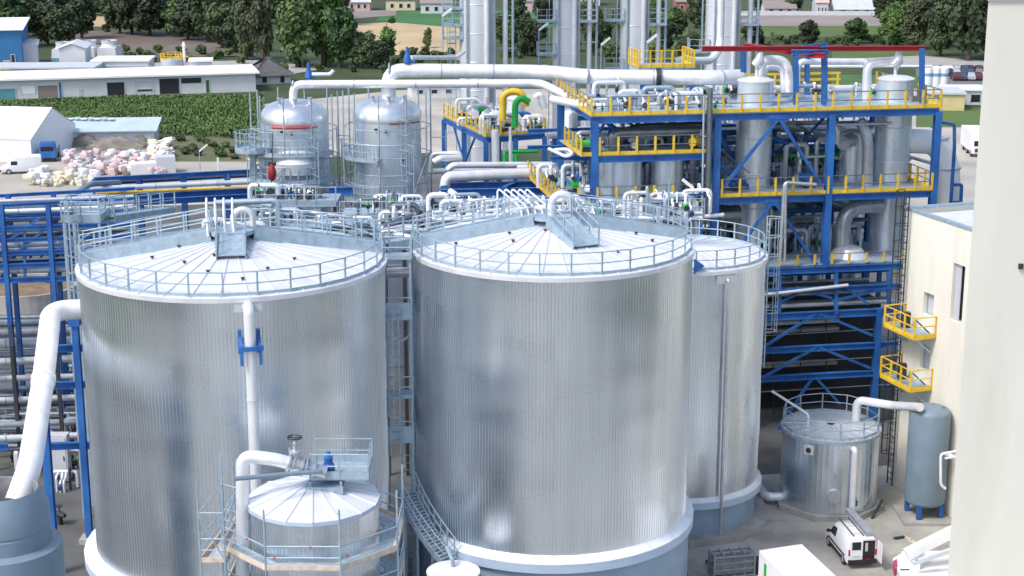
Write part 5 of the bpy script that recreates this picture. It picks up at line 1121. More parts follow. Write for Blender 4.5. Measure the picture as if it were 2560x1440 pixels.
# left rack: thin extra beams and dense tiers
G = 'thin pipes on the left blue rack'
for k in range(16):
    y = 540 + k * 10.5 + mf.uniform(-3, 3); v = mf.uniform(.4, 3.4); pipe('thin pipe on the left blue rack', [Lp(-250, y + 14) + LN * v, Lp(330, y - 10) + LN * v], mf.uniform(.06, .12), mf.choice((m_pipe2, m_pipe, m_blue, m_blue, m_dark_pipe)), group=G, n=8)
for k, y in enumerate((552, 586, 618, 650, 684)): part('tier_beam', MB().ibeam(Lp(-250, y + 8) + LN * 1.8, Lp(330, y - 12) + LN * 1.8, .18, .18), m_blue, rk)
for k, px in enumerate((-60, 62, 172)):
    for v in (0.05, 3.5): part('sub_post', MB().bar(Lp(px, 706) + LN * v, Lp(px, 566) + LN * v, .16, .16), m_blue, rk)
for a, b in (((62, 700), (118, 640)), ((62, 640), (6, 600)), ((172, 700), (122, 640)), ((6, 700), (62, 660))): part('brace', MB().bar(Lp(*a) + LN * 3.4, Lp(*b) + LN * 3.4, .12, .12), m_blue, rk)
# low tiers at the far left
G = 'thin pipes low at the far left'
for k in range(30):
    y = 790 + k * 11.5 + mf.uniform(-4, 4); Y = 118 - k * .75 + mf.uniform(-1.5, 1.5); pipe('thin low pipe behind the white duct', [at(-120, y + 5, Y=Y), at(mf.uniform(200, 280), y, Y=Y + 3)], mf.uniform(.06, .16), mf.choice((m_pipe2, m_pipe, m_galv, m_dark_pipe, m_lightgrey)), group=G, n=8)
lf = thing('low_tiers', 'dark steel trestles under the low pipes at the far left', 'trestle', at(60, 1100, z=0))
for px in (-30, 40, 150, 225):
    for Y in (98, 108, 116):
        a = at(px, 1000, Y=Y); part('trestle_post', MB().box((a.x, a.y, 4.2), (.22, .22, 8.4)), m_darkmetal, lf)
    for z in (2.2, 4.4, 6.4, 8.2): a, b = at(px, 1000, Y=98), at(px, 1000, Y=116); part('trestle_beam', MB().bar(V((a.x, a.y, z)), V((b.x, b.y, z)), .2, .2), m_darkmetal, lf)
G = 'pipework on the floor at the far left'
for k in range(16):
    g = at(mf.uniform(0, 215), mf.uniform(930, 1260), z=0); manifold(g, mf.uniform(1, 2.2), mf.uniform(1, 3), .8, 'pipe manifold on the floor at the far left', G, (m_pipe2, m_darkmetal, m_pipe, m_lightgrey), V((1, 0, 0)))

# rear part of the plant seen through the big structure
G = 'silver drums behind the blue structure'
for k, (u, v, zt_, r) in enumerate(((1.5, 13.5, 20.4, .9), (4.2, 15, 18.6, 1.1), (7.6, 14, 19.6, .8), (10.6, 15.5, 21.2, 1.0), (13.2, 13.8, 19.0, .9), (16.0, 15.2, 20.6, 1.2), (18.6, 13.6, 18.4, .8), (21.2, 15, 20.0, 1.0), (24.0, 14, 18.8, .9))):
    c = S(u, v, 0); t = thing('silver_drum', '%s upright silver drum from the left behind the blue structure' % ordw(k + 1), 'drum', c, group=G)
    part('shell', MB().lathe([(r, 0), (r, zt_), (r * .8, zt_ + .3), (.01, zt_ + .45)], n=24), m_vessel, t, True, local=True); part('top_nozzle', MB().lathe([(.12, zt_ + .3), (.12, zt_ + .9), (.2, zt_ + .92), (.0, zt_ + .95)], n=10), m_pipe2, t, True, local=True)
    for q in (.4, .6, .8): part('seam_band', MB().lathe([(r + .01, zt_ * q), (r + .03, zt_ * q + .05), (r + .01, zt_ * q + .1)], n=24), m_band, t, True, local=True)
rs = thing('rear_structure', 'rear blue steel frame behind the big structure', 'steel structure', S(0, 12.5, 0))
for u in (0, 3.2, 6.4, 9.6, 12.8, 16, 19.2, 22.4, 25.6):
    part('column', MB().ibeam(S(u, 12.4, 0), S(u, 12.4, 19.4 if u < 26 else 15), .3, .3, up=E2), m_blue, rs)
for z in (8.2, 11.4, 13.8, 16.0, 18.2, 19.4): part('beam', MB().ibeam(S(-2, 12.35, z), S(26.5, 12.35, z), .24, .28), m_blue, rs)
for k in range(8):
    u = k * 3.2; part('brace', MB().bar(S(u, 12.3, (11.4, 13.8)[k % 2]), S(u + 3.2, 12.3, (16.0, 18.2)[k % 2]), .14, .14), m_blue, rs)
G = 'long pipes behind the blue structure'
for k in range(20):
    z = mf.uniform(8.5, 20.2); v = mf.uniform(11.8, 13.2); pipe('long process pipe behind the blue structure', [S(mf.uniform(-3, 4), v, z), S(mf.uniform(18, 27), v, z), S(27.4, v, z - 1)], mf.uniform(.1, .28), mf.choice((m_pipe, m_pipe, m_pipe2, m_galv, m_green)), group=G, bands=5, n=10)
G = 'pipework standing behind the top deck'
for k in range(9): manifold(S(11 + k * 1.9, 12.6 + mf.uniform(-.4, .4), 19.5), mf.uniform(1.2, 2), mf.uniform(1.2, 2.6), .6, 'pipe manifold standing behind the top deck', G, (m_pipe, m_pipe, m_yellow, m_pipe2))
G = 'pipework on the left tank roof'
for k, (a, f) in enumerate(((140, .18), (100, .3), (60, .22))): manifold(polar(C1, R1 * f, R_(a), ZT1 + RH * (1 - f)), 1.0, 1.1, .35, 'small pipe set topping the left tank roof', G, (m_pipe, m_white, m_galv), V((1, 0, 0)), m_blue)
G = 'pipework on the middle tank roof'
for k, (a, f) in enumerate(((150, .2), (100, .3), (40, .25))): manifold(polar(C2, R2 * f, R_(a), ZT2 + RH * (1 - f)), 1.0, 1.1, .35, 'small pipe set topping the middle tank roof', G, (m_pipe, m_white, m_galv), V((1, 0, 0)), m_blue)
# ================================================================== BACKGROUND BUILDINGS
def gy(py): return at(1280, py, z=0).y
def bld_box(name, label, pL, pR, h, depth, wm, rm, roof='flat', rise=1.5, openings=(), over=.3, cat='building', group=None, roofname='roof'):
    """pL,pR: photo pixels of the front base corners; openings: (px0,px1,z0,z1,material,name)"""
    A, B = at(*pL, z=0), at(*pR, z=0); d = (B - A); L = d.length; d.normalize(); n = V((-d.y, d.x, 0))
    t = thing(name, label, cat, A, group=group)
    q = [A, B, B + n * depth, A + n * depth]
    part('wall', MB().prism(q, 0, h), wm, t)
    o = over
    if roof == 'flat':
        part(roofname, MB().prism([A - d * o - n * o, B + d * o - n * o, B + d * o + n * (depth + o), A - d * o + n * (depth + o)], h, h + .3), rm, t)
    elif roof == 'mono':
        a, b = A - d * o - n * o, B + d * o - n * o; c, e = B + d * o + n * (depth + o), A - d * o + n * (depth + o); Z0, Z1 = V((0, 0, h + .02)), V((0, 0, h + rise)); T = V((0, 0, .15))
        part(roofname, MB().add([a + Z0, b + Z0, c + Z1, e + Z1, a + Z0 + T, b + Z0 + T, c + Z1 + T, e + Z1 + T], [(3, 2, 1, 0), (4, 5, 6, 7), (0, 1, 5, 4), (1, 2, 6, 5), (2, 3, 7, 6), (3, 0, 4, 7)]), rm, t)
        [part('gable', MB().poly([e_ + V((0, 0, h)), g_ + V((0, 0, h)), g_ + V((0, 0, h + rise))]), wm, t) for e_, g_ in ((B, q[2]), (A, q[3]))]
    elif roof in ('ridge', 'front_gable', 'hip'):
        if roof == 'front_gable': e1, e2, La, Da = n, d, depth, L; a0 = A
        else: e1, e2, La, Da = d, n, L, depth; a0 = A
        hipx = Da / 2 if roof == 'hip' else -o; Z = V((0, 0, h)); rz = V((0, 0, h + rise)); dz = V((0, 0, rise * o / (Da / 2)))
        a, b = a0 - e1 * o - e2 * o + Z - dz, a0 + e1 * (La + o) - e2 * o + Z - dz; c, e = a0 + e1 * (La + o) + e2 * (Da + o) + Z - dz, a0 - e1 * o + e2 * (Da + o) + Z - dz
        r0, r1 = a0 + e1 * hipx + e2 * Da / 2 + rz, a0 + e1 * (La - hipx) + e2 * Da / 2 + rz
        vs = [a, b, c, e, r0, r1]; T = V((0, 0, .12)); b_ = MB()
        b_.add([v + T for v in vs], [(0, 1, 5, 4), (2, 3, 4, 5)] + ([(3, 0, 4), (1, 2, 5)] if roof == 'hip' else [])); b_.add(vs, [(1, 0, 4, 5), (3, 2, 5, 4)])
        part(roofname, b_, rm, t)
        if roof != 'hip':
            p0, p1 = a0 + Z, a0 + e2 * Da + Z; [part('gable', MB().poly([p0 + e1 * o_, p1 + e1 * o_, a0 + e1 * o_ + e2 * Da / 2 + rz]), wm, t) for o_ in (0, La)]
    for x0, x1, z0, z1, mt, nm in openings:
        f0, f1 = (x0 - pL[0]) / (pR[0] - pL[0]), (x1 - pL[0]) / (pR[0] - pL[0]); c = A + d * (L * (f0 + f1) / 2); w = L * abs(f1 - f0)
        wo_ = part(nm, MB().box(c + V((0, 0, (z0 + z1) / 2)) - n * .0, (w, .1, z1 - z0), (d, n, ZUP)), mt, t)
        fr = MB()
        for s_ in (-1, 1): fr.box(c + d * (s_ * w / 2) + V((0, 0, (z0 + z1) / 2)) - n * .03, (.12, .16, z1 - z0 + .12), (d, n, ZUP))
        fr.box(c + V((0, 0, z1)) - n * .035, (w + .13, .17, .12), (d, n, ZUP))
        part('frame', fr, m_lightgrey, wo_)
    return t
wW, wG, wD = m_white, m_lightgrey, m_black
m_wh2 = M('white_sheet_wall', (.60, .61, .62), .6, 0, .05, .4)
m_teal = M('teal_sheet', (.10, .30, .32), .6, 0, .1, .5); m_hall = M('blue_hall_sheet', (.03, .16, .36), .6, 0, .1, .3)
m_tile = M('dark_roof_tile', (.10, .095, .10), .8, 0, .2, 1.2); m_redtile = M('red_roof_tile', (.38, .13, .10), .8, 0, .2, 1.2); m_pinkwall = M('pink_render', (.60, .42, .38), .85, 0, .1, .6)
m_membrane = M('white_membrane', (.82, .82, .84), .6, 0, .04, .3); m_ltblue = M('pale_blue_sheet', (.50, .60, .66), .5, .1, .1, .5); m_orange = M('orange_door', (.65, .27, .03), .6, 0, .1, 1); m_sand = M('sand_render', (.62, .52, .26), .8, 0, .08, .6)
bld_box('workshop', 'long low white workshop with dark bays beyond the crop strip', (-150, 254), (640, 229), 3.3, 12, m_wh2, m_membrane, 'flat', over=.7, openings=[(-20, 34, .1, 1.9, m_teal, 'door'), (46, 82, .9, 2.4, wW, 'panel'), (88, 138, .1, 2.3, m_mauve, 'door'), (140, 147, .1, 2.8, m_blue, 'door'), (190, 197, .1, 1.4, wG, 'door'), (259, 304, .1, 2.5, wD, 'bay'), (330, 376, .7, 2.5, wG, 'window'), (335, 374, .7, 1.1, m_glass, 'window'), (391, 443, .1, 2.9, wD, 'bay'), (447, 500, 1.9, 2.9, wD, 'bay'), (510, 520, .1, 2.4, m_crop, 'door')])
bld_box('store', 'grey flat-roofed store behind the left half of the workshop', (-100, 205), (235, 203), 2.4, 9, m_lightgrey, m_lightgrey, 'flat')
bld_box('office_block', 'low white block with a window band behind the workshop', (232, 190), (372, 189), 2.8, 8, m_wh2, m_membrane, 'flat', openings=[(236, 366, 1.0, 1.9, m_ltblue, 'window')])
bld_box('flat_store', 'white flat-topped store behind the right half of the workshop', (378, 205), (492, 201), 1.7, 8, m_wh2, m_membrane, 'flat')
bld_box('blue_hall', 'tall blue hall with white eaves at the left edge', (-120, 182), (58, 178), 8.2, 18, m_hall, m_membrane, 'mono', 1.0, openings=[(10, 26, .2, 2.2, m_yellow, 'door'), (30, 40, .2, 3.4, wD, 'door')], over=.6)
bld_box('annex', 'pale grey annex beside the tall blue hall', (61, 174), (97, 173), 4.9, 10, m_lightgrey, m_lightgrey, 'flat')
bld_box('gabled_shed', 'white gabled shed before the cooling towers', (151, 186), (216, 185), 5.0, 10, m_wh2, m_wh2, 'front_gable', .9)
bld_box('cream_hut', 'small cream hut at the far left before the blue hall', (-60, 206), (33, 204), 2.2, 6, m_sand, m_sand, 'flat')
def cooling_tower(label, px0, px1, yb, yt):
    A, B = at(px0, yb, z=0), at(px1, yb, z=0); h = (yb - yt) * mpp(A.y, 5); w = B.x - A.x; t = thing('cooling_tower', label, 'cooling tower', A)
    part('casing', MB().add([(0, 0, .6), (w, 0, .6), (w, 6, .6), (0, 6, .6), (.3, .3, h * .75), (w - .3, .3, h * .75), (w - .3, 5.7, h * .75), (.3, 5.7, h * .75)], [(3, 2, 1, 0), (4, 5, 6, 7), (0, 1, 5, 4), (1, 2, 6, 5), (2, 3, 7, 6), (3, 0, 4, 7)]), m_wh2, t, local=True)
    part('louvre', MB().box((w / 2, .02, 1.4), (w * .96, .12, 1.2)), m_teal, t, local=True)
    part('fan_stack', MB().lathe([(w * .42, h * .75), (w * .36, h * .86), (w * .4, h)], (w / 2, 3, 0), 24), m_wh2, t, True, local=True)
    part('fan_hub', MB().lathe([(.3, h * .78), (.3, h), (.01, h + .05)], (w / 2, 3, 0), 10), m_teal, t, local=True)
    part('base', MB().box((w / 2, 3, .3), (w * .9, 5, .58)), m_darkmetal, t, local=True)
cooling_tower('leftmost white cooling tower behind the gabled shed', 128, 172, 170, 108); cooling_tower('middle white cooling tower right of the gabled shed', 196, 240, 168, 104); cooling_tower('rightmost white cooling tower right of the gabled shed', 242, 293, 168, 104)
A = at(431, 184, z=0); yt_ = thing('yard_tank', 'small grey tank with yellow top rail behind the workshop', 'tank', A)
part('shell', MB().lathe([(2.2, 0), (2.2, 2.9), (.01, 3.1)], n=28), m_lightgrey, yt_, True, local=True); railing(yt_, circle((A.x, A.y), 2.1, 3.0, 9), 1.1, 9, m_yellow, closed=True, pw=.16, toe=.2)
A = at(463, 184, z=0); ch = thing('vent_stack', 'slim white vent stack beside the small grey tank', 'stack', A); part('flue', MB().lathe([(.3, 0), (.3, 5.3), (.45, 5.5), (.2, 6.2), (.01, 6.3)], n=12), m_white, ch, True, local=True); part('frame', MB().box((0, -.1, 3.4), (1.6, .15, .2)).box((-.7, -.1, 1.8), (.15, .15, 3.4)), m_yellow, ch, local=True)
bld_box('cube_store', 'white cube store right of the small grey tank', (476, 192), (530, 191), 2.9, 5, m_wh2, m_membrane, 'flat')
bld_box('hipped_house', 'small house with a dark hipped roof behind the left overhead pipe', (640, 212), (728, 208), 2.0, 8, m_wh2, m_tile, 'hip', 2.6, over=.8, openings=[(655, 668, .3, 1.6, m_glass, 'window'), (700, 712, .2, 1.6, m_glass, 'window')])
bld_box('canteen', 'low white building with small dark windows behind the overhead pipes', (1030, 246), (1150, 243), 2.0, 6, m_wh2, m_lightgrey, 'flat', openings=[(1042, 1058, .8, 1.5, wD, 'window'), (1078, 1094, .8, 1.5, wD, 'window'), (1114, 1130, .8, 1.5, wD, 'window')])
bld_box('marquee', 'big white storage tent at the left edge of the yard', (-230, 398), (80, 406), 3.0, 15, m_membrane, m_membrane, 'ridge', 3.4, over=.05)
bld_box('open_shed', 'long shed with a pale roof and an orange door behind the heaps', (118, 366), (386, 362), 2.0, 6, m_lightgrey, m_ltblue, 'mono', 1.0, openings=[(123, 158, .05, 1.85, m_orange, 'door'), (160, 182, .1, 1.7, m_ltblue, 'door'), (350, 378, .1, 1.6, wG, 'door')], over=.5)
sh = at(130, 350, z=2.6)
for k in range(9): single('roof_sheet', MB().box(at(136 + k * 17, 306 - (k % 2) * 1.5, Y=gy(355)) + V((0, 1.5, .35)), (.8, 1.1, .12)), (m_white, m_ltblue)[k % 2], 'loose %s sheet lying on the long shed roof, %s from its left end' % (('white', 'pale blue')[k % 2], ordw(k + 1)), 'sheet', at(136 + k * 17, 306, Y=gy(355)))
bld_box('sand_building', 'sand-coloured flat building beyond the right end of the top deck', (2318, 276), (2410, 277), 2.7, 8, m_sand, m_lightgrey, 'flat', openings=[(2340, 2352, .1, 2, m_yellow, 'door')])
bld_box('site_office', 'white site office block behind the sand-coloured building', (2372, 262), (2470, 262), 2.4, 6, m_wh2, m_membrane, 'flat', openings=[(2425, 2450, .5, 1.8, m_glass, 'window'), (2385, 2400, .5, 1.8, m_glass, 'window')])
for k, px in enumerate((2318, 2338, 2357)):
    A = at(px, 232, z=0); t = thing('silo', '%s white silo with a blue band by the car park' % ('leftmost', 'middle', 'rightmost')[k], 'silo', A, group='white silos by the car park'); h = 62 * mpp(A.y, 2); r = 12 * mpp(A.y, 2)
    part('shell', MB().lathe([(r, .6), (r, h), (r * .7, h + .35), (.01, h + .45)], n=20), m_white, t, True, local=True); part('band', MB().lathe([(r + .03, h * .68), (r + .03, h * .8)], n=20), M('silo_band', (.16, .30, .50), .6, 0, .1, 1), t, True, local=True); part('skirt', MB().lathe([(r * .9, 0), (r * .9, .6)], n=16), m_greyblue, t, local=True)
# houses along the top edge
for i, (x0, x1, yb, h, dep, wm, rm, rise, lab) in enumerate(((868, 925, 27, 2.6, 9, m_pinkwall, m_lightgrey, 3, 'grey-roofed pink house at the top edge left of the stubble field'), (965, 1038, 26, 3.2, 9, M('pale_yellow_render', (.66, .60, .40), .85, 0, .1, .5), m_tile, 3, 'pale yellow house at the top edge above the green field'), (1052, 1128, 34, 3.0, 9, m_wh2, m_mauve, 3, 'white house with mauve roof at the top edge left of the first tall column'), (1262, 1330, 32, 3.4, 9, m_pinkwall, m_mauve, 3.2, 'pink house with grey roof between the first two tall columns'), (1332, 1392, 26, 4.2, 9, m_wh2, m_redtile, 3, 'white house with red roof behind the second tall column'), (1448, 1500, 14, 3, 9, m_wh2, m_redtile, 3, 'red-roofed house right of the second tall column'), (1690, 1760, 30, 3, 9, m_redtile, m_mauve, 2.5, 'low brick house left of the furthest right tall column'), (1912, 1990, 37, 1.8, 8, m_wh2, m_mauve, 2, 'low white house with grey roof right of the furthest right tall column'), (2040, 2070, 36, 3.4, 7, m_wh2, m_pinkwall, 2, 'small pink-roofed house at the top edge beyond the fallow field'), (2086, 2190, 36, 1.5, 8, m_wh2, m_lightgrey, 3, 'long grey-roofed house at the top edge beyond the fallow field'))):
    ops = [(x0 + (x1 - x0) * f, x0 + (x1 - x0) * (f + .12), .8, min(2.0, h - .2), m_glass, 'window') for f in (.15, .45, .72)]
    bld_box('house', lab, (x0, yb), (x1, yb), h, dep, wm, rm, 'ridge', rise, ops, cat='house')
single('garden_wall', MB().box(at(1960, 37, z=0) + V((18, -2, .6)), (70, .3, 1.2)), m_wh2, 'long pale garden wall in front of the houses beyond the fallow field', 'wall', at(1960, 37, z=0))
# ================================================================== VEGETATION
def leaf_mat(name, c1, c2):
    m = M(name, c1, .75, 0, .2, .35, col2=c2, detail=8); nt = m.node_tree; b = nt.nodes['Principled BSDF']; src = b.inputs['Base Color'].links[0].from_socket
    oi = nt.nodes.new('ShaderNodeObjectInfo'); hs = nt.nodes.new('ShaderNodeHueSaturation')
    for sock, lo, hi in (('Value', .65, 1.5), ('Hue', .478, .512), ('Saturation', .75, 1.1)):
        mr = nt.nodes.new('ShaderNodeMapRange'); mr.inputs['To Min'].default_value = lo; mr.inputs['To Max'].default_value = hi; nt.links.new(oi.outputs['Random'], mr.inputs['Value']); nt.links.new(mr.outputs[0], hs.inputs[sock])
    nt.links.new(src, hs.inputs['Color']); nt.links.new(hs.outputs[0], b.inputs['Base Color']); return m
m_leafd = leaf_mat('dark_foliage', (.018, .036, .014), (.060, .100, .034)); m_leafm = leaf_mat('mid_foliage', (.034, .064, .018), (.10, .155, .045)); m_leafl = leaf_mat('light_foliage', (.045, .085, .018), (.115, .175, .04)); m_bark = M('bark', (.07, .055, .04), .9, 0, .3, 4)
def crown_mesh(name, seed, rx, rz, mat, n=3600, lobes=26, leaf=.42, conical=False):
    r = random.Random(seed); L = []
    for k in range(lobes):
        zz = r.uniform(-.95, .85); w = math.sqrt(max(.05, 1 - zz * zz)) * (1 if not conical else (1 - (zz + 1) / 2.3)); a = r.uniform(0, 6.28); q = r.uniform(.2, .72) * max(w, .55)
        L.append((q * math.cos(a) * rx, q * math.sin(a) * rx, zz * rz * .8, r.uniform(.2, .42) * rx * (1 if not conical else .75)))
    L.append((0, 0, 0, rx * .6)); b = MB()
    for i in range(n):
        x, y, z, s = r.choice(L); d = V((r.gauss(0, 1), r.gauss(0, 1), r.gauss(0, .85))).normalized(); q = s * (r.uniform(.4, 1.0) ** .5) * (r.uniform(.8, 1.12) if r.random() < .85 else r.uniform(1.1, 1.45))
        p = V((x, y, z)) + V((d.x, d.y, d.z * (rz / rx) ** .5)) * q
        nrm = (d + V((r.gauss(0, .5), r.gauss(0, .5), r.gauss(0, .5) + .25))).normalized(); u = nrm.orthogonal().normalized(); w = nrm.cross(u); ang = r.uniform(0, 6.28); u, w = u * math.cos(ang) + w * math.sin(ang), w * math.cos(ang) - u * math.sin(ang); s2 = leaf * r.uniform(.6, 1.3)
        b.add([p - u * s2, p + w * s2 * .7, p + u * s2, p - w * s2 * .7 + nrm * s2 * .2], [(0, 1, 2, 3)])
    return b.mesh(name, mat)
def trunk_mesh(seed, h, r0):
    r = random.Random(seed); b = MB(); top = V((r.uniform(-.3, .3), r.uniform(-.3, .3), h)); b.tube([(0, 0, 0), (0, 0, h * .3), top * .65, top], [r0, r0 * .8, r0 * .5, r0 * .15], 7)
    for k in range(6):
        z = h * r.uniform(.3, .75); a = r.uniform(0, 6.28); l = h * r.uniform(.2, .35); b.tube([(0, 0, z), (math.cos(a) * l * .5, math.sin(a) * l * .5, z + l * .45), (math.cos(a) * l, math.sin(a) * l, z + l * .75)], [r0 * .4, r0 * .25, r0 * .08], 5)
    return b.mesh('trunk', m_bark, True)
KINDS = {'d': [crown_mesh('crown', s, 4, 4.6, m_leafd, 5600) for s in (1, 2)], 'm': [crown_mesh('crown', s, 4, 4.8, m_leafm, 5600) for s in (3, 4)], 'l': [crown_mesh('crown', s, 4, 5.2, m_leafl, 4600, 14) for s in (5, 6)], 't': [crown_mesh('crown', 7, 2.2, 6.2, m_leafm, 2200, 12, .4, True)], 's': [crown_mesh('crown', s, 2, 1.5, mt, 900, 5, .34) for s, mt in ((8, m_leafd), (9, m_leafm), (10, m_leafl))]}
TRUNKS = [trunk_mesh(s, 7.5, .32) for s in (1, 2)]
tr = random.Random(77)
def tree(px, yb, yt, wpx, kind, label, name='tree', group=None, cat='tree', idx=None, Yadd=0):
    A = at(px, yb, z=0); k = mpp(A.y, 4); H = (yb - yt) * k / .97; W = wpx * k; lst = KINDS[kind]; me = lst[tr.randrange(len(lst)) if idx is None else idx]
    rx, rz = {'d': (4.4, 5.4), 'm': (4.4, 5.6), 'l': (4.4, 6), 't': (2.3, 7), 's': (2.2, 1.7)}[kind]
    t = thing(name, label, cat, A, rz=tr.uniform(0, 6.28), group=group); cb = H * (.03 if kind != 's' else 0); ch = (H - cb) / 2
    c = link('crown', me, t, (0, 0, cb + ch)); c.scale = (W / 2 / rx, W / 2 / rx, ch / rz)
    q = link('trunk', TRUNKS[tr.randrange(2)], t); s_ = H / 10; q.scale = (s_, s_, s_ * 1.0 if kind != 's' else s_ * .6)
    return t
T = [(20, 118, -40, 150, 'd', 'dark broad tree at the top left corner'), (120, 112, -10, 120, 'm', 'mid-green tree second from the top left corner'), (160, 116, 8, 100, 'd', 'dark round tree left of the hay field'), (235, 38, -40, 90, 'd', 'dark tree directly behind the hay field'), (300, 84, -30, 110, 'd', 'dark tree right of the hay field'), (375, 90, -60, 140, 'd', 'tall dark tree above the ploughed field'), (455, 92, -20, 110, 'm', 'mid-green tree above the right of the ploughed field'), (520, 105, -60, 110, 'd', 'dark tree left of the light green poplars'), (560, 96, -40, 70, 'm', 'slim mid-green tree left of the light green poplars'),
     (615, 150, -20, 90, 'l', 'light green tree above the hipped house'), (660, 158, -70, 90, 'l', 'tall light green tree behind the hipped house'), (745, 168, -40, 150, 'm', 'large mid-green tree right of the hipped house'), (810, 165, -70, 140, 'm', 'large tall tree left of the stubble field'), (850, 170, 5, 110, 'd', 'dark spreading tree at the left edge of the stubble field'), (905, 170, 70, 90, 'm', 'low bushy tree before the stubble field'), (970, 168, 25, 70, 't', 'slender pointed tree standing before the stubble field'), (940, 172, 95, 80, 'd', 'dark low tree below the slender pointed tree'),
     (1070, 120, 62, 34, 'l', 'thin sparse tree standing in the stubble field'), (1318, 140, 22, 84, 'd', 'dark tree between the first and second tall columns'), (1275, 126, 60, 50, 'm', 'smaller tree right of the first tall column'), (1482, 138, -5, 66, 'd', 'dark tree between the second and third tall columns'), (1640, 70, -20, 60, 'm', 'tree right of the third tall column at the top'), (1690, 95, 10, 80, 'm', 'mid-green tree left of the furthest right tall column'), (1560, 90, 0, 70, 'm', 'mid-green tree behind the third tall column'), (1660, 128, 40, 70, 'd', 'dark bush-like tree right of the third tall column'), (1730, 120, 75, 50, 'm', 'low round tree left of the furthest right tall column'),
     (1905, 30, -20, 60, 'd', 'dark tree among the houses right of the furthest right tall column'), (1985, 34, -25, 60, 'd', 'tall dark tree between the houses beyond the fallow field'), (2110, 20, -20, 60, 'm', 'tree behind the long grey-roofed house'), (2022, 112, 45, 72, 'd', 'dark conical tree in the pasture right of the red beam corner'), (2140, 108, 40, 80, 'd', 'dark round tree in the middle of the pasture hedge'), (2232, 118, 0, 90, 'm', 'mid-green tree at the right end of the pasture'), (2290, 124, -20, 100, 'l', 'lighter tall tree right of the pasture'), (2350, 140, -10, 90, 'd', 'dark tree left of the largest dark tree'), (2420, 152, -70, 150, 'd', 'largest dark tree beside the pale tower'), (2500, 150, -40, 120, 'm', 'tree partly hidden by the pale tower')]
for x, yb, yt2, w, k, lab in T: tree(x, yb, yt2, w, k, lab, group='trees beyond the plant')
for i, (x, yb, hgt) in enumerate(((1252, 108, 80), (1290, 70, 90), (1345, 112, 70), (1362, 60, 80), (1425, 128, 60), (1462, 84, 90), (1505, 118, 80), (1528, 154, 50), (1600, 136, 70), (1632, 152, 50), (1668, 100, 80), (1715, 150, 60), (1740, 70, 90), (1880, 112, 60))): tree(x, yb, yb - hgt, 70, 'mdmdl'[i % 5], '%s tree from the left among those behind the tall columns' % ordw(i + 1), group='trees behind the tall columns')
WD = [(-20, 60), (40, 48), (85, 58), (130, 36), (178, 30), (240, 8), (275, 40), (325, 46), (350, 22), (410, 40), (430, 66), (485, 34), (505, 62), (545, 50), (585, 62), (600, 30), (640, 44), (695, 60), (735, 36), (770, 82), (790, 46), (835, 62), (555, 120), (590, 132), (470, 100), (205, 96), (60, 92), (330, 86)]
for i, (x, yb) in enumerate(WD): tree(x, yb, yb - 110 - (i * 37 % 40), 92 + (i * 53 % 40), 'ddmdmd'[i % 6], '%s tree from the left in the dark wood behind the workshop' % ordw(sorted(w_[0] for w_ in WD).index(x) + 1), group='wood behind the workshop')
WR = [(2215, 70), (2260, 84), (2305, 60), (2330, 96), (2375, 118), (2390, 70), (2445, 110), (2470, 140), (2345, 30), (2410, 20), (2200, 30), (2150, 8)]
for i, (x, yb) in enumerate(WR): tree(x, yb, yb - 100 - (i * 37 % 40), 86 + (i * 53 % 30), 'dmdldd'[i % 6], '%s tree from the left in the wood beside the pale tower' % ordw(sorted(w_[0] for w_ in WR).index(x) + 1), group='wood beside the pale tower')
hr = random.Random(12)
for (x0, x1, y0, y1, n, gl, kk) in ((1000, 1140, 138, 150, 11, 'hedge shrub along the foot of the stubble field', None), (1880, 2300, 100, 116, 26, 'hedge shrub along the foot of the pasture', None), (1255, 1360, 134, 146, 8, 'shrub at the foot of the tree between the tall columns', 0), (300, 640, 130, 160, 22, 'scrub bush below the ploughed field', None), (440, 640, 352, 398, 18, 'scrub bush on the bank behind the blue rack', 1), (205, 345, 330, 350, 9, 'weed bush on the earth mound before the long shed', 2), (640, 1130, 160, 182, 16, 'low shrub along the plant boundary behind the overhead pipes', None), (2080, 2300, 4, 34, 10, 'garden shrub among the houses beyond the fallow field', None), (0, 560, 60, 84, 14, 'wood edge bush above the ploughed field', 0)):
    for k in range(n):
        px = x0 + (x1 - x0) * (k + hr.random()) / n; yb = hr.uniform(y0, y1); hh = hr.uniform(14, 30) * (1 if y0 < 300 else .9)
        tree(px, yb, yb - hh, hr.uniform(26, 48), 's', gl, 'shrub', gl + 's', 'shrub', hr.randrange(3) if kk is None else kk)
# crop strip: rows of leafy plants (uncountable)
cr = random.Random(4); b = MB(); P00, P10, P11, P01 = at(-160, 300, z=0), at(660, 352, z=0), at(660, 236, z=0), at(-160, 262, z=0)
for i in range(72):
    for j in range(230):
        f, g = (i + cr.uniform(-.6, .6)) / 72, (j + cr.uniform(-.5, .5)) / 230; p = P00.lerp(P10, g).lerp(P01.lerp(P11, g), f); h = cr.uniform(.3, .75) * (1 + .35 * math.sin(.11 * p.x) * math.sin(.17 * p.y))
        if i % 12 == 5 or (i < 5 and cr.random() < .55 - .1 * i) or cr.random() < .06: continue
        for q in range(3):
            a = cr.uniform(0, 6.28); d = V((math.cos(a), math.sin(a), 0)) * cr.uniform(.25, .5); o = V((-d.y, d.x, 0)) * .42
            b.add([p - o * .6 + V((0, 0, h * .2)), p + o * .6 + V((0, 0, h * .2)), p + d + o * .4 + V((0, 0, h)), p + d - o * .4 + V((0, 0, h * .9))], [(0, 1, 2, 3)])
o = setting('crop_plants', b, leaf_mat('crop_leaf', (.034, .060, .018), (.10, .145, .042)), 'stuff'); o['label'] = 'rows of low green crop plants before the workshop'
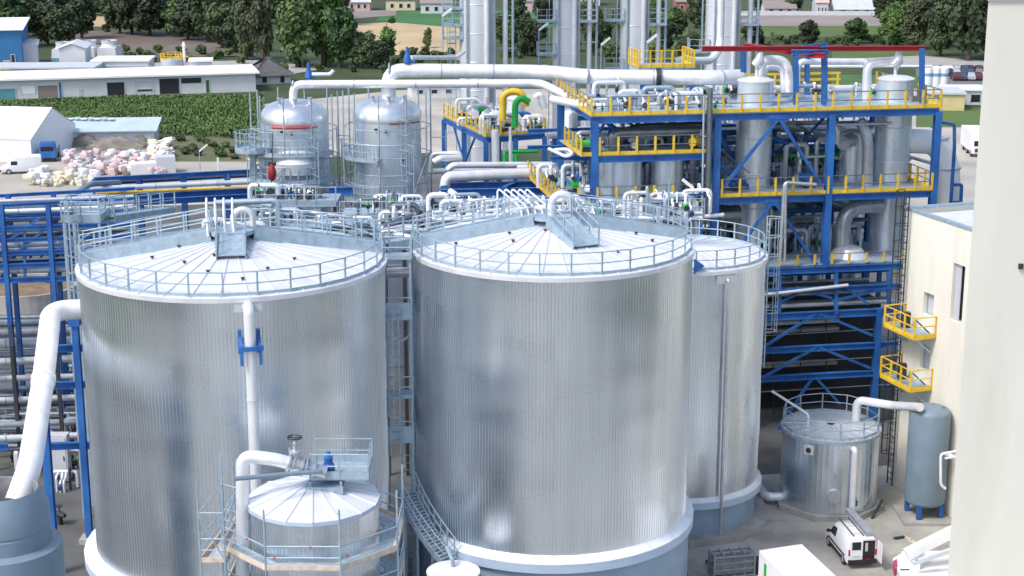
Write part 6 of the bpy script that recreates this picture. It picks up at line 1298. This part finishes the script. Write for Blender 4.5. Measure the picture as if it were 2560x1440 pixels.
setting('bank', MB().poly([at(400, 404, z=.016), at(680, 404, z=.016), at(680, 330, z=.016), at(430, 340, z=.016)]), M('scrub_bank', (.16, .14, .08), .95, 0, .3, .2, col2=(.08, .11, .03), bump=.4, bscale=2))
sheet('verge', [(2290, 318), (2560, 318), (2560, 272), (2290, 266)], m_lime, .02); sheet('verge', [(2080, 152), (2330, 152), (2300, 116), (2080, 116)], m_lime, .024); sheet('verge', [(2080, 218), (2330, 222), (2330, 190), (2080, 186)], M('deep_grass', (.06, .13, .03), .95, 0, .2, .3), .024)
# ================================================================== YARD HEAPS, BAGS, VEHICLES FAR LEFT
def mound(label, px, py, w, h, d, mat, seed, name='earth_mound'):
    r = random.Random(seed); A = at(px, py, z=0); b = MB(); n, m = 16, 10
    for j in range(m + 1):
        for i in range(n):
            a = 2 * math.pi * i / n; f = j / m; q = (1 - f) * (1 + r.uniform(-.12, .12)); b.v.append((w * q * math.cos(a), d * q * math.sin(a), h * (1 - (1 - f) ** 2) * (1 + r.uniform(-.12, .12)) - .05))
    for j in range(m):
        for i in range(n): b.f.append((j * n + i, j * n + (i + 1) % n, (j + 1) * n + (i + 1) % n, (j + 1) * n + i))
    o = link(name, b.mesh(name, mat, True), None, A); o['label'] = label; o['category'] = 'heap'
m_soil = M('heap_soil', (.22, .20, .17), .95, 0, .3, .8, bump=.5, bscale=3)
mound('grey earth mound left before the long shed', 215, 362, 3.2, 2.0, 2.4, m_soil, 1); mound('long grey earth mound before the middle of the long shed', 292, 372, 5.0, 1.7, 2.2, m_soil, 2); mound('small grey earth mound right before the long shed', 352, 360, 2.2, 1.8, 2, m_soil, 3)
def bag_mesh(name, mat, seed, sx=1, sy=1, sz=1):
    r = random.Random(seed); b = MB(); n = 10; prof = [(.01, 0), (.62, .02), (.7, .3), (.72, .65), (.7, .98), (.6, 1.06), (.01, 1.03)]
    for i in range(n):
        a = 2 * math.pi * i / n; sq = 1 / max(abs(math.cos(a)), abs(math.sin(a))) ** .85
        for rr, z in prof: b.v.append((rr * sq * math.cos(a) * sx * (1 + r.uniform(-.1, .1)), rr * sq * math.sin(a) * sy * (1 + r.uniform(-.1, .1)), z * sz * (1 + r.uniform(-.08, .08))))
    m = len(prof)
    for i in range(n):
        j = (i + 1) % n; b.f += [(i * m + q, j * m + q, j * m + q + 1, i * m + q + 1) for q in range(m - 1)]
    return b.mesh(name, mat, True)
m_bagw = M('white_bag', (.74, .73, .73), .75, 0, .06, 2); m_bagp = M('pinkish_bag', (.66, .50, .50), .75, 0, .12, 2); m_foam = M('yellowish_foam', (.70, .64, .48), .85, 0, .12, 2); m_dirty = M('grey_bag', (.45, .44, .44), .8, 0, .15, 2)
BAGS = [bag_mesh('big_bag', mt, s) for s, mt in ((1, m_bagw), (2, m_bagw), (3, m_bagp), (4, m_dirty), (5, m_bagp))]; LUMPS = [bag_mesh('foam_lump', mt, s, 1.2, .8, .7) for s, mt in ((6, m_foam), (7, m_bagw), (8, m_foam))]
yr_ = random.Random(31)
def heap(n, region, meshes, name, label, group, cat, smin, smax, stack=0):
    for k in range(n):
        px, py = yr_.uniform(region[0], region[2]), yr_.uniform(region[1], region[3]); A = at(px, py, z=0); lvl = 1 if yr_.random() < stack else 0; s_ = yr_.uniform(smin, smax)
        me = yr_.choice(meshes); cw = {'white_bag': 'white', 'pinkish_bag': 'pinkish', 'grey_bag': 'grey', 'yellowish_foam': 'yellowish'}[me.materials[0].name]; o = link(name, me, None, A + V((0, 0, lvl * s_ * .95)), (yr_.uniform(-.2, .2) * (1 + lvl), yr_.uniform(-.2, .2), yr_.uniform(0, 6.28))); o.scale = (s_, s_, s_); o['label'] = cw + ' ' + label; o['category'] = cat; o['group'] = '%s, %s ones' % (group, cw)
heap(118, (165, 396, 415, 440), BAGS, 'big_bag', 'bulk bag in the heap before the long shed', 'bulk bags in the yard heap', 'bag', .5, .85, .4)
heap(60, (380, 368, 434, 408), LUMPS, 'foam_lump', 'foam lump in the tall heap at the right end of the long shed', 'foam lumps by the long shed', 'foam', .4, .9, .6)
heap(90, (70, 442, 250, 468), LUMPS + BAGS[:1], 'foam_lump', 'foam lump in the front heap of the yard', 'foam lumps in the front heap', 'foam', .35, .8, .5)
ctn = bld_box('container', 'grey skip container beside the bulk bags', (392, 436), (440, 434), 1.9, 2.4, m_lightgrey, m_lightgrey, 'flat', over=0, cat='container')
bld_box('container', 'low white box container before the bulk bags', (328, 440), (394, 436), 1.2, 2.2, m_bagw, m_white, 'flat', over=0, cat='container')
# vehicles --------------------------------------------------------
m_tyre = m_black; m_rim = M('wheel_rim', (.5, .5, .52), .35, .6, .1, 4); m_carw = M('white_car_paint', (.82, .82, .83), .25, 0, .02, 1); m_lightr = M('tail_lamp_red', (.45, .02, .03), .3, 0, .1, 4)
def sect_body(secs):
    """secs: (x, zb, zbelt, ztop, w_bottom, w_belt, w_top) cross sections joined nose to tail"""
    b = MB(); k = 10
    for x, zb, zm, zt, wb_, wm_, wt in secs:
        half = [(wb_, zb), (wm_, zb + (zm - zb) * .35), (wm_, zm), (wt, zt - .1), (wt * .86, zt)]
        b.v += [(x, -y, z) for y, z in half] + [(x, y, z) for y, z in half[::-1]]
    n = len(secs)
    for i in range(n - 1): b.f += [(i * k + q, i * k + (q + 1) % k, (i + 1) * k + (q + 1) % k, (i + 1) * k + q) for q in range(k)]
    b.f += [tuple(range(k))[::-1], tuple((n - 1) * k + q for q in range(k))]; return b
def wheels(t, xs, w, r, name='wheel'):
    for x in xs:
        for s_ in (-1, 1):
            y = s_ * w; wh = part(name, MB().tube([(x, y - .1, r), (x, y + .1, r)], r, 18), m_tyre, t, True, local=True)
            part('rim', MB().tube([(x, y + s_ * .09, r), (x, y + s_ * .115, r)], r * .6, 14), m_rim, wh, True, local=True)
def panel(t, name, mat, pts, parent=None): return part(name, MB().poly(pts), mat, parent or t, local=True)
def car(A, rz, paint, label, group=None, L=4.3):
    t = thing('parked_car', label, 'car', A, rz, group); h = 1.45
    part('body', sect_body([(-L / 2, .3, .75, .85, .7, .8, .7), (-L / 2 + .15, .22, .82, .95, .8, .86, .75), (-L / 2 + 1.0, .22, .85, h, .82, .87, .62), (.3, .22, .85, h, .82, .87, .64), (1.0, .22, .85, .98, .82, .87, .72), (L / 2 - .1, .25, .68, .76, .8, .84, .7), (L / 2, .32, .6, .66, .65, .7, .6)]), paint, t, True, local=True)
    part('windows', MB().box((-.35, 0, 1.12), (1.9, 1.56, .34)), m_glass, t, local=True); wheels(t, (-L * .3, L * .3), .78, .31)
    return t
def big_van(A, rz, label, L=5.2):
    t = thing('white_van', label, 'van', A, rz); part('body', sect_body([(-L / 2, .35, 1.1, 2.2, .88, .92, .8), (-L / 2 + .1, .32, 1.15, 2.3, .9, .95, .84), (L / 2 - 1.9, .32, 1.15, 2.3, .9, .95, .84), (L / 2 - 1.2, .32, 1.1, 1.7, .9, .95, .8), (L / 2 - .9, .32, 1.02, 1.2, .9, .94, .82), (L / 2 - .1, .34, .8, .95, .88, .9, .75), (L / 2, .4, .7, .75, .7, .75, .65)]), m_carw, t, True, local=True)
    part('windscreen', MB().poly([(L / 2 - 1.78, -.78, 2.16), (L / 2 - 1.78, .78, 2.16), (L / 2 - .98, .8, 1.24), (L / 2 - .98, -.8, 1.24)]), m_glass, t, local=True)
    for s_ in (-1, 1): part('side_window', MB().box((L / 2 - 1.75, s_ * .93, 1.45), (.8, .05, .5)), m_glass, t, local=True)
    part('bumper', MB().box((L / 2 - .02, 0, .5), (.2, 1.8, .25)), m_darkmetal, t, local=True); wheels(t, (-L * .28, L * .3), .86, .36); return t
big_van(at(54, 432, z=0), R_(196), 'white van parked beside the storage tent')
A = at(125, 398, z=0); tk = thing('flatbed_truck', 'blue-cabbed flatbed truck beside the storage tent', 'truck', A, R_(-80))
part('cab', sect_body([(1.2, .6, 1.5, 2.6, 1.05, 1.1, 1.0), (1.3, .6, 1.5, 2.7, 1.08, 1.12, 1.02), (2.6, .6, 1.5, 2.65, 1.08, 1.12, 1.0), (2.75, .6, 1.4, 2.2, 1.0, 1.05, .95)]), m_blue, tk, True, local=True)
part('bed', MB().box((-1.1, 0, 1.0), (4.4, 2.2, .25)).box((-1.1, 1.08, 1.35), (4.4, .06, .5)).box((-1.1, -1.08, 1.35), (4.4, .06, .5)), m_greyblue, tk, local=True); part('windscreen', MB().box((2.72, 0, 1.85), (.08, 1.7, .6)), m_glass, tk, local=True); wheels(tk, (-2.2, 2.0), 1.0, .45)
A = at(2440, 386, z=0); bt_ = thing('box_truck', 'white lorry with a striped cab beside the right edge tower', 'truck', A, R_(-95))
part('cab', sect_body([(.8, .5, 1.5, 2.9, 1.1, 1.15, 1.08), (2.6, .5, 1.5, 2.9, 1.1, 1.15, 1.05), (2.8, .55, 1.4, 2.3, 1.05, 1.1, 1.0)]), m_carw, bt_, True, local=True); part('cargo_box', MB().box((-2.6, 0, 2.0), (6.2, 2.4, 2.6)), m_white, bt_, local=True); part('windscreen', MB().box((2.78, 0, 1.95), (.1, 1.8, .75)), m_glass, bt_, local=True); part('grille', MB().box((2.84, 0, 1.0), (.08, 1.5, .5)), m_darkmetal, bt_, local=True); wheels(bt_, (-4, -1, 1.8), 1.05, .48)
PAINT = [M('car_paint_%s' % n_, c_, .25, .2, .03, 1) for n_, c_ in (('silver', (.45, .46, .48)), ('dark', (.04, .045, .05)), ('white', (.75, .75, .75)), ('blue', (.07, .09, .13)), ('red', (.13, .05, .05)), ('grey', (.2, .21, .22)))]
PN = ('silver', 'dark', 'white', 'blue', 'red', 'grey'); pr_ = random.Random(9); cnt = {}
for row, yy in enumerate((181, 189, 199)):
    for k in range(9):
        i = pr_.randrange(6); px = 2318 + k * 18 + pr_.uniform(-3, 3)
        if row == 2 and k < 4: continue
        car(at(px, yy, z=.03), R_(80) + pr_.uniform(-.08, .08), PAINT[i], '%s car in the %s row of the car park, %s place from the left' % (PN[i], ('back', 'middle', 'front')[row], ordw(k + 1)), 'cars in the car park')
# ================================================================== FOREGROUND YARD: VAN, BOX, LIFT, CAGE
pr0, pf0 = at(2154, 1422, z=0), at(2086, 1338, z=0); dv = (pf0 - pr0); dv.z = 0; ang = math.atan2(dv.y, dv.x); dv.normalize()
L = 4.1; vt = thing('delivery_van', 'small white van with one rear door open parked before the short tank', 'van', pr0 + dv * (L / 2), ang)
h2 = 1.82
part('body', sect_body([(-L / 2, .42, 1.0, h2 - .06, .74, .82, .68), (-L / 2 + .08, .3, 1.02, h2, .8, .86, .72), (-.6, .26, 1.02, h2 + .03, .82, .87, .73), (.45, .26, 1.0, h2 - .02, .82, .87, .71), (.75, .26, .98, h2 - .16, .82, .87, .7), (1.25, .28, .95, 1.1, .82, .86, .72), (1.75, .3, .8, .92, .8, .84, .7), (L / 2 - .05, .32, .66, .74, .74, .78, .62), (L / 2, .38, .6, .64, .6, .66, .55)]), m_carw, vt, True, local=True)
part('windscreen', MB().poly([(.77, -.6, h2 - .2), (.77, .6, h2 - .2), (1.27, .72, 1.1), (1.27, -.72, 1.1)]), m_glass, vt, local=True)
for s_ in (-1, 1):
    part('side_window', MB().add([(.05, s_ * .868, 1.06), (1.02, s_ * .868, 1.04), (.66, s_ * .775, 1.52), (.05, s_ * .765, 1.58)], [(0, 1, 2, 3)]), m_glass, vt, local=True)
    part('wing_mirror', MB().box((.95, s_ * .98, 1.1), (.12, .2, .16)), m_black, vt, local=True)
    part('sill_trim', MB().box((-.1, s_ * .85, .36), (2.2, .06, .16)), m_black, vt, local=True)
    part('rub_strip', MB().box((-.2, s_ * .885, .66), (2.8, .03, .1)), m_black, vt, local=True)
    part('tail_lamp', MB().box((-L / 2 - .005, s_ * .76, .98), (.06, .1, .34)), m_lightr, vt, local=True)
part('rear_bumper', MB().box((-L / 2 - .04, 0, .46), (.16, 1.6, .22)), m_black, vt, local=True)
ld = part('rear_door', MB().box((-L / 2 - .015, .36, 1.1), (.05, .7, 1.1)), m_carw, vt, local=True)   # left half, closed
part('door_window', MB().box((-L / 2 - .045, .37, 1.38), (.02, .5, .46)), m_glass, ld, local=True); part('number_plate', MB().box((-L / 2 - .05, .36, .78), (.02, .46, .11)), M('number_plate', (.62, .64, .66), .4, 0, .25, 14), ld, local=True)
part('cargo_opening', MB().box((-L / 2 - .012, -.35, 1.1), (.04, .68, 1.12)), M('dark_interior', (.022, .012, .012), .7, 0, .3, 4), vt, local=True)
part('cargo_panel', MB().box((-L / 2 - .036, -.2, 1.3), (.02, .14, .5)), m_lightgrey, vt, local=True); part('cargo_lamp', MB().box((-L / 2 - .036, -.3, .58), (.02, .3, .06)), m_lightr, vt, local=True)
od = part('rear_door', MB().box((-L / 2 - .33, -.86, 1.1), (.68, .05, 1.1)), m_carw, vt, local=True, label='white rear door swung open'); part('door_window', MB().box((-L / 2 - .33, -.892, 1.38), (.48, .02, .46)), m_glass, od, local=True)
for s_ in (-1, 1): part('headlamp', MB().box((L / 2 - .12, s_ * .62, .68), (.16, .26, .14)), m_rim, vt, local=True)
for s_ in (.45, -.1): part('roof_bar', MB().box((-.5, s_, h2 + .05), (2.6, .05, .05)), m_darkmetal, vt, local=True)
for x in (-1.5, -.4, .4): part('roof_rib', MB().box((x, .2, h2 + .03), (.04, .9, .02)), m_lightgrey, vt, local=True)
rc = part('roof_rack', MB().box((-.1, -.42, h2 + .16), (3.6, .42, .2)), M('grey_rack', (.34, .37, .41), .6, .2, .15, 4), vt, local=True, label='long grey load carried on the roof')
wheels(vt, (-1.28, 1.3), .76, .3)
# white box body in the bottom edge
A, B = at(1898, 1378, z=2.7), at(2006, 1362, z=2.7); d2_ = (at(2096, 1446, z=2.7) - B); d2_.z = 0; d2_.normalize(); d1_ = (B - A); d1_.z = 0
bx = thing('box_trailer', 'plain white box trailer cut by the bottom edge beside the van', 'trailer', V((A.x, A.y, 0)))
q = [A, B, B + d2_ * 6.5, A + d2_ * 6.5]; q = [V((p.x, p.y, 0)) for p in q]
part('cargo_box', MB().prism(q, .75, 2.7), m_membrane, bx); part('roof_edge', MB().prism([q[0] - d2_ * .03, q[1] - d2_ * .03, q[1] + d2_ * .05, q[0] + d2_ * .05], 2.705, 2.74), m_white, bx)
n0 = d2_.cross(ZUP); e0 = A + d2_ * 2.0
mrk = V((q[0].x, q[0].y, 0)); side = (q[3] - q[0]).normalized(); outv = V((side.y, -side.x, 0)); outv = outv if outv.dot(q[0] - q[1]) > 0 else -outv
part('green_mark', MB().box(mrk + side * .9 + V((0, 0, 2.0)) + outv * .012, (.28, .03, .7), (side, outv, ZUP)), m_green, bx)
for f in (.8, 5.6):
    for g in (.12, .88):
        c = q[0].lerp(q[1], g) + side * f; part('wheel', MB().tube([c - outv * .12 + V((0, 0, .4)), c + outv * .12 + V((0, 0, .4))], .4, 16), m_tyre, bx, True)
# lift truck with white boom
A = at(2300, 1432, z=1.3); lt = thing('boom_lift', 'white boom lift truck in the bottom right corner beside the tower', 'lift truck', V((A.x, A.y, 0)))
part('deck', MB().prism([at(2232, 1396, z=1.35), at(2262, 1378, z=1.35), at(2396, 1376, z=1.35), at(2384, 1462, z=1.35), at(2262, 1466, z=1.35)], .9, 1.35), m_carw, lt)
part('turret', MB().prism([at(2252, 1402, z=1.6), at(2278, 1384, z=1.6), at(2312, 1396, z=1.6), at(2300, 1414, z=1.6)], 1.36, 2.1), m_carw, lt)
b0, b1 = at(2266, 1386, z=2.2), at(2404, 1318, z=3.6)
part('boom', MB().bar(b0, b1, .5, .5), m_carw, lt); part('inner_boom', MB().bar(b0 + V((.2, -.7, -.2)), b1 + V((.4, -.9, -.5)), .22, .22), m_lightgrey, lt)
part('hydraulic_ram', MB().tube([at(2290, 1404, z=2.1), at(2330, 1394, z=2.2)], .1, 8), m_darkmetal, lt, True); part('vent_slot', MB().box(at(2262, 1424, z=1.37), (.5, .12, .03)), m_darkmetal, lt)
part('corner_marking', MB().prism([at(2232, 1410, z=1.2), at(2242, 1404, z=1.2), at(2244, 1424, z=1.2), at(2236, 1430, z=1.2)], .95, 1.362), M('magenta_marking', (.45, .05, .16), .5, 0, .1, 3), lt)
for f, g in ((2256, 1410), (2370, 1400), (2256, 1460)):
    c = at(f, g, z=.45); part('wheel', MB().tube([c - V((.14, 0, 0)), c + V((.14, 0, 0))], .45, 16), m_tyre, lt, True)
# stacked grey lattice frames
A = at(1828, 1436, z=0); cg = thing('steel_cage', 'stack of grey steel lattice frames on the yard beside the box trailer', 'frame stack', A, R_(12))
m_grey2 = M('grey_frame_steel', (.27, .30, .33), .6, .3, .15, 4)
for z in (.1, .5, .9, 1.25):
    for y in (-.45, 0, .45): part('long_bar', MB().box((0, y, z), (2.4, .08, .1)), m_grey2, cg, local=True)
    for x in (-1.15, -.6, 0, .6, 1.15): part('short_bar', MB().box((x, 0, z + .1), (.08, 1.0, .08)), m_grey2, cg, local=True)
for x in (-1.15, 1.15):
    for y in (-.48, .48): part('corner_post', MB().box((x, y, .7), (.09, .09, 1.4)), m_grey2, cg, local=True)
part('infill_sheet', MB().box((0, 0, .66), (2.2, .8, .9)), M('dull_sheet', (.20, .22, .24), .6, .2, .2, 3), cg, local=True)
single('timber_strip', MB().bar(at(1766, 1402, z=.1), at(1786, 1422, z=.3), .12, .1), m_darkmetal, 'dark strip lying left of the lattice frames', 'strip', at(1766, 1402, z=.1))
bo = link('black_bag', bag_mesh('black_bag', m_black, 15, .7, .7, .7), None, at(1884, 1428, z=0)); bo['label'] = 'black bag between the lattice frames and the box trailer'; bo['category'] = 'bag'
for k, (x0, y0, x1, y1, mt, lab) in enumerate(((2236, 1346, 2262, 1342, m_darkmetal, 'dark offcut lying on the yard right of the van'), (2258, 1340, 2282, 1352, m_wood, 'pale timber offcut on the yard right of the van'), (2275, 1350, 2292, 1362, m_foam, 'cream plank offcut furthest right on the yard'), (2318, 1346, 2334, 1343, m_lightgrey, 'small grey offcut before the grey-blue vessel'))):
    single('offcut', MB().bar(at(x0, y0, z=.06), at(x1, y1, z=.06), .22, .08), mt, lab, 'offcut', at(x0, y0, z=.06))
# two small blue portals outside the right end of the structure
for k, (pts, lab) in enumerate((([(2352, 306, 2), (2386, 312, 2), (2386, 372, 2)], 'small blue portal leg outside the right end of the structure'), ([(2386, 462, 2), (2404, 462, 2), (2402, 506, 2), (2384, 506, 2)], 'tiny blue bracket frame right of the very fat white pipe'))):
    b = MB(); P_ = [F(*q) for q in pts]
    for a, c in zip(P_, P_[1:]): b.bar(a, c, .2, .2)
    if k == 0: b.bar(P_[2], V((P_[2].x, P_[2].y, 0)), .2, .2)
    single('steel_portal', b, m_blue, lab, 'frame', P_[0])

# ================================================================== labels of repeated things: look first, then order from the left
def _px(o):
    p = wpos(o) - CAMV; c, s_ = math.cos(PITCH), math.sin(PITCH); return p.x / (p.y * c - p.z * s_)
_W = {'insulated_pipe': 'white', 'steel_pipe': 'steel', 'dark_steel_pipe': 'dark', 'green_paint': 'green', 'blue_steel_paint': 'blue', 'yellow_paint': 'yellow', 'dark_metal': 'black', 'white_paint': 'painted white', 'galvanised_steel': 'galvanised', 'dark_foliage': 'dark', 'mid_foliage': 'mid-green', 'light_foliage': 'light green', 'cast_concrete': 'grey'}
_pool = {}
for o in list(COL.objects):
    g = o.get('group')
    if not g or o.parent: continue
    key = next((c for c in o.children if c.name.split('.')[0] in ('motor', 'pipe_run', 'crown', 'body')), None)
    if key is None or o.name.startswith(('tree', 'parked_car')): continue
    w = _W.get(key.data.materials[0].name, '')
    _pool.setdefault((g, w), []).append(o)
for (g, w), lst in _pool.items():
    lst.sort(key=_px); many = len(lst) > 1
    for i, o in enumerate(lst):
        base = o['label']; txt = (w + ' ' + base).strip()
        o['label'] = ('%s %s from the left' % (ordw(i + 1), txt)) if many else ('only ' + txt if False else txt)
